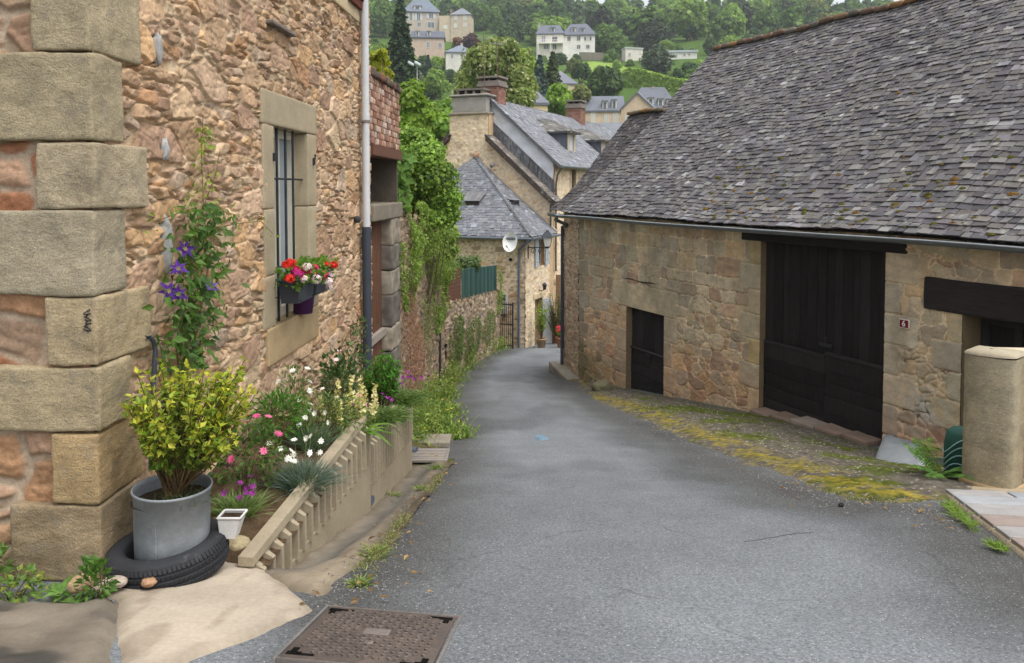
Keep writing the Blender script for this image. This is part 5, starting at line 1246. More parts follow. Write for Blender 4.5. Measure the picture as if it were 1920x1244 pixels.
# eyebrow vent and little lucarne
Lf = math.hypot(2.89, 3.12)
def fpt(u, t, n=0): return PP(-.36, 6.9, -1.8) - E2 * u + (E1 * 2.89 + Z * 3.12) * t + unit(Z * 2.89 - E1 * 3.12) * n
vc = None
best = min(((abs((960 + 1500 * fpt(a, t)[0] / fpt(a, t)[1]) - 885) + abs((354 - 1500 * fpt(a, t)[2] / fpt(a, t)[1]) - 386)), a, t) for a in np.linspace(2, 6, 81) for t in np.linspace(.1, .8, 71))
_, va, vt_ = best
mb = MB(); up_ = unit(E1 * 2.89 + Z * 3.12); q0 = fpt(va - .30, vt_, .01); q1 = fpt(va + .30, vt_, .01); t0_, t1_ = q0 + Z * .17, q1 + Z * .17
mb.add([q0, q1, t1_, t0_], [(0, 1, 2, 3)], (.03, .02, .015)); mb.add([q0, t0_, q0 + up_ * .3], [(0, 1, 2)], srgb(90, 90, 92)); mb.add([q1, t1_, q1 + up_ * .3], [(0, 1, 2)], srgb(90, 90, 92)); vent = mb.build('roof_vent', M['plain'], rf)
mb = MB(); o_ = -E1 * .06
for k in range(5):
    a = -.36 + k * .144; mb.add([fpt(va + a, vt_, .01) + Z * .19 + o_, fpt(va + a + .14, vt_, .01) + Z * .19 + o_, fpt(va + a * 1.25 + .17, vt_ + .17, .03), fpt(va + a * 1.25, vt_ + .17, .03)], [(0, 1, 2, 3)], srgb(118, 118, 120) * R.uniform(.85, 1.1))
mb.build('vent_hood', M['slate'], vent)
def rpt(u, t, n=0): return PP(-.36, -.36, -1.8) + E1 * u + (E2 * 3.64 + Z * 3.12) * t + unit(Z * 3.64 - E2 * 3.12) * n
best = min(((abs((960 + 1500 * rpt(a, t)[0] / rpt(a, t)[1]) - 968) + abs((354 - 1500 * rpt(a, t)[2] / rpt(a, t)[1]) - 386)), a, t) for a in np.linspace(.5, 2.9, 61) for t in np.linspace(.1, .8, 71))
_, la, ltt = best
mb = MB(); b0 = rpt(la - .3, ltt); fz = .22
q = [rpt(la - .3, ltt), rpt(la + .3, ltt), rpt(la + .3, ltt) + Z * fz, rpt(la - .3, ltt) + Z * fz]; d = E2 * .62
mb.add(q + [p + d + Z * (.0 if i < 2 else .05) for i, p in enumerate(q)], [(0, 1, 2, 3), (0, 3, 7, 4), (1, 5, 6, 2)], srgb(84, 86, 92))
mb.add([q[3] - E1 * .1 - E2 * .12, q[2] + E1 * .1 - E2 * .12, q[2] + E1 * .1 + E2 * .9 + Z * .16, q[3] - E1 * .1 + E2 * .9 + Z * .16], [(0, 1, 2, 3)], srgb(122, 122, 126))
luc = mb.build('roof_vent', M['slate'], rf)
mb = MB(); mb.add([p - E2 * .01 + E1 * s * .08 + Z * zz for p, s, zz in ((q[0], 1, .08), (q[1], -1, .08), (q[2], -1, -.08), (q[3], 1, -.08))], [(0, 1, 2, 3)], (.02, .018, .016)); mb.build('opening', M['plain'], luc)
mb = MB(); tube(mb, [PP(-.44, 6.9, -1.86), PP(-.44, -.44, -1.86)], .06, 10, srgb(118, 124, 132)); tube(mb, [PP(-.44, -.44, -1.86), PP(2.6, -.44, -1.86)], .06, 10, srgb(118, 124, 132)); mb.build('gutter', M['gutter'], pav)
mb = MB(); q0 = AF.p(6.28, 0, .09); tube(mb, [PP(-.42, -.38, -1.9), PP(-.36, -.2, -2.02), q0 + Z * -2.3, q0 + Z * -2.5, q0 + Z * -6.0], .05, 10, srgb(116, 126, 138))
for z in (-3.0, -4.2, -5.2): tube(mb, [q0 + Z * z, q0 + Z * (z - .04)], .058, 10, srgb(140, 146, 152))
mb.build('downpipe', M['gutter'], pav)
mb = MB(); AR.box(mb, wu[0], wu[1], wv[0], wv[1], -.2, -.16, srgb(196, 190, 176)); wn_ = mb.build('window', M['plain'], pav)
mb = MB(); AR.box(mb, wu[0] + .08, (wu[0] + wu[1]) / 2 - .03, wv[0] + .08, wv[1] - .08, -.165, -.15); AR.box(mb, (wu[0] + wu[1]) / 2 + .03, wu[1] - .08, wv[0] + .08, wv[1] - .08, -.165, -.15); mb.build('pane', M['glass'], wn_)
BLU = srgb(178, 188, 196)
for a, sgn in ((wu[0], -1), (wu[1], 1)):
    mb = MB()
    for k in range(3):
        p0, p1 = sorted((a + sgn * (.02 + k * .12), a + sgn * (.02 + (k + 1) * .12 - .008))); AR.box(mb, p0, p1, wv[0], wv[1], .03, .065, BLU)
    for v in (wv[0] + .2, wv[1] - .25): p0, p1 = sorted((a + sgn * .02, a + sgn * .38)); AR.box(mb, p0, p1, v, v + .06, .065, .08, BLU * .9)
    mb.build('shutter', M['plain'], pav)
mb = MB(); AR.box(mb, du_[0], du_[1], -6.5, -4.3, -.25, -.2, srgb(150, 130, 106)); dr = mb.build('door', M['wood'], pav)
mb = MB(); p = AR.p(du_[1], 0, .03); d = unit(AR.N * .9 + AR.U * .3); hexa(mb, [p + d * a + AR.U * b + Z * c for c in (-6.15, -4.35) for a, b in ((0, 0), (.36, 0), (.36, .05), (0, .05))], srgb(206, 212, 216)); mb.build('door_leaf', M['plain'], dr)
mb = MB(); AR.rbox(mb, du_[0] - .15, du_[1] + .15, -4.3, -4.08, -.1, .045, .02, 4, 0, 1, srgb(206, 186, 150)); mb.build('door_lintel', M['dressed'], pav)
u, v = AF.hit(958, 487); mb = MB(); tube(mb, [AF.p(u, v, .01), AF.p(u, v, .05)], .07, 12, (.01, .01, .01)); mb.build('wall_vent', M['plain'], pav)
u, v = AF.hit(946, 566); mb = MB(); AF.rbox(mb, u - .16, u + .16, v - .45, v + .35, .02, .14, .02, 4, 0, 1, srgb(186, 182, 172)); mbx = mb.build('meter_box', M['plain'], pav)
mb = MB(); AF.box(mb, u - .1, u + .1, v + .05, v + .28, .14, .146, srgb(96, 100, 98)); mb.build('meter_window', M['glass'], mbx)

# white dish
u, v = AF.hit(960, 455, .45); dc = AF.p(u, v, .45); dish = thing('satellite_dish', 'white oval satellite dish on the corner of the pavilion house below its gutter', 'satellite dish', dc)
dd = unit(A3(-.55, -1, .28)); AXD = axis_frame(dd); mb = MB(); prof = [(0.001, 0)] + [(r, .16 * (r / .36) ** 2) for r in np.linspace(.05, .36, 8)] + [(.365, .165), (.355, .155)]
lathe(mb, prof, dc, 28, srgb(226, 226, 222), .86, 1.05, 0, AXD.T); mb.build('reflector', M['plain'], dish)
mb = MB(); tube(mb, [dc - dd * .0, dc - dd * .15, AF.p(u + .42, v - .02, .16), AF.p(u + .45, v - .02, -.02)], .022, 8, srgb(170, 172, 172)); mb.build('bracket', M['plain'], dish)
mb = MB(); tube(mb, [dc + AXD[1] * -.36, dc + dd * .38 - AXD[1] * .22], .012, 6, srgb(150, 150, 150)); tube(mb, [dc + dd * .3 - AXD[1] * .24, dc + dd * .44 - AXD[1] * .19], .03, 8, srgb(190, 190, 188)); mb.build('feed_arm', M['plain'], dish)
# street lantern on scrolled bracket
lb = AR.p(.22, -2.22, 0); le = lb + AR.N * .80; lan = thing('wall_lantern', 'street lantern with four frosted panes on a scrolled black bracket at the pavilion corner', 'street lamp', lb)
mb = MB(); tube(mb, [lb + AR.N * .03 + Z * .08, lb + AR.N * .03 - Z * .42], .022, 6); tube(mb, [lb + AR.N * .02, le + AR.N * .06], .02, 6)
for s0, r in ((.22, .12), (.5, .09)): tube(mb, [lb + AR.N * (s0 + r * (1 - t / 9) * math.cos(t)) + Z * (-.14 + r * (1 - t / 9) * math.sin(t)) for t in np.linspace(0, 8, 30)], .011, 5)
mb.build('bracket', M['iron'], lan)
def sqf(c, h0, h1, r0, r1, col, mb):
    V = [c + Z * h + A3(sx * r, sy * r, 0) for h, r in ((h0, r0), (h1, r1)) for sx, sy in ((-1, -1), (1, -1), (1, 1), (-1, 1))]; hexa(mb, V, col)
mb = MB(); sqf(le, .06, .40, .105, .17, srgb(214, 214, 204), mb); mb.build('lantern_glass', M['plain'], lan)
mb = MB(); sqf(le, .40, .60, .22, .09, srgb(52, 56, 62), mb); sqf(le, .60, .66, .06, .05, srgb(52, 56, 62), mb); sqf(le, .02, .06, .08, .115, srgb(52, 56, 62), mb); tube(mb, [le - Z * .02, le + Z * .03], .03, 8, srgb(52, 56, 62))
for sx, sy in ((-1, -1), (1, -1), (1, 1), (-1, 1)): tube(mb, [le + A3(sx * .107, sy * .107, .06), le + A3(sx * .172, sy * .172, .40)], .011, 5, srgb(52, 56, 62))
mb.build('lantern_frame', M['plain'], lan)
lb2 = AR.p(1.45, -3.98, 0); lan2 = thing('porch_lamp', 'small black wall lamp above the pale door of the pavilion house', 'wall lamp', lb2); mb = MB()
tube(mb, [lb2, lb2 + AR.N * .1 - Z * .05, lb2 + AR.N * .22 + Z * .02], .018, 6); sqf(lb2 + AR.N * .22, .02, .2, .05, .085, srgb(60, 58, 54), mb); sqf(lb2 + AR.N * .22, .2, .3, .1, .02, srgb(40, 40, 42), mb); mb.build('lamp_body', M['iron'], lan2)
# iron gate at the foot of the retaining wall
g0 = AF.hit(962, 600, .5); gt = thing('iron_gate', 'narrow black iron gate between the retaining wall and the pavilion house', 'gate', AF.p(5.95, -6.05, .45)); mb = MB()
for k in range(9): tube(mb, [AF.p(5.52 + k * .085, -6.05, .5), AF.p(5.52 + k * .085, -4.25, .5)], .013 if k % 8 else .035, 6)
mb.build('bars', M['iron'], gt); mb = MB()
for z in (-5.9, -5.1, -4.35): mb = MB(); AF.box(mb, 5.5, 6.2, z, z + .045, .485, .515); mb.build('rail', M['iron'], gt)

# gabled house behind the pavilion, with the big stone chimney
gab = thing('gable_house', 'tall stone gable with broad chimney breast rising behind the pavilion roof', 'house', PP(2.8, 3.6, -6))
BF = Fr(PP(2.58, 7.6, 0), -E2)
RL = lambda t: -.28 + .905 * t if t < 3.65 else -.28 + .905 * (7.3 - t)
gl = np.vectorize(RL)
def gout(u, v):
    t = 7.6 - u; return (v < gl(t) - .02) | ((t > 2.72) & (t < 4.52) & (v < 3.12))
hwall(BF, 0, 7.6, -7, 3.2, 303, .045, outline=gout).build('gable_wall', M['stone'], gab)
mb = MB(); V = [PP(2.62, t, z) for t, z in ((0.01, -7), (0.01, -.35), (2.72, 2.1), (2.72, 3.1), (4.52, 3.1), (4.52, 2.1), (7.3, -.35), (7.3, -7))]; V2 = [p + E1 * .55 for p in V]; k = 8
mb.add(V + V2, [tuple(range(k)), tuple(range(2 * k - 1, k - 1, -1))] + [(i, (i + 1) % k, k + (i + 1) % k, k + i) for i in range(k)], srgb(200, 172, 136)); mb.build('wall_core', M['stone'], gab)
mb = MB()
for a, b, dz in ((-.35, 2.72, 0), (7.55, 4.5, 0)):
    za, zb = (-.28 + .905 * a if a < 3.6 else -.28 + .905 * (7.3 - a)), (-.28 + .905 * b if b < 3.6 else -.28 + .905 * (7.3 - b))
    up = E2 * (b - a) + Z * (zb - za)
    tri_roof(mb, PP(2.28, a, za + .06), E1, up, lambda t: (0, .95), 320 + int(a), .15, .3, [(120, 112, 104), (104, 98, 94), (132, 124, 114)])
    o0 = [PP(2.26, a, za - .02), PP(2.26, b, zb - .02), PP(2.26, b, zb - .2), PP(2.26, a, za - .2)]; mb.add(o0 + [p + E1 * .3 for p in o0], QB, srgb(70, 56, 48))
mb.build('roof', M['slate'], gab)
mb = MB(); ch0, ch1 = 2.75, 4.50; cfr = Fr(PP(2.55, 4.50, 0), -E2); cfr.rbox(mb, -.06, 1.81, 3.1, 3.2, -.95, .08, .03, 8, .01, 4, srgb(150, 140, 124)); cfr.rbox(mb, .08, 1.67, 3.2, 3.86, -.85, -.04, .03, 8, .01, 4, srgb(158, 154, 146), 3, .2); cfr.rbox(mb, -.05, 1.8, 3.86, 3.96, -.95, .06, .05, 8, .02, 4, srgb(150, 146, 138), 4, .2); chm = mb.build('chimney', M['concrete'], gab)
mb = MB()
for a in (.25, .62, .99, 1.36): cfr.box(mb, a, a + .1, 3.96, 4.14, -.75, -.15, srgb(128, 116, 104))
cfr.box(mb, .2, 1.52, 4.14, 4.21, -.8, -.1, srgb(120, 116, 110)); mb.build('chimney_cap', M['concrete'], chm)
mb = MB(); u, v = AF.hit(928, 307, 0); p = at(928, 308, PP(2.5, 2.3, 0)[1]); tube(mb, [p - E2 * 0 - E1 * .1, p - E1 * .35 - Z * .1], .07, 8, srgb(110, 110, 112)); mb.build('flue_stub', M['plain'], gab)
mb = MB(); tube(mb, [PP(2.2, -.3, -.4), PP(2.45, -.1, -.62), PP(2.5, -.08, -1.7)], .04, 8, srgb(104, 104, 106)); mb.build('downpipe', M['gutter'], gab)

# long slate house running back behind it
lng = thing('long_house', 'long stone house with two dormers, white sheeting on its gable and red brick chimneys', 'house', PP(11, 2.9, -6.4))
CF = Fr(PP(3.2, .02, 0), E1)
aw = (2.05, 2.62, -.2, .86)
CL = 16.6
hwall(CF, 0, CL, -8.2, 1.12, 305, .06, holes=[aw, (-.0, 1.35, -9, -3.9), (5.2, 5.9, -3.2, -1.7)]).build('street_wall', M['stone'], lng)
mb = MB()
for q in ((0, 1.35, -3.9, 1.1), (1.36, 2.05, -8.2, 1.1), (2.05, 2.62, -8.2, -.2), (2.05, 2.62, .86, 1.1), (2.62, 5.2, -8.2, 1.1), (5.2, 5.9, -8.2, -3.2), (5.2, 5.9, -1.7, 1.1), (5.9, CL, -8.2, 1.1)): CF.box(mb, *q, -.4, -.02, srgb(200, 174, 138))
V = [PP(3.21, t, z) for t, z in ((.02, -7), (.02, 1.1), (2.9, 3.72), (5.8, 1.1), (5.8, -7))]; V2 = [p + E1 * .3 for p in V]; mb.add(V + V2, [(0, 1, 2, 3, 4), (9, 8, 7, 6, 5)] + [(i, (i + 1) % 5, 5 + (i + 1) % 5, 5 + i) for i in range(5)], srgb(196, 170, 134)); mb.build('wall_core', M['stone'], lng)
# white plastic sheeting over the exposed gable
n = 26; mb = MB(); Q = np.zeros((n, 8, 3))
for i in range(n):
    t = .03 + (2.95 - .03) * i / (n - 1); lo_ = .22 + .905 * t; hi_ = 1.02 + .93 * t
    for j in range(8): Q[i, j] = PP(3.12 - .03 * math.sin(i * 1.3 + j) - .05 * vnoise(np.array([[i * .5, j * .7]]), 3)[0], t, lo_ + (hi_ - lo_) * j / 7)
mb.add(Q.reshape(-1, 3), grid_faces(n, 8).reshape(-1, 4), srgb(206, 209, 216), True); mb.build('plastic_sheet', M['plain'], lng)
mb = MB(); a_, b_2 = PP(3.05, -.05, -.30), PP(3.05, 2.95, -.30 + .905 * 3.0); L_ = np.linalg.norm(b_2 - a_)
slates(mb, lambda u, v: a_ + (b_2 - a_) * (np.asarray(u) / L_)[..., None] + Z * np.asarray(v)[..., None], .60, lambda v: (0, L_), .15, .2, [(104, 106, 110), (94, 96, 100), (112, 112, 114)], 77, lift=.012, var=.12); mb.build('slate_strip', M['slate'], lng)
mb = MB(); up = E2 * 3.25 + Z * 2.92
CP = np.array([-.35, 0, 0])
tri_roof(mb, PP(2.95, -.33, .93), E1, up, lambda t: (0, CL + .4), 330, .17, .22, [(128, 130, 136), (122, 124, 130), (134, 136, 140), (118, 120, 126)], .02)
tri_roof(mb, PP(2.95 + CL + .4, 6.15, .93), -E1, -E2 * 3.25 + Z * 2.92, lambda t: (0, CL + .4), 331, .3, .5)
hexa(mb, [PP(2.93, -.33, .80), PP(2.93, 2.92, 3.72), PP(3.0, 2.92, 3.72), PP(3.0, -.33, .80), PP(2.93, -.33, .95), PP(2.93, 2.92, 3.87), PP(3.0, 2.92, 3.87), PP(3.0, -.33, .95)], srgb(92, 92, 96))
rfC = mb.build('roof', M['slate'], lng)
def dormer(s0, s1, t0, zb, zt, parent):
    fr = Fr(PP(s0, t0, 0), E1); w = s1 - s0; mb = MB()
    dep = (zt - zb) / .9
    for a in (0, w - .02): hexa(mb, [fr.p(a, zb - .3, 0), fr.p(a + .02, zb - .3, 0), fr.p(a + .02, zb, -dep), fr.p(a, zb, -dep), fr.p(a, zt, 0), fr.p(a + .02, zt, 0), fr.p(a + .02, zt, -dep), fr.p(a, zt, -dep)], srgb(88, 94, 104))
    d = mb.build('dormer', M['slate'], parent)
    mb = MB(); fr.box(mb, 0, .22, zb - .3, zt, -.05, .03, srgb(186, 172, 150)); fr.box(mb, w - .22, w, zb - .3, zt, -.05, .03, srgb(186, 172, 150)); fr.box(mb, .22, w - .22, zt - .12, zt, -.05, .03, srgb(186, 172, 150)); fr.box(mb, .22, w - .22, zb - .2, zb + .05, -.05, .05, srgb(190, 186, 178)); mb.build('dormer_frame', M['dressed'], d)
    mb = MB(); fr.box(mb, .22, w - .22, zb + .05, zt - .12, -.08, -.03, srgb(190, 194, 196)); fr.box(mb, w / 2 - .02, w / 2 + .02, zb + .05, zt - .12, -.03, -.01, srgb(220, 220, 214)); mb.build('window', M['plain'], d)
    mb = MB(); A, B = fr.p(-.18, zt, .25), fr.p(w + .18, zt, .25); r0, r1 = fr.p(w * .25, zt + .62, -1.1), fr.p(w * .75, zt + .62, -1.1); C_, D_ = fr.p(-.18, zt, -dep - .1), fr.p(w + .18, zt, -dep - .1); b0, b1 = fr.p(w * .25, zt + .62, -dep - .9), fr.p(w * .75, zt + .62, -dep - .9)
    S0 = len(mb.V)
    def quad(p, q, r, s, sd): 
        L = np.linalg.norm((r + s) / 2 - (p + q) / 2)
        f = lambda u, v: (lambda a, b: (p + (q - p) * a) * (1 - b) + (s + (r - s) * a) * b)(np.asarray(u)[..., None], (np.asarray(v) / L)[..., None])
        slates(mb, f, L, lambda v: (0., 1.), .15, .2 / max(np.linalg.norm(q - p), .2), [(122, 120, 116), (108, 106, 104), (134, 130, 122)], sd, lift=.015)
        mb.add([x - Z * .02 for x in (p, q, r, s)] + [x - Z * .08 for x in (p, q, r, s)], QB, srgb(80, 78, 76))
    quad(A, B, r1, r0, 5); quad(C_, A, r0, b0, 6); quad(B, D_, b1, r1, 7)
    mb.build('dormer_roof', M['slate'], d)
dormer(6.15, 7.2, .5, 1.55, 2.55, rfC); dormer(11.3, 12.4, .5, 1.45, 2.45, rfC)
mb = MB(); tube(mb, [PP(2.9, -.4, .9), PP(3.2 + CL, -.4, .9)], .06, 8, srgb(120, 126, 130)); tube(mb, [PP(3.0, -.36, .85), PP(3.1, -.15, .55), PP(3.12, -.08, .2), PP(3.12, -.08, -3.4)], .04, 8, srgb(112, 100, 94)); mb.build('gutter', M['gutter'], lng)
mb = MB(); CF.box(mb, aw[0], aw[1], aw[2], aw[3], -.3, -.26, srgb(170, 166, 152)); a_ = mb.build('window', M['plain'], lng)
mb = MB(); reveal(mb, CF, aw[0], aw[1], aw[2], aw[3], -.28, .03, srgb(196, 178, 148), 'LRTB'); CF.rbox(mb, aw[0] - .16, aw[0], aw[2] - .1, aw[3] + .1, -.1, .05, .02, 3, 0, 1, srgb(196, 180, 150)); CF.rbox(mb, aw[1], aw[1] + .16, aw[2] - .1, aw[3] + .1, -.1, .05, .02, 3, 0, 1, srgb(196, 180, 150)); CF.rbox(mb, aw[0] - .05, aw[1] + .05, aw[3] - .02, aw[3] + .16, -.1, .052, .04, 5, 0, 1, srgb(196, 180, 150)); CF.rbox(mb, aw[0] - .2, aw[1] + .2, aw[2] - .12, aw[2], -.1, .08, .02, 3, 0, 1, srgb(186, 174, 150)); mb.build('window_surround', M['dressed'], a_)
mb = MB(); CF.box(mb, 5.2, 5.9, -3.2, -1.7, -.25, -.2, srgb(180, 184, 186)); mb.build('window', M['plain'], lng)
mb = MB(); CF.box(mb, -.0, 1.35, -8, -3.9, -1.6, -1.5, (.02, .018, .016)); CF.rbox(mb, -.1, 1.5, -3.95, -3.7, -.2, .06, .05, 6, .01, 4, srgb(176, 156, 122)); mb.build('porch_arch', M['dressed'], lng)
mb = MB(); p = PP(2.72, -.22, 0); hexa(mb, [p + E1 * a - E2 * b + Z * c for c in (-4.8, -3.5) for a, b in ((0, 0), (.0, .2), (.06, .2), (.06, 0))], srgb(146, 118, 96)); mb.build('plank_door', M['wood'], lng)
def brick_stack(fr, w, d, z0, z1, name, parent, capz=.35):
    mb = MB(); hexa(mb, [fr(0, 0, z0), fr(w, 0, z0), fr(w, d, z0), fr(0, d, z0), fr(0, 0, z1), fr(w, 0, z1), fr(w, d, z1), fr(0, d, z1)], srgb(150, 112, 98))
    n = int((z1 - z0) / .085); g = np.random.default_rng(3)
    for k in range(n):
        z = z0 + k * .085
        for (o, ex, L, sgn) in ((fr(0, 0, 0), (fr(1, 0, 0) - fr(0, 0, 0)), w, -1), (fr(w, 0, 0), (fr(0, 1, 0) - fr(0, 0, 0)), d, -1)):
            x = -.11 if k % 2 else 0; nn_ = np.cross(ex, Z)
            while x < L:
                a, b = max(0, x), min(L, x + .22)
                if b - a > .03: hexa(mb, [o + ex * a + nn_ * .0 + Z * (z), o + ex * (b - .012) + Z * z, o + ex * (b - .012) + nn_ * .012 + Z * z, o + ex * a + nn_ * .012 + Z * z] + [o + ex * a + Z * (z + .072), o + ex * (b - .012) + Z * (z + .072), o + ex * (b - .012) + nn_ * .012 + Z * (z + .072), o + ex * a + nn_ * .012 + Z * (z + .072)], srgb(*[(146, 108, 94), (136, 100, 88), (154, 120, 106)][g.integers(0, 3)]))
                x += .23
    c = mb.build(name, M['dressed'], parent)
    mb = MB(); e = .08
    for a, b, x in ((z1, z1 + .12, e), (z1 + .12, z1 + .24, e * .4), (z1 + capz, z1 + capz + .08, e)): hexa(mb, [fr(-x, -x, a), fr(w + x, -x, a), fr(w + x, d + x, a), fr(-x, d + x, a), fr(-x, -x, b), fr(w + x, -x, b), fr(w + x, d + x, b), fr(-x, d + x, b)], srgb(130, 122, 114))
    for q in (.04, w * .5 - .04, w - .12): hexa(mb, [fr(q, .05, z1 + .24), fr(q + .08, .05, z1 + .24), fr(q + .08, d - .05, z1 + .24), fr(q, d - .05, z1 + .24), fr(q, .05, z1 + capz), fr(q + .08, .05, z1 + capz), fr(q + .08, d - .05, z1 + capz), fr(q, d - .05, z1 + capz)], srgb(110, 104, 100))
    mb.build('chimney_cap', M['concrete'], c); return c
fr1 = lambda a, b, z: PP(3.35, 3.52, z) - E2 * a + E1 * b
brick_stack(fr1, .9, .8, 3.3, 4.35, 'chimney', rfC)
fr2 = lambda a, b, z: PP(14.0, 3.3, z) - E2 * a + E1 * b
brick_stack(fr2, .8, .8, 3.0, 4.4, 'chimney', rfC)
# aerials on the chimneys
def aerial(px, pyb, pyt, y, label):
    b = at(px, pyb, y); t = at(px - 2, pyt, y); m = MB(); tube(m, [b, t], .018, 6, srgb(118, 96, 86)); th = thing('tv_aerial', label, 'aerial', b); m.build('mast', M['plain'], th)
    m = MB(); d = unit(A3(1, .6, 0)); o = t - Z * .15; tube(m, [o - d * .35, o + d * .35], .011, 5, srgb(150, 150, 150))
    e = np.cross(d, Z)
    for k in range(6): q = o + d * (-.3 + k * .12); tube(m, [q - e * .16, q + e * .16], .007, 4, srgb(160, 160, 160))
    m.build('elements', M['plain'], th); return th
aerial(909, 205, 66, PP(3.3, 3.1, 0)[1], 'tall rusty television aerial mast beside the brick chimney')
aerial(933, 190, 76, PP(3.6, 2.6, 0)[1], 'thinner grey television aerial right of the brick chimney')

# flowerpots by the pale door
def pot(px, py, r, h, col, label, sh=1.0):
    p = onroad(px, py); t = thing('flower_pot', label, 'flower pot', p, 'flowerpots by the door at the foot of the lane'); m = MB()
    lathe(m, [(0.01, 0), (r * .68, 0), (r * .92, h * .84), (r * 1.02, h * .84), (r * 1.05, h), (r * .92, h), (r * .9, h * .9)], p, 20, srgb(*col)); m.build('pot', M['concrete'], t)
    m = MB(); lathe(m, [(0.001, h * .9), (r * .9, h * .9)], p, 16, srgb(80, 64, 48)); m.build('soil', M['soil'], t); return p + A3(0, 0, h * .9)
POT1 = pot(1015, 652, .20, .36, (168, 142, 112), 'beige clay pot with a tall thin plant left of the terracotta bowl')
POT2 = pot(1038, 643, .34, .42, (178, 112, 84), 'wide terracotta bowl with lime green plant behind the other two pots')
POT3 = pot(1052, 652, .20, .40, (172, 124, 92), 'terracotta pot with a red flower half hidden by the downpipe')

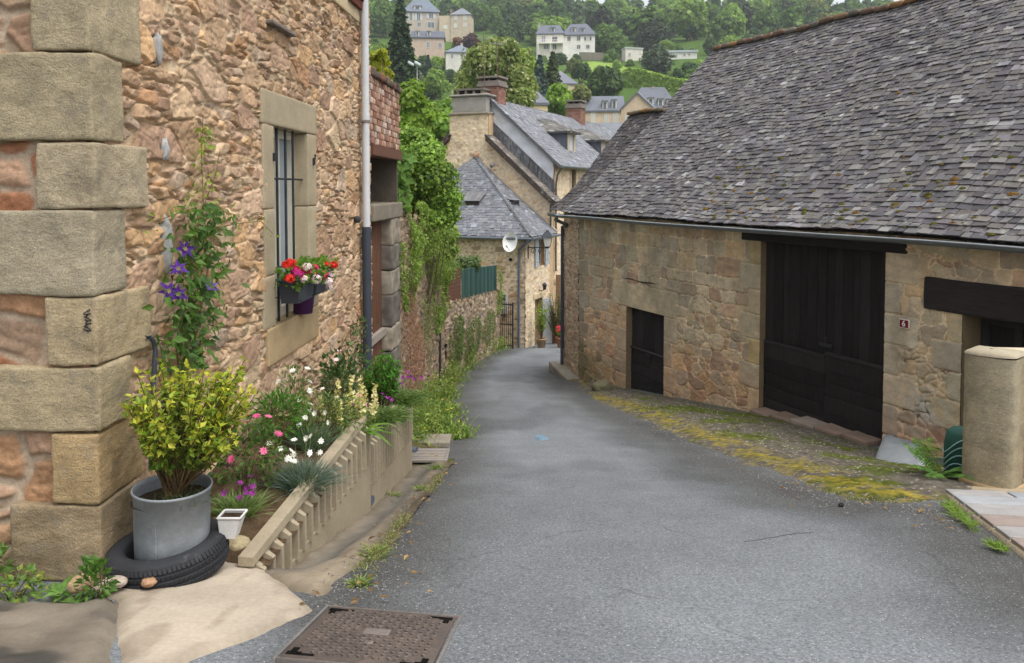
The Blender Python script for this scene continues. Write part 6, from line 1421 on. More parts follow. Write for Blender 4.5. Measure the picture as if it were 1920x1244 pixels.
# ------------------------------------------------------------------ houses up the hillside
def far_house(name, label, px0, px1, yb, ye, yt, z, roof='hip', dep=.7, wallc=(196, 180, 156), roofc=(112, 116, 124), wins=(), chims=(), dorms=(), yaw=0.0, ridge=.35, group=None, extra=None, over=.04, nm='house'):
    s = z / 1500; w = (px1 - px0) * s; c = at((px0 + px1) / 2, yb, z); hw = (yb - ye) * s; hr = (ye - yt) * s; d = w * dep
    t = thing(name, label, nm, c, group); ux = rotz(yaw)[:, 0]; uy = rotz(yaw)[:, 1]
    P = lambda u, n, v: c + ux * u + uy * n + Z * v
    m = MB(); hexa(m, [P(-w / 2, 0, -6), P(w / 2, 0, -6), P(w / 2, d, -6), P(-w / 2, d, -6), P(-w / 2, 0, hw), P(w / 2, 0, hw), P(w / 2, d, hw), P(-w / 2, d, hw)], srgb(*wallc))
    if roof == 'gablef':     # gable towards us
        m.add([P(-w / 2, 0.005, hw), P(w / 2, .005, hw), P(0, .005, hw + hr), P(-w / 2, d - .01, hw), P(w / 2, d - .01, hw), P(0, d - .01, hw + hr)], [(0, 1, 2), (5, 4, 3)], srgb(*wallc))
    if roof == 'gable': m.add([P(-w / 2 + .01, 0, hw), P(-w / 2 + .01, d, hw), P(-w / 2 + .01, d / 2, hw + hr), P(w / 2 - .01, 0, hw), P(w / 2 - .01, d, hw), P(w / 2 - .01, d / 2, hw + hr)], [(0, 2, 1), (3, 4, 5)], srgb(*wallc))
    m.build('wall', M['farwall'], t)
    m = MB(); o = w * over; rw_ = w * ridge / 2 if roof == 'hip' else w / 2 + o * .5; kx = srgb(*roofc)
    if roof == 'flat': hexa(m, [P(-w / 2 - o, -o, hw), P(w / 2 + o, -o, hw), P(w / 2 + o, d + o, hw), P(-w / 2 - o, d + o, hw), P(-w / 2 - o, -o, hw + hr), P(w / 2 + o, -o, hw + hr), P(w / 2 + o, d + o, hw + hr), P(-w / 2 - o, d + o, hw + hr)], kx)
    elif roof == 'gablef':
        for sg in (-1, 1): m.add([P(sg * (w / 2 + o), -o, hw - o * .8), P(0, -o, hw + hr), P(0, d, hw + hr), P(sg * (w / 2 + o), d, hw - o * .8)] + [P(sg * (w / 2 + o), -o, hw - o * .8 + .3), P(0, -o, hw + hr + .3), P(0, d, hw + hr + .3), P(sg * (w / 2 + o), d, hw - o * .8 + .3)], QB, kx)
    else:
        e = [P(-w / 2 - o, -o, hw), P(w / 2 + o, -o, hw), P(w / 2 + o, d + o, hw), P(-w / 2 - o, d + o, hw)]; r0, r1 = P(-rw_, d / 2, hw + hr), P(rw_, d / 2, hw + hr)
        m.add(e + [r0, r1], [(0, 1, 5, 4), (1, 2, 5), (2, 3, 4, 5), (3, 0, 4), (3, 2, 1, 0)], kx)
        hexa(m, [q - Z * .25 for q in e] + [q - Z * .004 for q in e], kx * .8)
    ro = m.build('roof', M['farroof'], t)
    for q in wins:
        wx, y0, y1, ww = q[:4]; col = q[4] if len(q) > 4 else (98, 104, 112)
        u = (wx - (px0 + px1) / 2) * s; v0, v1 = (yb - y1) * s, (yb - y0) * s; h = ww * s / 2; m = MB()
        hexa(m, [P(u - h, -.05, v0), P(u + h, -.05, v0), P(u + h, .02, v0), P(u - h, .02, v0), P(u - h, -.05, v1), P(u + h, -.05, v1), P(u + h, .02, v1), P(u - h, .02, v1)], srgb(*col))
        e = .12
        for a, b, cc, dd_ in ((u - h - e, u - h, v0 - e, v1 + e), (u + h, u + h + e, v0 - e, v1 + e), (u - h, u + h, v1, v1 + e), (u - h, u + h, v0 - e, v0), (u - .05, u + .05, v0, v1)): hexa(m, [P(a, -.09, cc), P(b, -.09, cc), P(b, .01, cc), P(a, .01, cc), P(a, -.09, dd_), P(b, -.09, dd_), P(b, .01, dd_), P(a, .01, dd_)], srgb(222, 218, 208))
        if len(q) > 5:
            for sg in (-1, 1): a, b = sorted((u + sg * (h + e), u + sg * (h + e + h * .9))); hexa(m, [P(a, -.1, v0), P(b, -.1, v0), P(b, .01, v0), P(a, .01, v0), P(a, -.1, v1), P(b, -.1, v1), P(b, .01, v1), P(a, .01, v1)], srgb(*q[5]))
        m.build('window', M['plain'], t)
    for (x, y0, y1, ww) in dorms:
        u = (x - (px0 + px1) / 2) * s; v0, v1 = (yb - y1) * s, (yb - y0) * s; h = ww * s / 2; n0 = max(0.05, (v0 - hw) / max(hr, .1) * d / 2 - .1); m = MB()
        hexa(m, [P(u - h, n0, v0 - .4), P(u + h, n0, v0 - .4), P(u + h, d / 2, v0 - .4), P(u - h, d / 2, v0 - .4), P(u - h, n0, v1), P(u + h, n0, v1), P(u + h, d / 2, v1), P(u - h, d / 2, v1)], srgb(226, 222, 212)); D_ = m.build('dormer', M['farwall'], t)
        m = MB(); hexa(m, [P(u - h * .55, n0 - .06, v0 + .2), P(u + h * .55, n0 - .06, v0 + .2), P(u + h * .55, n0 + .05, v0 + .2), P(u - h * .55, n0 + .05, v0 + .2), P(u - h * .55, n0 - .06, v1 - .25), P(u + h * .55, n0 - .06, v1 - .25), P(u + h * .55, n0 + .05, v1 - .25), P(u - h * .55, n0 + .05, v1 - .25)], srgb(104, 110, 118)); m.build('window', M['plain'], D_)
        m = MB(); m.add([P(u - h * 1.25, n0 - .4, v1), P(u + h * 1.25, n0 - .4, v1), P(u + h * .6, d / 2, v1 + h * .9), P(u - h * .6, d / 2, v1 + h * .9), P(u - h * 1.25, d / 2, v1), P(u + h * 1.25, d / 2, v1)], [(0, 1, 2, 3), (0, 3, 4), (1, 5, 2), (0, 4, 5, 1)], srgb(*roofc) * .95); m.build('dormer_roof', M['farroof'], D_)
    for q in chims:
        x, y0, y1, ww = q[:4]; cc = q[4] if len(q) > 4 else (156, 116, 98); u = (x - (px0 + px1) / 2) * s; h = ww * s / 2; v1 = (yb - y0) * s; v0 = (yb - y1) * s - 2.0; m = MB(); nd = d * .5
        hexa(m, [P(u - h, nd - h, v0), P(u + h, nd - h, v0), P(u + h, nd + h, v0), P(u - h, nd + h, v0), P(u - h, nd - h, v1), P(u + h, nd - h, v1), P(u + h, nd + h, v1), P(u - h, nd + h, v1)], srgb(*cc)); e = h * 1.25
        hexa(m, [P(u - e, nd - e, v1 - .35), P(u + e, nd - e, v1 - .35), P(u + e, nd + e, v1 - .35), P(u - e, nd + e, v1 - .35), P(u - e, nd - e, v1 - .15), P(u + e, nd - e, v1 - .15), P(u + e, nd + e, v1 - .15), P(u - e, nd + e, v1 - .15)], srgb(170, 160, 150)); m.build('chimney', M['farwall'], t)
    if extra: extra(t, P, w, d, hw, hr, s)
    return t
M['farwall'] = gen('far_masonry', None, .95, 0, .14, .7, 6, 5, .16, .25, spec=.1)
M['farroof'] = gen('far_slate', None, .75, 0, .16, .8, 6, 7, .2, .3, spec=.3)
WHT = (222, 220, 212); SH = (206, 206, 204)
GLS = (110, 120, 130)
far_house('manor', 'tall manor with steep hipped slate roof and white shutters, highest house on the hill', 757, 823, 58, 23, -10, 300, 'hip', .8, (190, 178, 164), (112, 120, 132), [(771, 26, 39, 5, GLS, SH), (785, 26, 39, 6, GLS, SH), (808, 26, 35, 8, GLS, SH), (786, 43, 50, 6, GLS), (808, 42, 52, 12, GLS)], [(795, -8, 10, 4)], [(783, 12, 20, 13)], .12, .25)
def _link(t, P, w, d, hw, hr, s):
    m = MB(); a, b = -w / 2 - 22 * s, -w / 2 - .02; hexa(m, [P(a, .4, -5), P(b, .4, -5), P(b, d * .8, -5), P(a, d * .8, -5), P(a, .4, hw * .96), P(b, .4, hw * .96), P(b, d * .8, hw * .96), P(a, d * .8, hw * .96)], srgb(206, 190, 164)); k = m.build('link_wing', M['farwall'], t)
    m = MB(); hexa(m, [P(a + 8 * s, .3, .5), P(a + 15 * s, .3, .5), P(a + 15 * s, .42, .5), P(a + 8 * s, .42, .5), P(a + 8 * s, .3, 2), P(a + 15 * s, .3, 2), P(a + 15 * s, .42, 2), P(a + 8 * s, .42, 2)], srgb(224, 222, 216)); m.build('door', M['plain'], k)
far_house('square_villa', 'square beige villa with small pyramid roof right of the manor', 845, 883, 57, 28, 13, 298, 'hip', .9, (196, 182, 160), (128, 132, 138), [(854, 30, 38, 6, (200, 200, 196)), (872, 31, 38, 6, (200, 200, 196)), (854, 45, 52, 5, (214, 212, 206)), (872, 44, 50, 6, (206, 204, 198))], [(843, 15, 26, 3)], [], -.1, .08, extra=_link)
far_house('dormer_house', 'pinkish house with dark slate dormers below the manor, half behind the spruce', 772, 832, 102, 71, 56, 240, 'gable', .6, (198, 176, 158), (98, 102, 112), [(803, 79, 90, 5, (120, 130, 142)), (825, 81, 90, 6, (120, 130, 142))], [], [(783, 59, 69, 6), (804, 59, 69, 6)], .05)
far_house('bungalow', 'low white bungalow with wide hipped grey roof above the chestnut tree', 836, 890, 113, 98, 82, 215, 'hip', .8, (214, 210, 200), (122, 130, 142), [(848, 102, 110, 4, GLS), (868, 101, 108, 5, GLS)], [(866, 78, 86, 4, (210, 206, 200))], [], .08, .06)
def _balc(t, P, w, d, hw, hr, s):
    m = MB(); a, b = -w / 2 + 4 * s, w / 2; hexa(m, [P(a, -1.6, hw * .42), P(b, -1.6, hw * .42), P(b, 0, hw * .42), P(a, 0, hw * .42), P(a, -1.6, hw * .46), P(b, -1.6, hw * .46), P(b, 0, hw * .46), P(a, 0, hw * .46)], srgb(220, 218, 212)); k = m.build('balcony', M['plain'], t)
    m = MB(); 
    for u in np.linspace(a, b, 16): tube(m, [P(u, -1.55, hw * .46), P(u, -1.55, hw * .62)], .05, 4, srgb(228, 228, 226))
    tube(m, [P(a, -1.55, hw * .62), P(b, -1.55, hw * .62)], .06, 4, srgb(228, 228, 226)); m.build('railing', M['plain'], k)
    m = MB()
    for u in np.linspace(a, b, 3): tube(m, [P(u, -1.5, -1), P(u, -1.5, hw * .42)], .14, 6, srgb(222, 220, 214))
    m.build('post', M['plain'], k)
wh = far_house('white_house', 'long white house with two-part slate roof and dark shutters above the lawn', 1054, 1115, 98, 66, 42, 255, 'hip', .7, (228, 226, 218), (104, 108, 118), [(1067, 69, 77, 6, (92, 88, 88)), (1085, 69, 77, 6, (92, 88, 88)), (1102, 70, 77, 6, (190, 190, 190), (92, 88, 90)), (1085, 85, 92, 6, (96, 92, 92)), (1102, 85, 92, 6, (96, 92, 92))], [], [(1075, 52, 60, 8), (1092, 53, 60, 8)], -.1, .5)
far_house('white_wing', 'lower balcony wing with slim chimney at the left of the long white house', 1006, 1056, 98, 64, 45, 254, 'hip', .75, (224, 218, 204), (106, 110, 120), [(1019, 68, 79, 7, (150, 150, 150), (210, 208, 200)), (1040, 70, 79, 9, (92, 92, 94)), (1024, 83, 92, 9, (120, 124, 128)), (1040, 84, 93, 6, (100, 102, 106))], [(1010, 40, 64, 4, (180, 172, 164))], [(1036, 52, 60, 8)], -.1, .7, extra=_balc)
far_house('flat_studio', 'small flat-roofed white building half behind pines right of the lawn', 1172, 1206, 110, 92, 90, 245, 'flat', .6, (214, 208, 196), (190, 194, 198), [(1180, 100, 106, 3)], yaw=.2)
far_house('modern_house', 'long white flat-roofed house with three small square windows near the barn ridge', 1253, 1306, 116, 99, 95, 240, 'flat', .5, (224, 222, 214), (176, 184, 190), [(1268, 103, 107, 3, (70, 72, 76)), (1283, 102, 106, 3, (70, 72, 76)), (1292, 101, 105, 3, (70, 72, 76))], yaw=-.12)
far_house('tower_house', 'stone house with pointed slate roof beside the round tree', 1028, 1082, 190, 157, 130, 165, 'hip', .9, (204, 184, 154), (118, 120, 130), [(1063, 160, 168, 4, (84, 84, 88))], yaw=.15, ridge=.02)
far_house('cottage', 'stone cottage with slate roof and tall orange-topped chimney behind the flowering chestnut', 952, 1027, 212, 193, 165, 80, 'hip', .7, (212, 192, 156), (116, 120, 128), [], [(998, 154, 182, 5, (178, 160, 144))], [], .1, .5)
far_house('gabled_house', 'beige house end with broad gable facing the lane in the middle distance', 1164, 1224, 262, 206, 177, 120, 'gablef', .8, (214, 190, 164), (112, 114, 122), [(1177, 218, 236, 7, (214, 212, 204))], [], [], -.35)
far_house('dormer_terrace', 'beige terrace with slate roof and two tall white dormers left of the broad gable', 1098, 1168, 262, 208, 179, 126, 'gable', .6, (216, 194, 168), (114, 118, 126), [(1112, 212, 232, 6, (214, 212, 206)), (1137, 216, 236, 6, (206, 204, 200)), (1154, 214, 240, 7, (210, 208, 202))], [(1104, 168, 184, 7, (150, 120, 106))], [(1134, 190, 208, 9), (1151, 188, 206, 9)], -.1)
far_house('slate_house', 'house with three pale dormers in its long slate roof left of the barn roof', 1180, 1268, 240, 203, 161, 134, 'hip', .7, (218, 198, 172), (108, 112, 120), [], [(1225, 160, 168, 5, (170, 160, 150))], [(1220, 184, 200, 10), (1238, 186, 201, 10), (1254, 187, 203, 10)], -.15, .5)
far_house('low_roof_house', 'low grey roof with small vents showing between the brick chimney and the barn', 1096, 1178, 300, 262, 229, 62, 'gable', .6, (190, 166, 136), (128, 132, 138), [], [(1139, 246, 256, 5, (120, 118, 116))], [], -.2)
# floodlight mast
fb = at(783, 215, 90); ft = at(782, 122, 90); fl = thing('floodlight_mast', 'slim grey mast with two tilted floodlights in front of the spruce', 'floodlight', fb)
m = MB(); tube(m, [fb - Z * 3, ft], [.09, .06], 8, srgb(168, 168, 166)); m.build('mast', M['plain'], fl)
for dx in (-.75, .0):
    m = MB(); rbox(m, ft + A3(dx + .1, -.2, .1), np.array([[.85, 0, -.5], [0, 1, 0], [.5, 0, .85]]), (.75, .5, .28), .06, 3, 0, 1, srgb(206, 210, 214)); m.build('lamp_head', M['plain'], fl)
# ------------------------------------------------------------------ tub, tyre and other things at the near corner
tc = A3(-1.735, 3.98, -1.94)
tilt = np.array([[1, 0, 0], [0, 1, 0], [0, 0, 1.]])
def rx(a): return np.array([[1, 0, 0], [0, math.cos(a), -math.sin(a)], [0, math.sin(a), math.cos(a)]])
def ry(a): return np.array([[math.cos(a), 0, math.sin(a)], [0, 1, 0], [-math.sin(a), 0, math.cos(a)]])
TT = ry(math.radians(-4)) @ rx(math.radians(3)) @ np.diag([.95, .95, 1.0])
tyre = thing('car_tyre', 'worn black car tyre lying flat round the foot of the zinc tub', 'tyre', tc)
pr = [(.205, .012), (.22, .0), (.266, .004), (.287, .016), (.297, .036), (.2985, .052), (.290, .055), (.290, .062), (.3005, .065), (.302, .084), (.293, .087), (.293, .094), (.302, .097), (.3005, .115), (.290, .118), (.290, .125), (.2985, .128), (.296, .142), (.285, .160), (.262, .172), (.235, .174), (.21, .165), (.20, .15), (.205, .09), (.205, .012)]
mb = MB(); lathe(mb, pr, tc, 96, (.02, .02, .02), tilt=TT); mb.build('carcass', M['rubber'], tyre)
mb = MB(); k = 84
for i in range(k):
    a = 2 * math.pi * i / k
    for (z0, z1, r0, r1, off, sk) in ((.026, .052, .291, .302, 0, .02), (.067, .083, .3015, .305, .5, .03), (.098, .114, .3015, .305, .25, -.03), (.129, .154, .302, .291, .6, -.02)):
        b0 = a + off * 2 * math.pi / k; b1 = b0 + 2 * math.pi / k * .72; P = []
        for (b, z, r) in ((b0, z0, r0), (b1, z0, r0), (b1 + sk, z1, r1), (b0 + sk, z1, r1)): P.append(A3(r * math.cos(b), r * math.sin(b), z))
        Q = [p * A3(.97, .97, 1) for p in P]; V = np.array(Q + [p + A3(p[0], p[1], 0) * .012 for p in P]) @ TT.T + tc; mb.add(V, QB, (.02, .02, .02))
mb.build('tread', M['rubber'], tyre)
tub = thing('zinc_tub', 'weathered grey zinc tub standing inside the tyre at the house corner', 'tub', tc + A3(0, 0, .03))
ub = tc + A3(.012, 0, .02); H = .42
T2 = ry(math.radians(1.5)) @ rx(math.radians(1)) @ np.diag([.93, .93, 1.0])
mb = MB(); lathe(mb, [(.001, .005), (.176, 0), (.188, .01), (.192, .2), (.197, H - .012), (.203, H - .01), (.206, H - .002), (.203, H + .006), (.196, H + .004), (.192, H - .02), (.188, .25), (.18, .1)], ub, 64, (.4, .4, .4), tilt=T2)
mb.build('body', M['zinc'], tub)
mb = MB(); a = math.radians(-92); tube(mb, [ub + T2 @ A3(.191 * math.cos(a), .191 * math.sin(a), z) for z in np.linspace(.02, H - .02, 8)], .0035, 6); mb.build('seam', M['zinc'], tub)
mb = MB(); n = 22; th = np.linspace(0, 2 * math.pi, n, endpoint=False); V = [ub + A3(0, 0, H - .055)]
for r in (.06, .12, .189):
    for t in th: V.append(ub + A3(r * math.cos(t), r * math.sin(t), H - .06 + R.uniform(-.008, .01)))
f = [(0, 1 + i, 1 + (i + 1) % n) for i in range(n)] + [(1 + k * n + i, 1 + (k + 1) * n + i, 1 + (k + 1) * n + (i + 1) % n, 1 + k * n + (i + 1) % n) for k in range(2) for i in range(n)]
mb.add(V, f, srgb(74, 62, 50), True); mb.build('soil', M['soil'], tub)
SOILZ = ub[2] + H - .06
for (x, y, s, c, sd, lab) in ((-1.99, 3.62, (.13, .11, .07), (168, 142, 110), 1, 'angular tan stone wedged under the left of the tyre'), (-1.86, 3.66, (.12, .08, .05), (172, 158, 144), 2, 'flat whitish stone under the front of the tyre'), (-1.71, 3.69, (.08, .07, .04), (162, 128, 100), 3, 'small brown stone under the middle of the tyre'), (-1.50, 4.30, (.14, .13, .11), (168, 154, 122), 4, 'smooth buff cobble beside the white pot')):
    c = A3(x, y, G(x, y) + .04 + s[2] * .4); mb = MB(); rock(mb, c, s, srgb(*((168, 142, 110) if sd == 1 else (172, 158, 144) if sd == 2 else (162, 128, 100) if sd == 3 else (168, 154, 122))), sd, 6, .18)
    tag(mb.build('stone', M['stone'], loc=c), lab, 'stone', 'stones round the tyre')
wp = A3(-1.455, 4.05, -1.79); wpt = thing('white_pot', 'small square white plastic pot hanging on the right side of the zinc tub', 'flower pot', wp)
mb = MB(); V = []
for z, w, d in ((0, .038, .035), (.115, .058, .052)):
    V += [wp + A3(sx * w + (.015 if z else 0), sy * d, z) for sx, sy in ((-1, -1), (1, -1), (1, 1), (-1, 1))]
mb.add(V, QB[:1] + QB[2:], srgb(206, 204, 200)); mb.build('pot_body', M['plain'], wpt)
mb = MB()
for i in range(4):
    a, b = np.array(V[4 + i]), np.array(V[4 + (i + 1) % 4]); tube(mb, [a, b], .006, 6, srgb(212, 210, 206))
mb.build('rim', M['plain'], wpt)
mb = MB(); mb.add([np.array(v) - A3(0, 0, .012) for v in V[4:]], [(0, 1, 2, 3)], srgb(70, 58, 46)); mb.build('soil', M['soil'], wpt)
mb = MB(); pp = [LW.p(*LW.hit(px, py, .05), .05) for px, py in ((273, 634), (281, 633), (288, 640), (291, 655), (289, 700), (286, 760), (283, 830), (283, 880))]; pp = [LW.p(*LW.hit(272, 634), -.02)] + pp; tube(mb, pp, .013, 10, srgb(74, 80, 90))
tag(mb.build('bent_pipe', M['plain'], loc=pp[-1]), 'thin dark bent pipe coming out of the wall behind the yellow shrub', 'pipe')

# ------------------------------------------------------------------ planting helpers
GRN = [(78, 112, 46), (92, 126, 52), (66, 98, 42), (104, 138, 60)]
def hpos(center, n, rad, g): return center + g.normal(0, 1, (n, 3)) * rad
def flowers(mb, P, N, r, cols, petals=5, width=.8, seed=0, cup=.35):
    g = np.random.default_rng(seed); P = np.asarray(P, float).reshape(-1, 3); N = np.broadcast_to(np.asarray(N, float), P.shape); N = N / np.linalg.norm(N, axis=1, keepdims=True)
    t = np.cross(N, g.normal(0, 1, P.shape)); t /= np.linalg.norm(t, axis=1, keepdims=True); b = np.cross(N, t); n = len(P)
    cc = np.array([srgb(*c) for c in cols])[g.integers(0, len(cols), n)]; rr = np.broadcast_to(np.asarray(r, float), (n,))
    for k in range(petals):
        a = 2 * math.pi * k / petals; d = t * math.cos(a) + b * math.sin(a) + N * cup
        leaves(mb, P, d, rr * g.uniform(.85, 1.15, n), cc * g.uniform(.85, 1.12, (n, 1)), width, .12, .1, N, seed + k)
def blades(mb, pos, d, L, w, col, droop=.4, seed=0):
    """narrow arching blades, three segments"""
    pos = np.asarray(pos, float); n = len(pos); g = np.random.default_rng(seed + n); d = np.asarray(d, float); d = d / np.linalg.norm(d, axis=1, keepdims=True)
    L = np.broadcast_to(np.asarray(L, float), (n,))[:, None]; hz = d * A3(1, 1, 0) + g.normal(0, .2, (n, 3)) * A3(1, 1, 0); hz /= np.maximum(np.linalg.norm(hz, axis=1, keepdims=True), 1e-6)
    s = np.cross(d, Z + g.normal(0, .3, (n, 3))); s /= np.maximum(np.linalg.norm(s, axis=1, keepdims=True), 1e-6); V = []
    for t, ww in ((0, 1), (.4, .9), (.75, .6), (1, .05)):
        c = pos + d * L * t + (hz * .5 - Z) * L * droop * t * t * .6; V += [c - s * w * ww * .5, c + s * w * ww * .5]
    V = np.stack(V, 1); I = np.arange(n)[:, None] * 8; f = np.concatenate([I + np.array([[0, 1, 3, 2]]), I + np.array([[2, 3, 5, 4]]), I + np.array([[4, 5, 7, 6]])])
    c = np.asarray(col, float); c = np.tile(c, (n, 1)) if c.ndim == 1 else c
    mb.add(V.reshape(-1, 3), f, np.repeat(c, 8, 0))
def twigs(ms, ml, base, ends, g, r0=.006, nleaf=12, zone=(.45, 1.0), size=.04, cin=((70, 104, 40),), ctip=((190, 190, 60),), width=.5, sag=0, stemcol=(104, 86, 60)):
    for e in ends:
        e = np.asarray(e); b = base + g.normal(0, .015, 3) * A3(1, 1, .2); m = (b + e) / 2 + g.normal(0, .03, 3) + Z * np.linalg.norm(e - b) * .08
        t = np.linspace(0, 1, 7)[:, None]; P = b * (1 - t) ** 2 + m * 2 * t * (1 - t) + e * t ** 2 - Z * sag * t ** 2
        tube(ms, P, np.linspace(r0, r0 * .3, 7), 5, srgb(*stemcol) * g.uniform(.7, 1.2), False)
        tt = np.sort(g.uniform(zone[0], 1, nleaf)); tt[-3:] = 1; Q = np.stack([np.interp(tt, t[:, 0], P[:, k]) for k in range(3)], 1); dr = unit(P[-1] - P[-3])
        d = dr * .55 + rsph(nleaf, g) * .9; w = ((tt - zone[0]) / (1 - zone[0]))[:, None]
        a = np.array([srgb(*cin[g.integers(0, len(cin))]) for _ in tt]); c = np.array([srgb(*ctip[g.integers(0, len(ctip))]) for _ in tt])
        leaves(ml, Q, d, size * g.uniform(.7, 1.2, nleaf), (a * (1 - w) + c * w) * g.uniform(.8, 1.2, (nleaf, 1)), width, .18, .15, None, int(g.integers(0, 9999)))
def ell(c, r, n, g, lo=.75, up=-.3):
    d = rsph(n * 6 + 30, g); d = d[d[:, 2] > up][:n]; return np.asarray(c) + d * np.asarray(r) * g.uniform(lo, 1.03, (len(d), 1))
def bedp(px, y):
    x = (px - 960) / 1500 * y; return A3(x, y, float(bedz(np.array([x, y]))))
def plant(name, label, cat, base, stems, foliage, blooms=None, group=None, fname='leaves', lm='leaf'):
    t = thing(name, label, cat, base, group)
    if stems is not None and stems.n: stems.build('stems', M['bark'], t)
    if foliage is not None and foliage.n: foliage.build(fname, M[lm], t)
    if blooms is not None and blooms.n: blooms.build('blossoms', M['petal'], t)
    return t

# yellow-green shrub in the tub
g = np.random.default_rng(21); ms, ml = MB(), MB(); sb = ub + A3(.02, 0, H - .06); cen = A3(-1.61, 3.98, -1.11)
ends = ell(cen, (.335, .28, .24), 140, g, .55, -.6); ends[:14, 2] += g.uniform(.02, .10, 14); ends[:, 2] = np.maximum(ends[:, 2], -1.35)
twigs(ms, ml, sb, ends, g, .006, 34, (.42, 1), .041, ((74, 108, 38), (92, 124, 40), (60, 92, 36)), ((206, 200, 80), (190, 190, 68), (152, 168, 58), (122, 148, 50)), .54)
plant('euonymus_shrub', 'bushy yellow and green shrub growing in the zinc tub', 'shrub', sb, ms, ml)
g = np.random.default_rng(22); ml = MB(); P = np.c_[ub[0] + g.normal(.06, .07, 150), ub[1] + g.normal(-.03, .06, 150), np.full(150, SOILZ)]; blades(ml, P, g.normal(0, .6, (150, 3)) * A3(1, 1, 0) + Z, g.uniform(.03, .09, 150), .006, pal([(86, 104, 64), (70, 92, 52)], 150, g), .5)
plant('tub_weed', 'thin grey-green weeds on the soil inside the zinc tub', 'weed', ub + A3(0, 0, H - .06), None, ml, None, None, 'blades')

# clematis climbing the wall
g = np.random.default_rng(23); ms, ml, mf = MB(), MB(), MB()
def wp_(px, py, n): u, v = LW.hit(px, py, n); return LW.p(u, v, n)
mains = [[(335, 720), (330, 640), (350, 560), (372, 470), (380, 380), (384, 300), (378, 215)], [(340, 720), (350, 650), (372, 590), (388, 510), (380, 430), (366, 390), (330, 400), (286, 418)], [(350, 700), (372, 620), (390, 520), (400, 430), (440, 420), (490, 415), (512, 438)], [(345, 690), (362, 600), (360, 500), (376, 400), (400, 330), (415, 280)], [(350, 660), (380, 640), (410, 650), (425, 665)]]
for k, ln in enumerate(mains):
    P = np.array([wp_(x + g.normal(0, 3), y, .05 + .03 * math.sin(i + k)) for i, (x, y) in enumerate(ln)]); tube(ms, P, np.linspace(.006, .002, len(P)), 5, srgb(112, 94, 70), False)
def cl(n, xs, ys, dep, size, cols):
    for _ in range(n):
        x = np.interp(y := g.uniform(*ys), [p[1] for p in xs], [p[0] for p in xs]); w = np.interp(y, [p[1] for p in xs], [p[2] for p in xs])
        q = wp_(x + g.normal(0, w), y, g.uniform(.03, dep)); leaves(ml, q[None], (LW.N * .5 + rsph(1, g)[0] * .8 - Z * .5)[None], size * g.uniform(.6, 1.2), srgb(*cols[g.integers(0, len(cols))]) * g.uniform(.8, 1.2), .55, .12, .2, (LW.N + Z * .3)[None], int(g.integers(0, 9999)))
path = [(382, 240, 8), (384, 330, 14), (380, 400, 24), (372, 470, 30), (365, 560, 28), (355, 640, 26), (350, 700, 20)]
cl(130, path, (230, 400), .10, .042, [(140, 160, 64), (120, 146, 56), (150, 150, 70)])
cl(620, path, (385, 690), .22, .074, [(72, 104, 44), (86, 120, 50), (62, 94, 42), (98, 130, 58)])
for ln in (mains[1][4:], mains[2][3:]):
    for (x, y) in ln:
        for _ in range(9): q = wp_(x + g.normal(0, 12), y + g.normal(0, 9), .06); leaves(ml, q[None], (LW.N * .4 + rsph(1, g)[0])[None], .038 * g.uniform(.6, 1.2), srgb(132, 154, 62), .5, .12, .2, LW.N[None], int(g.integers(0, 9999)))
for (x, y, r) in ((347, 467, .062), (334, 504, .060), (316, 546, .064), (334, 552, .060), (396, 538, .056)):
    flowers(mf, wp_(x, y, .17)[None], (LW.N * .8 - A3(0, .8, 0) + Z * .35 + g.normal(0, .2, 3))[None], r, [(84, 40, 140), (74, 34, 128)] if x != 396 else [(126, 104, 186)], 6, .42, int(x), .15)
    flowers(mf, wp_(x, y, .178)[None], (LW.N * .8 - A3(0, .8, 0) + Z * .35)[None], .018, [(150, 140, 90)], 6, .5, int(x), .5)
cb = wp_(340, 730, .06); plant('clematis', 'climbing clematis with deep purple star flowers on the rubble wall', 'climber', cb, ms, ml, mf)

# window boxes
def wbox(u0, u1, n0, n1, v0, v1, label):
    t = thing('window_box', label, 'planter', LW.p((u0 + u1) / 2, v0, (n0 + n1) / 2), 'window boxes on the barred window'); mb = MB(); e = .03
    O = [LW.p(u0 + e, v0, n1 - e * .7), LW.p(u1 - e, v0, n1 - e * .7), LW.p(u1 - e, v0, n0 + e * .7), LW.p(u0 + e, v0, n0 + e * .7), LW.p(u0, v1, n1), LW.p(u1, v1, n1), LW.p(u1, v1, n0), LW.p(u0, v1, n0)]
    mb.add(O, [QB[0]] + QB[2:], srgb(62, 66, 74)); mb.build('trough', M['plain'], t)
    mb = MB(); LW.rbox(mb, u0 - .012, u1 + .012, v1 - .018, v1 + .006, n1 - .004, n1 + .014, .005, 3, 0, 1, srgb(68, 72, 80)); LW.rbox(mb, u0 - .012, u1 + .012, v1 - .018, v1 + .006, n0 - .014, n0 + .004, .005, 3, 0, 1, srgb(68, 72, 80)); LW.rbox(mb, u0 - .014, u0 + .004, v1 - .018, v1 + .006, n0, n1, .005, 3, 0, 1, srgb(68, 72, 80)); LW.rbox(mb, u1 - .004, u1 + .014, v1 - .018, v1 + .006, n0, n1, .005, 3, 0, 1, srgb(68, 72, 80)); mb.build('rim', M['plain'], t)
    mb = MB(); LW.box(mb, u0 + .01, u1 - .01, v1 - .05, v1 - .02, n0 + .01, n1 - .01, srgb(70, 56, 44)); mb.build('soil', M['soil'], t)
    mb = MB(); tube(mb, [LW.p(u0 + .05, v0 + .02, n1 + .005), LW.p(u0 + .05, v0 + .05, -.03)], .005, 5); tube(mb, [LW.p(u1 - .05, v0 + .02, n1 + .005), LW.p(u1 - .05, v0 + .05, -.03)], .005, 5); mb.build('hanger', M['iron'], t)
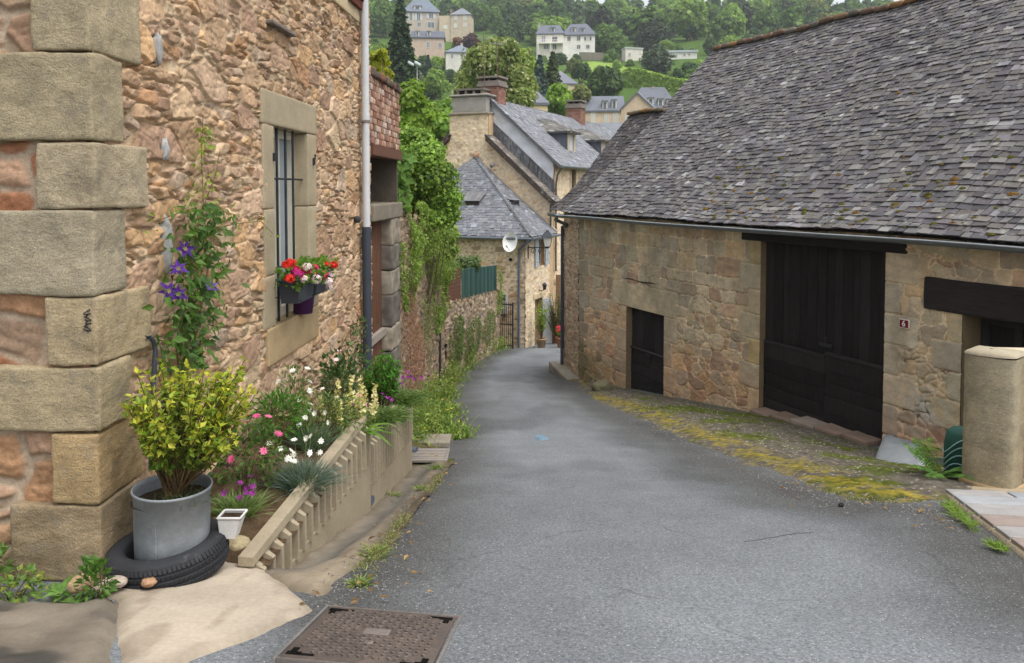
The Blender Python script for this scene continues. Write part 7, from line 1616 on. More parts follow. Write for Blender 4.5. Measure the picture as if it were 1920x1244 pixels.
v1 = LW.hit(513, 536, .15)[1]
wbox(wu0 + .00, wu0 + .45, .04, .22, v1 - .2, v1, 'nearer dark grey window box hung on the window bars, full of geraniums')
wbox(wu0 + .50, wu0 + .98, .04, .22, v1 - .2, v1, 'farther dark grey window box behind the first, partly hidden by geraniums')
pu = wu0 + .62; pp0 = LW.p(pu, wv0 + .005, .0); pp_t = thing('purple_pot', 'small purple plastic flowerpot on the stone sill under the window boxes', 'flower pot', pp0)
mb = MB(); lathe(mb, [(.001, 0), (.075, 0), (.095, .17), (.1, .17), (.1, .19), (.09, .19), (.085, .15)], pp0 + LW.N * .06, 24, srgb(84, 44, 98)); mb.build('pot_body', M['plain'], pp_t)
mb = MB(); lathe(mb, [(.001, .15), (.088, .15)], pp0 + LW.N * .06, 16, srgb(70, 56, 44)); mb.build('soil', M['soil'], pp_t)
def geranium(u0, u1, specs, label, seed):
    g = np.random.default_rng(seed); ms, ml, mf = MB(), MB(), MB(); n = 190
    for k in range(n):
        b = LW.p(g.uniform(u0, u1), v1 - .02, .13 + g.normal(0, .03)); e = LW.p(np.clip(g.uniform(u0 - .06, u1 + .1), u0 - .08, u1 + .14), v1 + g.uniform(-.07, .10), .13 + g.normal(.02, .055))
        if k % 4 == 0: tube(ms, [b, (b + e) / 2 + Z * .02, e], .003, 4, srgb(104, 128, 66), False)
        leaves(ml, np.repeat(e[None], 4, 0) + g.normal(0, .012, (4, 3)), rsph(4, g) + Z * .2, .045 * g.uniform(.7, 1.2, 4), pal([(112, 146, 58), (96, 132, 54), (130, 158, 70)], 4, g), .85, .1, .15, None, int(g.integers(0, 999)))
    for (px, py, r, cols) in specs:
        c = wp_(px, py, .24 + g.uniform(-.02, .05)); q = c + rsph(24, g) * r * .72 * A3(1, 1, .8); flowers(mf, q, q - c + Z * .01, .021, cols, 5, .8, int(px * 3 + py), .3); tube(ms, [LW.p(np.clip(LW.hit(px, py)[0], u0, u1), v1, .13), c - Z * r * .6], .003, 4, srgb(110, 130, 70), False)
    plant('geranium', label, 'geranium', LW.p((u0 + u1) / 2, v1 - .02, .13), ms, ml, mf, 'geraniums in the window boxes')
RED = [(214, 44, 40), (226, 66, 50)]; PNK = [(222, 40, 108), (208, 32, 92), (230, 84, 140)]; WHI = [(238, 226, 230), (232, 210, 220)]; MAG = [(196, 52, 140)]
geranium(wu0 + .02, wu0 + .43, [(545, 493, .05, RED), (536, 496, .03, RED), (543, 522, .04, RED), (553, 511, .035, MAG), (562, 514, .035, MAG), (570, 523, .03, WHI), (556, 505, .03, PNK)], 'red geranium in the nearer window box', 61)
geranium(wu0 + .52, wu0 + .96, [(576, 500, .04, WHI), (589, 503, .045, PNK), (574, 509, .045, PNK), (584, 516, .05, PNK), (592, 524, .055, WHI), (607, 516, .055, PNK), (616, 528, .045, WHI), (621, 514, .035, WHI), (626, 496, .045, RED), (617, 538, .03, WHI), (612, 495, .02, RED)], 'pink and white geraniums in the farther window box', 62)

# ------------------------------------------------------------------ the flower bed
def bushy(name, label, cat, base, h, w, n, size, cols, seed, width=.5, fl=None, tall=1.0, group=None, stems=12, lean=(0, 0)):
    g = np.random.default_rng(seed); ms, ml, mf = MB(), MB(), MB(); c = base + A3(lean[0], lean[1], h * .55)
    for k in range(stems): e = ell(c, (w / 2, w / 2, h * .5), 1, g, .5)[0]; tube(ms, [base + g.normal(0, .02, 3) * A3(1, 1, 0), (base + e) / 2 + g.normal(0, .02, 3), e], [.004, .003, .0015], 5, srgb(96, 92, 58), False)
    P = ell(c, (w / 2, w / 2, h * .52), n, g, .45, -.8); nn_ = P - c; leaves(ml, P, nn_ / np.linalg.norm(nn_, axis=1, keepdims=True) + rsph(len(P), g) * .7 + Z * .25, size * g.uniform(.6, 1.25, len(P)), pal(cols, len(P), g), width, .15, .2, None, seed)
    if fl:
        for (cols_, k, r, pt, up) in fl:
            q = ell(c, (w / 2 * 1.05, w / 2 * 1.05, h * .56), k, g, .95, -.1) + Z * g.uniform(0, up, (k, 1)) if True else None
            for p in q: tube(ms, [p - Z * (.06 + up * .6), p], .0015, 4, srgb(110, 126, 72), False)
            flowers(mf, q, (q - c) + A3(.1, -.5, .6) * np.linalg.norm(q - c, axis=1, keepdims=True), r, cols_, pt, .7, seed + 5, .3)
    return plant(name, label, cat, base, ms, ml, mf, group)
def tuft(name, label, cat, base, h, w, n, cols, seed, bw=.006, fl=None, group=None, droop=.5):
    g = np.random.default_rng(seed); ml, ms, mf = MB(), MB(), MB(); P = base + g.normal(0, 1, (n, 3)) * A3(w * .16, w * .16, 0); d = (P - base) / max(w * .16, .01) * .42 + g.normal(0, .25, (n, 3)) + Z * 1.0; d[:, 2] = np.abs(d[:, 2])
    blades(ml, P, d, h * g.uniform(.5, 1.15, n), bw, pal(cols, n, g), droop, seed)
    if fl:
        cols_, k, r, pt, up = fl; q = base + np.c_[g.normal(0, w * .3, k), g.normal(0, w * .3, k), h * g.uniform(.7, 1.0 + up, k)]
        for p in q: tube(ms, [base + (p - base) * A3(.4, .4, .2), p], .0018, 4, srgb(118, 132, 90), False)
        flowers(mf, q, A3(.2, -.7, .7) + g.normal(0, .4, (k, 3)), r, cols_, pt, .8, seed + 3, .3)
    return plant(name, label, cat, base, ms, ml, mf, group, 'blades')
PUR = [(136, 44, 136), (156, 60, 150)]
tuft('daisy_clump', 'low green clump with small purple daisies beside the white pot', 'flowers', bedp(438, 4.63), .17, .30, 520, [(120, 142, 84), (104, 128, 70), (136, 154, 96)], 71, .006, (PUR, 9, .022, 6, .15))
bushy('rose_bush', 'small pink rose bush behind the zinc tub', 'rose', bedp(455, 4.95), .40, .46, 420, .05, [(78, 104, 52), (92, 118, 58), (108, 132, 66), (70, 92, 50)], 72, .6, [([(214, 96, 142), (226, 120, 160)], 9, .028, 8, .05)])
bushy('green_herb', 'fresh green leafy perennial between the pink rose and the wall', 'plant', bedp(522, 5.75), .36, .40, 600, .06, [(72, 118, 46), (86, 132, 52), (100, 142, 60)], 73, .3)
bushy('white_daisy', 'tall stems with white blooms against the wall below the window', 'flowers', bedp(548, 6.2), .42, .26, 160, .045, [(92, 118, 62), (108, 130, 72)], 74, .4, [([(236, 234, 230)], 6, .03, 9, .06)], stems=9)
tuft('dianthus', 'silvery blue-green dianthus cushion with white flowers leaning over the nearer panel', 'flowers', bedp(562, 5.1), .22, .36, 900, [(104, 122, 112), (88, 108, 98), (122, 138, 126)], 75, .006, ([(240, 238, 236)], 15, .024, 7, .5))
tuft('dianthus', 'second dianthus with tall white flower stems nearer the window wall', 'flowers', bedp(580, 5.75), .24, .30, 400, [(98, 118, 96), (112, 132, 108)], 76, .006, ([(240, 238, 234)], 9, .024, 7, .4))
bushy('bed_foliage', 'loose mixed green foliage filling the middle of the flower bed', 'plant', bedp(612, 6.0), .30, .55, 620, .045, [(98, 120, 62), (116, 136, 72), (84, 108, 56), (128, 142, 84)], 77, .4, [([(226, 150, 170), (236, 226, 220)], 5, .022, 7, .05)])
bushy('rose_bush', 'dark-leaved rose bush against the wall left of the cream spires', 'rose', bedp(632, 7.2), .60, .38, 340, .058, [(66, 92, 50), (78, 106, 56), (58, 80, 46)], 79, .6, [([(238, 206, 212)], 3, .03, 8, .02)])
g = np.random.default_rng(80); ms, ml, mf = MB(), MB(), MB(); b = bedp(655, 6.3)
for k in range(13):
    o = b + A3(g.normal(0, .11), g.normal(0, .12), 0); h = g.uniform(.24, .40); tip = o + A3(g.normal(0, .04), g.normal(0, .04), h); tube(ms, [o, tip], .003, 5, srgb(140, 150, 90), False)
    t = np.linspace(.35, 1, 20)[:, None]; Q = o + (tip - o) * t + rsph(20, g) * .012; flowers(mf, Q, rsph(20, g) + A3(.2, -.6, -.1), .034 * (1.25 - t[:, 0] * .6), [(232, 222, 170), (238, 230, 196), (222, 214, 150)], 4, .8, int(k), .6)
    leaves(ml, o + (tip - o) * g.uniform(0, .4, (16, 1)), rsph(16, g) + Z * .3, .07, pal([(110, 134, 66), (126, 148, 76)], 16, g), .28, .1, .2)
plant('snapdragon', 'cluster of tall cream flower spires at the end of the nearer panel', 'flowers', b, ms, ml, mf)
# clipped glossy ball
g = np.random.default_rng(81); ms, ml = MB(), MB(); b = bedp(714, 7.75); c = b + A3(0, 0, .37); twigs(ms, ml, b, ell(c, (.19, .19, .24), 120, g, .7, -.7), g, .006, 20, (.5, 1), .048, ((46, 84, 32), (56, 96, 36)), ((92, 150, 50), (76, 132, 44), (108, 160, 58)), .36)
plant('laurel_bush', 'round glossy bright green bush at the foot of the white pipe', 'shrub', b, ms, ml)
tuft('osteospermum', 'green mound with purple flowers spilling over the farther panel', 'flowers', A3(-1.17, 6.95, -2.03), .19, .50, 1300, [(104, 128, 66), (90, 116, 58), (118, 140, 78)], 82, .011, (PUR, 8, .022, 6, .1), None, .9)
tuft('osteospermum', 'green mound with purple flowers at the far tip of the flower bed', 'flowers', A3(-1.15, 8.0, -2.17), .22, .52, 1300, [(100, 126, 62), (88, 112, 56), (122, 144, 82)], 83, .011, (PUR, 12, .022, 6, .2), None, .8)
g = np.random.default_rng(84); ml = MB(); b = A3(-1.155, 6.22, -1.9); blades(ml, b + g.normal(0, .02, (16, 3)), g.normal(0, .5, (16, 3)) + A3(.5, -.2, .8), g.uniform(.14, .24, 16), .024, pal([(98, 138, 52), (116, 154, 62)], 16, g), 1.0, 84)
plant('strap_plant', 'strap-leaved plant hanging out where the two panels meet', 'plant', b, None, ml, None, None, 'blades')
bushy('bed_foliage', 'tangle of small-leaved green plants by the wall under the ivy', 'plant', bedp(668, 7.9), .36, .5, 420, .04, [(88, 112, 56), (104, 128, 64)], 85, .5)
bushy('bed_foliage', 'low weeds at the wall foot behind the dianthus', 'plant', bedp(505, 6.3), .16, .4, 200, .035, [(96, 114, 62), (112, 128, 74)], 86, .5)
# ivy beside the pipe
g = np.random.default_rng(87); ms, ml = MB(), MB()
for ln in ([(640, 770), (648, 700), (640, 650), (662, 610), (676, 603)], [(650, 760), (634, 700), (618, 690), (612, 720)], [(655, 740), (664, 680), (672, 640)]):
    P = np.array([wp_(x, y, .05) for x, y in ln]); tube(ms, P, np.linspace(.007, .003, len(P)), 5, srgb(96, 84, 64), False)
    t = g.uniform(0, len(P) - 1, 120); Q = np.stack([np.interp(t, np.arange(len(P)), P[:, k]) for k in range(3)], 1) + g.normal(0, .045, (120, 3)) + LW.N * .03; leaves(ml, Q, LW.N * .5 - Z * .6 + rsph(120, g) * .7, .06 * g.uniform(.6, 1.2, 120), pal([(74, 98, 56), (88, 112, 62), (66, 86, 52), (110, 128, 84)], 120, g), .8, .08, .15, LW.N[None].repeat(120, 0), 3)
plant('ivy', 'ivy strands climbing the house wall left of the dark pipe foot', 'ivy', wp_(645, 775, .05), ms, ml)

# ------------------------------------------------------------------ creepers and weeds on the left
def wallgreen(fr, name, label, cat, clumps, size, cols, seed, width=.6, fl=None, hang=.6):
    g = np.random.default_rng(seed); ml, ms, mf = MB(), MB(), MB()
    for (u, v, ru, rv, n0, n1, n) in clumps:
        a = g.uniform(0, 2 * math.pi, n); r = np.sqrt(g.random(n)); uu = u + np.cos(a) * r * ru; vv = v + np.sin(a) * r * rv
        lump = fbm(np.stack([uu * 2.2, vv * 2.2], -1), 3, seed); k = lump > .36; uu, vv, lump = uu[k], vv[k], lump[k]
        d_ = n0 + (n1 - n0) * (1 - (r[k] ** 2)) * (lump - .3).clip(0, .5) * 2.2 * g.uniform(.3, 1.1, len(uu)); Q = fr.pv(uu, vv, d_)
        leaves(ml, Q, fr.N * .5 - Z * hang + rsph(len(Q), g) * .75, size * g.uniform(.6, 1.25, len(Q)), pal(cols, len(Q), g), width, .12, .2, (fr.N + Z * .4)[None].repeat(len(Q), 0), seed)
        for q in range(int(n / 500)): i = g.integers(0, len(Q)); tube(ms, [fr.p(u, v - rv, n0), (fr.p(u, v - rv, n0) + Q[i]) / 2, Q[i]], .002, 4, srgb(104, 90, 70), False)
        if fl: i = g.integers(0, len(Q), fl[1]); flowers(mf, Q[i] + fr.N * .03, fr.N + Z * .3, fl[2], fl[0], 5, .8, seed, .3)
    u, v = clumps[0][:2]; return plant(name, label, cat, fr.p(u, v - clumps[0][3], .1), ms, ml, mf)
LG = [(136, 160, 74), (122, 148, 66), (150, 172, 88), (106, 132, 60)]
wallgreen(TWF, 'creeper', 'light green creeper over the top of the tall garden wall next to the annex', 'climber', [(1.0, -1.15, 1.1, .85, .03, .35, 3600), (2.4, -.8, 1.2, .6, .03, .5, 2800)], .055, LG, 101)
wallgreen(TWF, 'creeper', 'long curtain of green creeper hanging off the far end of the tall garden wall', 'climber', [(5.2, -1.3, 1.9, .85, .05, .6, 3400), (5.9, -2.2, 1.3, 1.0, .03, .4, 2400), (6.9, -1.6, .8, 1.0, .05, .5, 1700)], .068, [(120, 146, 66), (136, 160, 76), (148, 170, 88), (108, 132, 60)], 102)
wallgreen(TWF, 'dry_valerian', 'rusty pink dried plants covering the lower face of the tall wall', 'plant', [(1.1, -2.6, 1.1, .95, .02, .22, 2800), (2.3, -3.0, .8, .7, .02, .15, 900)], .05, [(160, 116, 100), (172, 126, 112), (146, 110, 86), (136, 122, 80), (180, 134, 124)], 103, .35, ([(190, 120, 130)], 50, .015))
wallgreen(TWF, 'creeper', 'sparse greenish stems trailing down the middle of the tall wall', 'climber', [(3.3, -2.0, .9, 1.0, .02, .16, 1300), (4.0, -2.9, .9, .7, .02, .1, 600)], .055, [(122, 136, 80), (138, 146, 96), (110, 122, 72)], 104, .4)
wallgreen(RWF, 'wall_plants', 'green plants rooted in the face of the low retaining wall', 'plant', [(1.6, -4.0, 1.2, .7, .02, .25, 1700), (4.2, -4.4, 1.6, .6, .02, .2, 1500), (7.6, -4.7, 1.6, .6, .02, .18, 1100)], .08, [(104, 122, 66), (120, 136, 80), (92, 108, 60)], 105, .5)
wallgreen(RWF, 'dry_valerian', 'brownish dead stems among the stones of the low retaining wall', 'plant', [(3.0, -4.6, 2.0, .5, .02, .12, 700), (6.3, -4.9, 2.4, .5, .02, .12, 700), (9.3, -4.9, 1.4, .5, .02, .12, 500)], .06, [(150, 130, 104), (136, 116, 90)], 106, .3)
wallgreen(RWF, 'climbing_weed', 'bright weeds growing over the corner of the low wall beside the green screen', 'plant', [(9.9, -3.7, .6, .9, .05, .4, 900)], .09, LG, 107, .5)
# weeds along the wall foot
g = np.random.default_rng(110); k = 0
WL_ = [(776, 836, .30, .5), (800, 800, .42, .5), (835, 815, .34, .45), (858, 822, .16, .4), (770, 780, .5, .6), (812, 765, .5, .6), (838, 748, .45, .5), (792, 742, .5, .8), (850, 716, .5, .7), (826, 705, .5, .8), (872, 692, .5, .8), (892, 672, .55, .9), (914, 662, .6, .9), (858, 676, .5, .8), (932, 656, .5, .8), (842, 778, .2, .4)]
wd = ['tall', 'feathery', 'ragged', 'bushy', 'thick', 'yellowish', 'upright', 'spreading']
for (px, py, h, w) in WL_:
    p = onroad(px, py); k += 1; g2 = np.random.default_rng(200 + k); ms, ml, mf = MB(), MB(), MB(); n = int(560 * w / .5)
    P = p + np.c_[g2.normal(0, w * .28, n), g2.normal(0, w * .35, n), h * g2.random(n) ** 1.4 * .95]
    leaves(ml, P, rsph(n, g2) + Z * .7, .075 * g2.uniform(.5, 1.2, n), pal([(128, 154, 70), (112, 140, 60), (146, 168, 84), (150, 164, 80), (98, 124, 56)], n, g2), .4, .12, .25, None, k)
    blades(ml, p + np.c_[g2.normal(0, w * .25, 60), g2.normal(0, w * .3, 60), np.zeros(60)], g2.normal(0, .3, (60, 3)) + Z, h * g2.uniform(.6, 1.3, 60), .012, pal([(140, 150, 84), (116, 134, 66)], 60, g2), .4, k)
    q = p + np.c_[g2.normal(0, w * .3, 2), g2.normal(0, w * .3, 2), h * g2.uniform(.7, 1.1, 2)]; flowers(mf, q, Z + A3(0, -.5, 0), .018, [(226, 196, 50), (214, 190, 60)], 6, .6, k, .2)
    plant('weed_clump', ['yellow-flowered weeds at the drain behind the flower bed', 'tall yellow-flowered weed by the kerb stone of the drain', 'leafy weed on the road edge past the drain', 'flat weed creeping onto the asphalt past the drain', 'tall weeds between the laurel and the overgrown wall', 'yellow-flowered weeds in front of the thin black drain pipe', 'weeds on the road edge level with the black drain pipe', 'thick weeds under the rusty dried plants'][k - 1] if k <= 8 else 'green roadside weeds with small yellow flowers along the foot of the low wall' if k <= 15 else 'small weed at the road edge below the tall wall', 'weeds', p, ms, ml, mf, 'weeds along the wall foot')
# tufts beside the channel and road
for i, (px, py, s, lab) in enumerate(((708, 1040, .10, 'small grass tuft on the channel edge nearest the ramp'), (735, 935, .12, 'flat green weed lying in the drain channel'), (790, 918, .07, 'tiny weed on the channel edge half way up'), (818, 880, .12, 'grass tuft on the channel edge by the grate'), (675, 1098, .08, 'small weed where the channel meets the road near the manhole'))):
    tuft('grass_tuft', lab, 'weed', onroad(px, py), s, s * 1.6, 70, [(122, 144, 66), (104, 128, 56), (146, 152, 84)], 130 + i, .008, None, 'grass tufts along the drain channel', .9)
# weeds under the corner blocks
bushy('nettle', 'leafy nettle hanging in the corner beside the cream ramp', 'weed', A3(-1.86, 3.50, G(-1.8, 3.5) - .02), .22, .15, 190, .04, [(84, 118, 52), (98, 134, 60), (72, 104, 46)], 140, .6)
g = np.random.default_rng(141); ml = MB(); b = A3(-2.06, 3.58, G(-2.06, 3.58) + .02); aa = np.arange(9) * 2.4; leaves(ml, b + g.normal(0, .01, (9, 3)), np.stack([np.cos(aa), np.sin(aa), .45 + 0 * aa], 1), g.uniform(.09, .15, 9), pal([(110, 148, 70), (124, 160, 84)], 9, g), .5, .08, .25, Z[None].repeat(9, 0), 5)
plant('plantain', 'broad-leaved plantain rosette at the foot of the lowest corner block', 'weed', b, None, ml, None)
bushy('corner_weed', 'scrubby green weeds at the left edge under the corner blocks', 'weed', A3(-2.52, 3.62, G(-2.5, 3.6)), .22, .34, 240, .05, [(92, 120, 56), (108, 136, 66)], 142, .5)
bushy('corner_weed', 'small ground ivy between the plantain and the left edge', 'weed', A3(-2.28, 3.58, G(-2.28, 3.58) - .02), .13, .26, 170, .035, [(100, 130, 60), (118, 146, 72), (150, 158, 70)], 143, .8)

# fern, green sack, pebble on the right
g = np.random.default_rng(150); ml, ms = MB(), MB(); b = onroad(1780, 906); b = A3(b[0], b[1] + .12, b[2] + .02)
for k in range(17):
    a = g.uniform(math.pi * .45, math.pi * 1.75); L = g.uniform(.34, .56); t = np.linspace(0, 1, 22); el_ = g.uniform(.7, 1.25)
    d = A3(math.cos(a), math.sin(a), 0); P = b + d * (L * np.sin(t * 1.25))[:, None] * math.cos(el_) * 1.5 + Z * (L * (t * math.sin(el_) - .42 * t ** 2.4))[:, None]; tube(ms, P, np.linspace(.003, .001, 22), 4, srgb(120, 136, 66), False)
    s = np.cross(d, Z); sz = .085 * np.sin(np.pi * (t * .85 + .15)) + .008
    for sg in (-1, 1): leaves(ml, P[2:], s * sg + d * .35 + np.zeros((20, 3)) - Z * .1, sz[2:], pal([(104, 148, 62), (122, 162, 74), (90, 134, 54)], 20, g), .24, .05, .2, Z[None].repeat(20, 0), k)
plant('fern', 'bright green fern between the cement slab and the gate pillar', 'fern', b, ms, ml, None, None, 'fronds')
sb_ = A3((1819 - 960) / 1500 * 7.45, 7.45, G(4.2, 7.5) + .0); sk = thing('green_bin', 'dark green plastic tub wound with pale cord behind the gate pillar', 'bin', sb_); mb = MB(); lathe(mb, [(.001, 0), (.13, 0), (.165, .12), (.17, .35), (.15, .46), (.11, .5), (.001, .5)], sb_, 24, srgb(34, 78, 66)); mb.build('tub_body', M['plain'], sk)
mb = MB()
for k in range(4): th = np.linspace(0, 6.28, 30); r = .172; tube(mb, [sb_ + A3(r * math.cos(t + k), r * math.sin(t + k), .12 + k * .08 + .09 * math.sin(t * 2 + k * 1.7)) for t in th], .006, 5, srgb(150, 190, 196), False)
mb.build('cord', M['plain'], sk)
p = onroad(1577, 951); mb = MB(); rock(mb, p + A3(0, 0, .015), (.042, .04, .034), srgb(44, 44, 46), 9); tag(mb.build('stone', M['stone'], loc=p), 'small black pebble alone on the asphalt in front of the moss', 'stone')
# grass on the verge and along the paving (nobody could count it)
def grass(name, line, w, n, hgt, cols, seed):
    g = np.random.default_rng(seed); L = np.array(line)[:, :2]; t = g.uniform(0, len(L) - 1, n); X = np.interp(t, np.arange(len(L)), L[:, 0]) + g.normal(0, w, n); Y = np.interp(t, np.arange(len(L)), L[:, 1]) + g.normal(0, w, n)
    k = fbm(np.stack([X, Y], -1) * 1.6, 3, seed) > .46; X, Y = X[k], Y[k]; n = len(X); ml = MB(); P = np.stack([X, Y, ground(X, Y) + .02], -1); blades(ml, P, g.normal(0, .6, (n, 3)) * A3(1, 1, 0) + Z, hgt * g.uniform(.4, 1.2, n), .006, pal(cols, n, g), .8, seed)
    tag(ml.build(name, M['leaf']), kind='stuff')
GC = [(96, 116, 48), (112, 130, 56), (128, 138, 70), (84, 102, 42)]
grass('grass', [BW.p(u, 0, .45) for u in (2, 4, 6, 8, 10)], .18, 5200, .055, GC, 160)
grass('grass', [BW.p(u, 0, .9) for u in (3, 5, 7, 9, 10)], .22, 3600, .035, GC, 161)
grass('grass', [onroad(*q) for q in ((1770, 945), (1800, 975), (1850, 1015), (1880, 1040))], .02, 1400, .07, [(110, 138, 54), (126, 150, 64)], 162)
grass('grass', [onroad(*q) for q in ((830, 890), (800, 935), (765, 968), (722, 1030), (660, 1100))], .03, 1500, .035, [(120, 130, 70), (140, 136, 90)], 163)

# loose grit and dry leaves gathered at the road edges
def litter(name, line, w, n, size, cols, seed, leaf=False):
    g = np.random.default_rng(seed); L = np.array(line)[:, :2]; t = g.uniform(0, len(L) - 1, n); X = np.interp(t, np.arange(len(L)), L[:, 0]) + g.normal(0, w, n); Y = np.interp(t, np.arange(len(L)), L[:, 1]) + g.normal(0, w, n); P = np.stack([X, Y, ground(X, Y) + .024], -1); ml = MB()
    if leaf: leaves(ml, P, g.normal(0, 1, (n, 3)) * A3(1, 1, .15), size * g.uniform(.5, 1.2, n), pal(cols, n, g), .5, .15, .1, Z[None].repeat(n, 0), seed)
    else:
        o = rsph(6, g); V = P[:, None] + np.array([(1, 0, 0), (0, 1, 0), (-1, 0, 0), (0, -1, 0), (0, 0, .8), (0, 0, -.8)])[None] * (size * g.uniform(.4, 1.3, (n, 6, 1))); I = np.arange(n)[:, None] * 6
        ml.add(V.reshape(-1, 3), np.concatenate([I + np.array([q]) for q in ([0, 1, 4], [1, 2, 4], [2, 3, 4], [3, 0, 4])]), np.repeat(pal(cols, n, g), 6, 0))
    tag(ml.build(name, M['leaf' if leaf else 'stone']), kind='stuff')
EDG = [onroad(*q) for q in ((640, 1140), (690, 1075), (740, 1000), (790, 930), (835, 880))]
EDR = [onroad(*q) for q in ((1110, 752), (1220, 798), (1340, 848), (1480, 908), (1600, 945), (1740, 950), (1860, 1010))]
GR_ = [(122, 118, 112), (104, 100, 94), (142, 138, 132), (92, 86, 80)]
litter('grit', EDG, .10, 600, .006, GR_, 180); litter('grit', EDR, .22, 1600, .008, GR_, 181); litter('dry_leaves', EDG, .14, 60, .05, [(150, 116, 72), (168, 140, 90), (122, 96, 62)], 182, True); litter('dry_leaves', EDR, .3, 60, .05, [(150, 120, 76), (132, 104, 68)], 183, True)
# ------------------------------------------------------------------ trees
def blob_crown(mb, blobs, n, size, cols, seed, lo=.62, asp=1.0, flat=.25):
    g = np.random.default_rng(seed); vol = np.array([np.prod(np.broadcast_to(b[1], 3)) ** (2 / 3) for b in blobs]); cnt = np.maximum(6, (n * vol / vol.sum()).astype(int))
    for (c, r), k in zip(blobs, cnt):
        d = rsph(k, g); r = np.broadcast_to(np.asarray(r, float), 3); P = np.asarray(c) + d * r * (g.random((k, 1)) ** (1 / 3) * (1 - lo) + lo) * (1 + g.normal(0, .15, (k, 1)))
        tint = g.uniform(.78, 1.22)
        cards(mb, P, d + Z * flat, size * g.uniform(.6, 1.3, k), pal(cols, k, g, .1) * tint, int(g.integers(0, 9999)), asp)
def broad_blobs(g, H, W, nb, base=.28):
    B = []
    for k in range(nb):
        t = (k + .5) / nb; z = base + (1 - base) * (.08 + .86 * t); rad = W / 2 * math.sin(math.pi * (.18 + .74 * t)) * .72; a = k * 2.4 + g.uniform(-.5, .5); r = W * g.uniform(.15, .24)
        B.append((A3(math.cos(a) * rad * g.uniform(.55, 1.1), math.sin(a) * rad * g.uniform(.55, 1.1), z * H - r * .3), A3(r, r, r * g.uniform(.7, .95))))
    B.append((A3(0, 0, H * (base + 1) / 2), A3(W * .28, W * .28, H * (1 - base) * .38))); return B
def trunk(mb, H, r, B, g, col=(104, 92, 78)):
    tube(mb, [A3(0, 0, -1.2), A3(.05, 0, H * .2), A3(g.normal(0, .1), g.normal(0, .1), H * .55), A3(0, 0, H * .82)], [r * 1.3, r, r * .6, r * .2], 8, srgb(*col), False)
    for c, rr in B[::2]: tube(mb, [A3(0, 0, max(.15 * H, c[2] * .55)), c * A3(.5, .5, .82), c], [r * .4, r * .25, r * .08], 5, srgb(*col), False)
def conifer(mb, mt, H, W, seed, cols, n, size, pine=False):
    g = np.random.default_rng(seed); tube(mt, [A3(0, 0, -1.2), A3(0, 0, H * .97)], [W * .045, W * .008], 7, srgb(96, 80, 66), False); lay = int(H * 1.5) + 6
    for k in range(lay):
        t = k / (lay - 1); z = H * (.08 + .90 * t) if not pine else H * (.35 + .6 * t); r = W / 2 * ((1 - t) ** .8 + .04) if not pine else W / 2 * math.sqrt(max(.05, 1 - (2 * t - .8) ** 2))
        nb = max(4, int(9 * (1 - t) + 4))
        for j in range(nb):
            a = 2 * math.pi * j / nb + g.uniform(-.3, .3) + k * .7; L = r * g.uniform(.75, 1.15); d = A3(math.cos(a), math.sin(a), -.22 if not pine else .1); e = A3(0, 0, z) + d * L; m = max(3, int(n / (lay * nb)))
            s = g.random(m) ** .6; P = A3(0, 0, z) + (e - A3(0, 0, z)) * s[:, None] + g.normal(0, .05 * W * .35, (m, 3)) - Z * (s[:, None] ** 2) * L * .18
            cards(mb, P, Z * .8 + d * .4 + np.zeros((m, 3)), size * g.uniform(.6, 1.2, m), pal(cols, m, g, .12) * g.uniform(.8, 1.2), int(g.integers(0, 9999)), .55)
            if k % 3 == 0: tube(mt, [A3(0, 0, z), e], [W * .01, W * .003], 4, srgb(92, 78, 64), False)
GREENS = {'mid': [(104, 134, 62), (114, 144, 68), (92, 122, 56)], 'light': [(136, 164, 76), (148, 174, 84), (122, 152, 68)], 'dark': [(76, 104, 56), (86, 116, 60), (66, 94, 52)], 'grey': [(104, 124, 90), (114, 134, 98), (92, 114, 80)], 'bright': [(150, 178, 70), (164, 188, 78), (136, 166, 64)], 'olive': [(122, 134, 76), (136, 144, 84), (110, 122, 68)]}
def mk_tree(name, H, W, cols, seed, n, size, nb=18, kind='broad', base=.24):
    g = np.random.default_rng(seed); t = thing(name, 'tree', 'tree'); mc, mt = MB(), MB()
    if kind == 'broad': B = broad_blobs(g, H, W, nb, base); blob_crown(mc, B, n, size, cols, seed); trunk(mt, H, W * .03, B, g)
    else: conifer(mc, mt, H, W, seed, cols, n, size, kind == 'pine')
    mc.build('crown', M['leaf' if kind == 'broad' else 'needle'], t); mt.build('trunk', M['bark'], t); return t
PRO = {}
def proto(key):
    if key in PRO: return PRO[key]
    k, c, i = key; sd = hash((len(k), len(c), i)) % 1000 + i * 31 + len(c) * 7
    if k == 'broad': t = mk_tree('broadleaf_tree', 10, 8.5, GREENS[c], sd, 2600, .95, 20)
    elif k == 'tall': t = mk_tree('broadleaf_tree', 10, 5.5, GREENS[c], sd, 2200, .85, 18, base=.12)
    elif k == 'bush': t = mk_tree('bush', 10, 12, GREENS[c], sd, 1800, 1.2, 14, base=.02)
    elif k == 'spruce': t = mk_tree('spruce_tree', 10, 4.6, [(56, 80, 56), (48, 70, 50), (66, 90, 62)], sd, 2600, .7, kind='spruce')
    else: t = mk_tree('pine_tree', 10, 6.0, [(66, 82, 56), (76, 92, 62), (58, 74, 52)], sd, 2400, .85, kind='pine')
    PRO[key] = [t, False]; return PRO[key]
def put(key, loc, H, label, group=None, W=1.0, rz=0):
    e = proto(key); o = e[0] if not e[1] else copy_tree(e[0]); e[1] = True
    s = H / 10; place(o, loc, rz, (s * W, s * W, s)); o['label'] = label
    o['category'] = 'bush' if key[0] == 'bush' else 'tree'
    if group: o['group'] = group
    elif 'group' in o: del o['group']
    return o
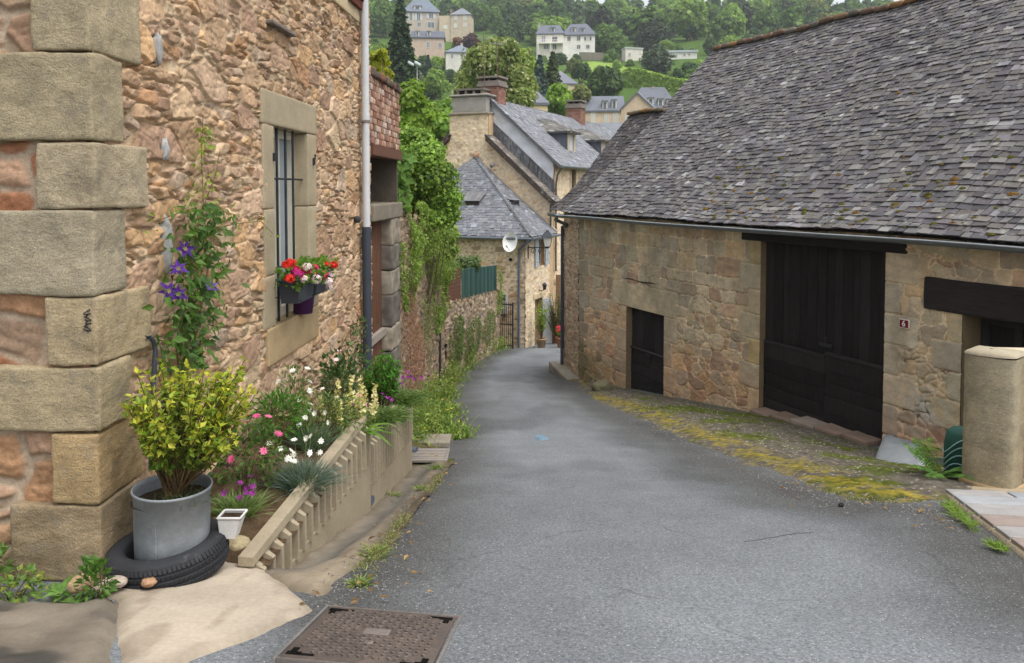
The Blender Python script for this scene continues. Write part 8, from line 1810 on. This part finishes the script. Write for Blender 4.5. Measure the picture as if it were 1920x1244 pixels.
def hillpt(px, py, z0=60):
    """where the sight line through a picture point meets the hillside"""
    d = ray(px, py); ys = np.linspace(z0, 560, 4000); dz = d[2] / d[1] * ys - ground(d[0] / d[1] * ys, ys); k = int(np.argmax(dz < 0)) if (dz < 0).any() else 3999
    return d * (ys[k] / d[1])
# the lawn under the white house and the clipped hedge
def _lawn():
    pts = [(1052, 118), (1085, 108), (1120, 106), (1160, 116), (1200, 140), (1210, 158), (1150, 150), (1100, 150), (1060, 140)]
    poly = [at(x, y, z)[:2] for (x, y), z in zip(pts, (238, 246, 246, 240, 215, 195, 200, 205, 215))]
    patch('lawn', poly, 1.2, lambda P, d: ground(P[..., 0], P[..., 1]) + .35 + .0 * d - .8 * (1 - sm(0, 3, d)), lambda P, d: srgb(126, 150, 70) * (.8 + .4 * fbm(P / 5, 4, 3))[..., None], M['soil'])
_lawn()
def px_blobs(L, z, dz=.8): return [(at(x, y, z + (R.random() - .5) * dz * 2), A3(r, r, r * .9) * z / 1500) for x, y, r in L]
def shrub_px(name, label, cat, L, z, n, size, cols, seed, dz=.5, trunk_to=None, lm='leaf', lo=.55, fl=None):
    B = px_blobs(L, z, dz); c = np.mean([b[0] for b in B], 0); zb = min(b[0][2] - b[1][2] for b in B) if trunk_to is None else trunk_to; base = A3(c[0], c[1], zb); t = thing(name, label, cat, base); m, mt = MB(), MB(); g = np.random.default_rng(seed)
    blob_crown(m, B, n, size, cols, seed, lo); m.build('crown', M[lm], t)
    for k, (q, r) in enumerate(B): tube(mt, [base + g.normal(0, .05, 3), (base + q) / 2 + g.normal(0, .1, 3), q], [size * .25, size * .16, size * .06], 6, srgb(104, 92, 76), False)
    mt.build('trunk', M['bark'], t)
    if fl: mf = MB(); P = np.concatenate([q + rsph(fl[1], g) * r * 1.0 for q, r in B]); cards(mf, P, g.normal(0, 1, P.shape), fl[2] * g.uniform(.6, 1.2, len(P)), pal(fl[0], len(P), g, .06), 3); mf.build('blossoms', M['petal'], t)
    return t
BRG = [(132, 162, 68), (146, 174, 76), (116, 148, 60), (158, 184, 90)]
shrub_px('laurel_tree', 'large glossy green shrub rising behind the tall garden wall beside the brick terrace', 'shrub', [(772, 330, 34), (795, 300, 36), (820, 335, 38), (838, 372, 28), (798, 355, 40), (768, 372, 30), (805, 395, 34), (830, 405, 26), (785, 265, 28), (762, 290, 24), (765, 255, 20), (812, 285, 22), (775, 400, 28), (842, 400, 20)], 15.5, 15000, .07, BRG + [(96, 126, 54), (86, 116, 50)], 401, .5, -2.5, 'leaf', .3)
g = np.random.default_rng(402); ml, ms = MB(), MB()
for k in range(46):
    p = at(g.normal(752, 9), g.uniform(290, 385), 12.6 + g.uniform(-.3, .3)); leaves(ml, p[None].repeat(3, 0) + g.normal(0, .03, (3, 3)), rsph(3, g) + A3(.3, -.6, -.2), .16, pal([(96, 128, 58), (112, 146, 68)], 3, g), .75, .1, .3, A3(.2, -.8, .5)[None].repeat(3, 0), k)
for k in range(5): tube(ms, [at(752, 430, 12.6), at(750 + k * 3, 360, 12.6), at(742 + k * 6, 300, 12.6)], .012, 5, srgb(120, 108, 90), False)
plant('fig_tree', 'young fig with big lobed leaves poking round the corner of the brick terrace', 'tree', at(752, 430, 12.6), ms, ml)
shrub_px('maple_tree', 'light green maple standing right behind the brick terrace', 'tree', [(772, 190, 24), (795, 215, 22), (762, 170, 16), (780, 165, 14), (770, 225, 24), (790, 240, 20)], 34, 2600, .28, [(140, 170, 60), (124, 156, 54), (152, 178, 72)], 403, .8, -6)
shrub_px('maple_tree', 'round light green tree between the floodlight mast and the stone chimney', 'tree', [(815, 215, 26), (832, 235, 22), (800, 245, 22), (822, 262, 24), (840, 215, 14), (805, 285, 24)], 40, 2600, .30, [(122, 154, 58), (108, 142, 52), (138, 166, 70)], 404, 1, -7)
shrub_px('golden_bush', 'yellow-green bush showing above the mossy brick parapet', 'bush', [(706, 128, 14), (716, 118, 12), (725, 140, 10), (702, 105, 8), (718, 100, 7), (700, 150, 14), (718, 150, 13)], 15, 1500, .11, [(176, 180, 62), (160, 168, 58), (188, 190, 84)], 405, .3, -1)
shrub_px('chestnut_tree', 'big horse chestnut in pale blossom behind the brick chimney', 'tree', [(905, 120, 34), (940, 105, 34), (970, 120, 30), (890, 155, 34), (925, 150, 40), (965, 155, 34), (985, 165, 22), (872, 180, 24), (900, 185, 30), (950, 185, 36), (978, 185, 24), (928, 90, 20), (955, 90, 16)], 64, 15000, .31, [(146, 160, 88), (134, 150, 78), (160, 172, 102), (116, 136, 66)], 406, 2.5, -6, fl=([(222, 218, 180), (232, 228, 204)], 60, .32))
def spruce_at(px, pyb, pyt, z, wpx, label, cols, n=5200, pine=False, size=.55, nm='spruce_tree'):
    b = at(px, pyb, z); H = (pyb - pyt) * z / 1500; t = thing(nm, label, 'tree', b); m, mt = MB(), MB(); conifer(m, mt, H, wpx * z / 1500, int(px), cols, n, size, pine); m.V = [v + b for v in m.V]; mt.V = [v + b for v in mt.V]; m.build('crown', M['needle'], t); mt.build('trunk', M['bark'], t)
spruce_at(752, 190, 2, 112, 84, 'tall dark spruce left of the floodlight mast', [(60, 84, 50), (50, 72, 46), (72, 94, 56)], 7000, size=.6)
spruce_at(1012, 215, 106, 108, 50, 'blue-grey conifer right of the flowering chestnut', [(84, 104, 96), (96, 116, 106), (70, 92, 84)], 3000, size=.55)
spruce_at(1036, 200, 100, 118, 48, 'dark olive conifer left of the pointed slate roof', [(78, 94, 50), (88, 102, 56), (66, 82, 46)], 3000, size=.6)
spruce_at(1232, 160, 84, 205, 66, 'grey-green pine in front of the flat white building', [(84, 102, 72), (94, 112, 80), (72, 92, 66)], 2600, True, .9, 'pine_tree')
spruce_at(1226, 115, 36, 262, 72, 'big dark pine standing above the flat white building', [(66, 82, 56), (76, 90, 60), (58, 72, 50)], 2600, True, 1.1, 'pine_tree')
shrub_px('round_tree', 'dense round dark green tree in front of the lawn', 'tree', [(1135, 150, 24), (1120, 158, 18), (1150, 158, 18), (1135, 168, 22), (1122, 145, 14), (1148, 143, 14)], 152, 2600, .8, [(74, 100, 48), (84, 110, 54), (64, 90, 44)], 411, 2, 12, 'leaf', .75)
shrub_px('lime_tree', 'bright yellow-green round tree before the pointed slate roof', 'tree', [(1047, 180, 20), (1038, 192, 14), (1058, 192, 13), (1047, 170, 12), (1046, 203, 17)], 96, 2600, .5, [(126, 156, 56), (112, 144, 50), (142, 170, 66)], 412, 1.5, 2, 'leaf', .7)
shrub_px('copper_beech', 'dark red copper beech behind the white bungalow', 'tree', [(880, 78, 12), (892, 84, 10), (872, 84, 9), (886, 70, 8)], 225, 1100, .9, [(96, 70, 66), (108, 76, 70), (84, 60, 58)], 413, 2, 36)
shrub_px('russet_bush', 'smaller russet bush left of the copper beech', 'bush', [(858, 78, 8), (864, 84, 8)], 226, 500, .8, [(134, 100, 76), (146, 112, 84)], 414, 1, 38)
shrub_px('pale_tree', 'pale olive tree right of the pointed slate roof', 'tree', [(1089, 172, 13), (1082, 182, 10), (1097, 180, 10)], 128, 900, .6, [(138, 146, 82), (124, 134, 74)], 415, 1.5, 8)
shrub_px('dark_bush', 'dark rounded bush on the lower edge of the lawn', 'bush', [(1090, 130, 14), (1100, 138, 10), (1080, 138, 10)], 188, 900, .8, [(66, 92, 44), (76, 102, 50)], 416, 1.5, 24)
# clipped hedge
ht = [(1158, 142), (1180, 128), (1205, 132), (1230, 138), (1255, 146), (1280, 150), (1292, 152)]; hb = [165, 168, 170, 173, 174, 176, 178]; zz = [182, 180, 177, 174, 171, 168, 166]
m = MB(); g = np.random.default_rng(420); pb0 = at(1225, 170, 174); hed = thing('hedge', 'long clipped bright green hedge running down below the lawn', 'hedge', pb0)
for (p, q, b0, b1, z0, z1) in zip(ht[:-1], ht[1:], hb[:-1], hb[1:], zz[:-1], zz[1:]):
    n = 620; s = g.random(n); z = z0 + (z1 - z0) * s; top = g.random(n) < .35; yy = np.where(top, p[1] + (q[1] - p[1]) * s, 0); bb = b0 + (b1 - b0) * s; tp = p[1] + (q[1] - p[1]) * s; v = np.where(top, 0, g.random(n)); Y = tp + (bb - tp) * v
    X = p[0] + (q[0] - p[0]) * s; D = np.array([at(a, b, c) for a, b, c in zip(X, Y, z)]); D[:, 1] += np.where(top, g.uniform(0, 3, n), 0) + g.normal(0, .2, n)
    cards(m, D, np.where(top[:, None], Z, A3(0, -1, .25)), .75 * g.uniform(.6, 1.2, n), pal([(146, 174, 72), (132, 162, 66), (160, 184, 82)], n, g), 421)
m.build('foliage', M['leaf'], hed)
m = MB()
for (p, q, b0, b1, z0, z1) in zip(ht[:-1], ht[1:], hb[:-1], hb[1:], zz[:-1], zz[1:]):
    V = [at(p[0], b0, z0), at(q[0], b1, z1), at(q[0], p[1] + 3, z1), at(p[0], p[1] + 3, z0)]; hexa(m, [v + A3(0, .5, 0) for v in (V[0], V[1], V[1] + A3(0, 2.4, 0), V[0] + A3(0, 2.4, 0), V[3], V[2], V[2] + A3(0, 2.4, 0), V[3] + A3(0, 2.4, 0))], srgb(62, 84, 38))
m.build('inner_branches', M['bark'], hed)
# garden wall below the white house
m = MB(); pts = [at(1086, 98, 250), at(1130, 99, 245), at(1168, 112, 236)]
for a, b in zip(pts[:-1], pts[1:]): hexa(m, [a - Z * 2.4, b - Z * 2.4, b - Z * 2.4 + A3(0, .5, 0), a - Z * 2.4 + A3(0, .5, 0), a, b, b + A3(0, .5, 0), a + A3(0, .5, 0)], srgb(150, 142, 128))
tag(m.build('terrace_wall', M['farwall'], loc=pts[0]), 'grey stone terrace wall under the long white house', 'wall')

# wood on the hilltop and trees between the houses
KEEP = [(752, 890, -12, 58, 300), (765, 836, 52, 100, 240), (832, 892, 78, 111, 215), (1000, 1120, 38, 100, 255), (1080, 1205, 104, 150, 205), (1168, 1210, 86, 108, 245), (1250, 1312, 92, 114, 240), (1158, 1296, 126, 172, 170), (1048, 1084, 128, 158, 165), (1095, 1270, 160, 240, 120), (856, 900, 66, 92, 225), (1110, 1160, 128, 180, 152)]
def okay(x, y, z, H, W):
    s = 1500 / z; px = 960 + x * s; pb = 354 - (y) * s; pt = pb - H * s
    for (a, b, c, d, zz_) in KEEP:
        if z < zz_ + 6 and px + W * s * .5 > a and px - W * s * .5 < b and pt < d and pb > c: return False
    return True
g = np.random.default_rng(77); placed = []; cnt = 0
KINDS = [('broad', 'mid'), ('broad', 'light'), ('broad', 'dark'), ('tall', 'mid'), ('tall', 'dark'), ('broad', 'olive'), ('tall', 'grey'), ('spruce', 'dark'), ('pine', 'dark')]
LAB = {('broad', 'mid'): 'mid green broadleaf tree in the wood on the hillside', ('broad', 'light'): 'light green broadleaf tree in the wood on the hillside', ('broad', 'dark'): 'dark green broadleaf tree in the wood on the hillside', ('tall', 'mid'): 'tall narrow mid green tree in the wood on the hillside', ('tall', 'dark'): 'tall narrow dark tree in the wood on the hillside', ('broad', 'olive'): 'olive green broadleaf tree in the wood on the hillside', ('tall', 'grey'): 'grey-green slender tree in the wood on the hillside', ('spruce', 'dark'): 'dark pointed spruce in the wood on the hillside', ('pine', 'dark'): 'dull green pine in the wood on the hillside'}
PWOOD = np.array([.2, .14, .2, .1, .1, .09, .05, .06, .06])
for t in range(9000):
    if cnt >= 285: break
    z = g.uniform(150, 455); px = g.uniform(540, 1660); x = (px - 960) / 1500 * z; y = float(ground(np.array([x]), np.array([z]))[0]); top = z > 265
    H = (g.uniform(9, 15) if z < 370 else g.uniform(9, 12.5)) if top else g.uniform(5, 9.5); W = H * .8; k = KINDS[g.choice(len(KINDS), p=PWOOD / PWOOD.sum())]
    if not top and k[0] in ('spruce', 'pine') and g.random() < .6: continue
    if px > 1310 and z < 190: continue
    if not okay(x, y, z, H, W): continue
    sp = (7.5 if top else 8.5) * (1 + (z - 265) / 260 * .5 if top else 1)
    if any((x - a) ** 2 + (z - b) ** 2 < (sp * (c + H) / 22) ** 2 for a, b, c in placed): continue
    placed.append((x, z, H)); put((*k, int(g.integers(0, 2))), (x, z, y - .3), H, LAB[k], 'trees of the wood on the hillside', g.uniform(.85, 1.25), g.uniform(0, 6.28)); cnt += 1
# bushes filling the slopes between the houses
nb_ = 0; pl2_ = []
for t in range(6000):
    if nb_ >= 175: break
    z = g.uniform(72, 265); px = g.uniform(560, 1330); x = (px - 960) / 1500 * z; y = float(ground(np.array([x]), np.array([z]))[0]); H = g.uniform(2.0, 4.2)
    if not okay(x, y, z, H, H * 1.2): continue
    if any((x - a) ** 2 + (z - b) ** 2 < (2.6 + z / 90) ** 2 for a, b in pl2_): continue
    pl2_.append((x, z)); c = ['mid', 'light', 'olive', 'dark', 'bright'][g.choice(5, p=[.3, .28, .14, .16, .12])]
    put(('bush', c, int(g.integers(0, 2))), (x, z, y - .2), H, {'mid': 'mid green bush', 'light': 'light green bush', 'olive': 'olive green bush', 'dark': 'dark green bush', 'bright': 'bright yellow-green bush'}[c] + ' in the gardens on the slope', 'bushes in the gardens on the slope', g.uniform(.9, 1.3), g.uniform(0, 6.28)); nb_ += 1
# plants in the flowerpots at the foot of the lane and the big shrub behind them
g = np.random.default_rng(430); ms, ml = MB(), MB(); twigs(ms, ml, POT1, ell(POT1 + A3(0, 0, .75), (.28, .28, .75), 26, g, .5, -.6), g, .012, 16, (.4, 1), .13, ((120, 150, 60),), ((150, 176, 70), (136, 164, 64)), .35); plant('pot_plant', 'tall thin lime green plant in the beige clay pot', 'plant', POT1, ms, ml)
ms, ml = MB(), MB(); twigs(ms, ml, POT2, ell(POT2 + A3(0, 0, .30), (.42, .42, .38), 34, g, .5, -.3), g, .012, 16, (.3, 1), .12, ((130, 156, 60),), ((160, 180, 70),), .5); plant('pot_plant', 'bushy lime plant in the wide terracotta bowl', 'plant', POT2, ms, ml)
ms, ml, mf = MB(), MB(), MB(); twigs(ms, ml, POT3, ell(POT3 + A3(0, 0, .2), (.22, .22, .22), 20, g, .5, -.3), g, .01, 10, (.3, 1), .1, ((110, 140, 60),), ((126, 156, 64),), .5); flowers(mf, ell(POT3 + A3(0, 0, .3), (.18, .18, .2), 12, g, .8), A3(0, -.7, .6), .07, [(206, 54, 74)], 5, .8, 3); plant('pot_plant', 'red-flowered plant in the small terracotta pot', 'plant', POT3, ms, ml, mf)
p = onroad(1047, 648) + A3(0, .4, 0); c = p + A3(0, .1, 1.35); ms, ml = MB(), MB(); twigs(ms, ml, p, ell(c, (.6, .6, .85), 90, g, .45, -.7), g, .02, 26, (.35, 1), .10, ((116, 124, 96),), ((136, 144, 110), (124, 130, 96), (112, 122, 84)), .3); plant('olive_bush', 'grey-green bush behind the terracotta bowl', 'bush', p, ms, ml)
shrub_px('rosemary_bush', 'dark feathery shrub on the terrace behind the green screen', 'bush', [(865, 498, 18), (885, 495, 16), (850, 505, 14)], 25, 1500, .10, [(98, 118, 74), (112, 132, 84), (84, 104, 64)], 431, .4)
# drooping light foliage above the wall end
shrub_px('wall_bush', 'leafy yellow-green bush topping the far end of the tall wall', 'bush', [(815, 425, 24), (838, 440, 20), (800, 415, 20), (842, 470, 16), (830, 410, 16)], 18.2, 3000, .11, LG, 432, .5)
# ------------------------------------------------------------------ air
m, nt, b_, o_ = nmat('haze'); nt.nodes.remove(b_); pv = nt.nodes.new('ShaderNodeVolumePrincipled'); pv.inputs['Density'].default_value = .00042; pv.inputs['Color'].default_value = (.86, .90, .96, 1); pv.inputs['Anisotropy'].default_value = .2; nt.links.new(pv.outputs[0], o_.inputs['Volume'])
m2 = MB(); hexa(m2, [A3(x, y, z) for z in (-9.2, 150) for x, y in ((-430, -14), (470, -14), (470, 705), (-430, 705))], (1, 1, 1)); tag(m2.build('haze', m), kind='stuff')
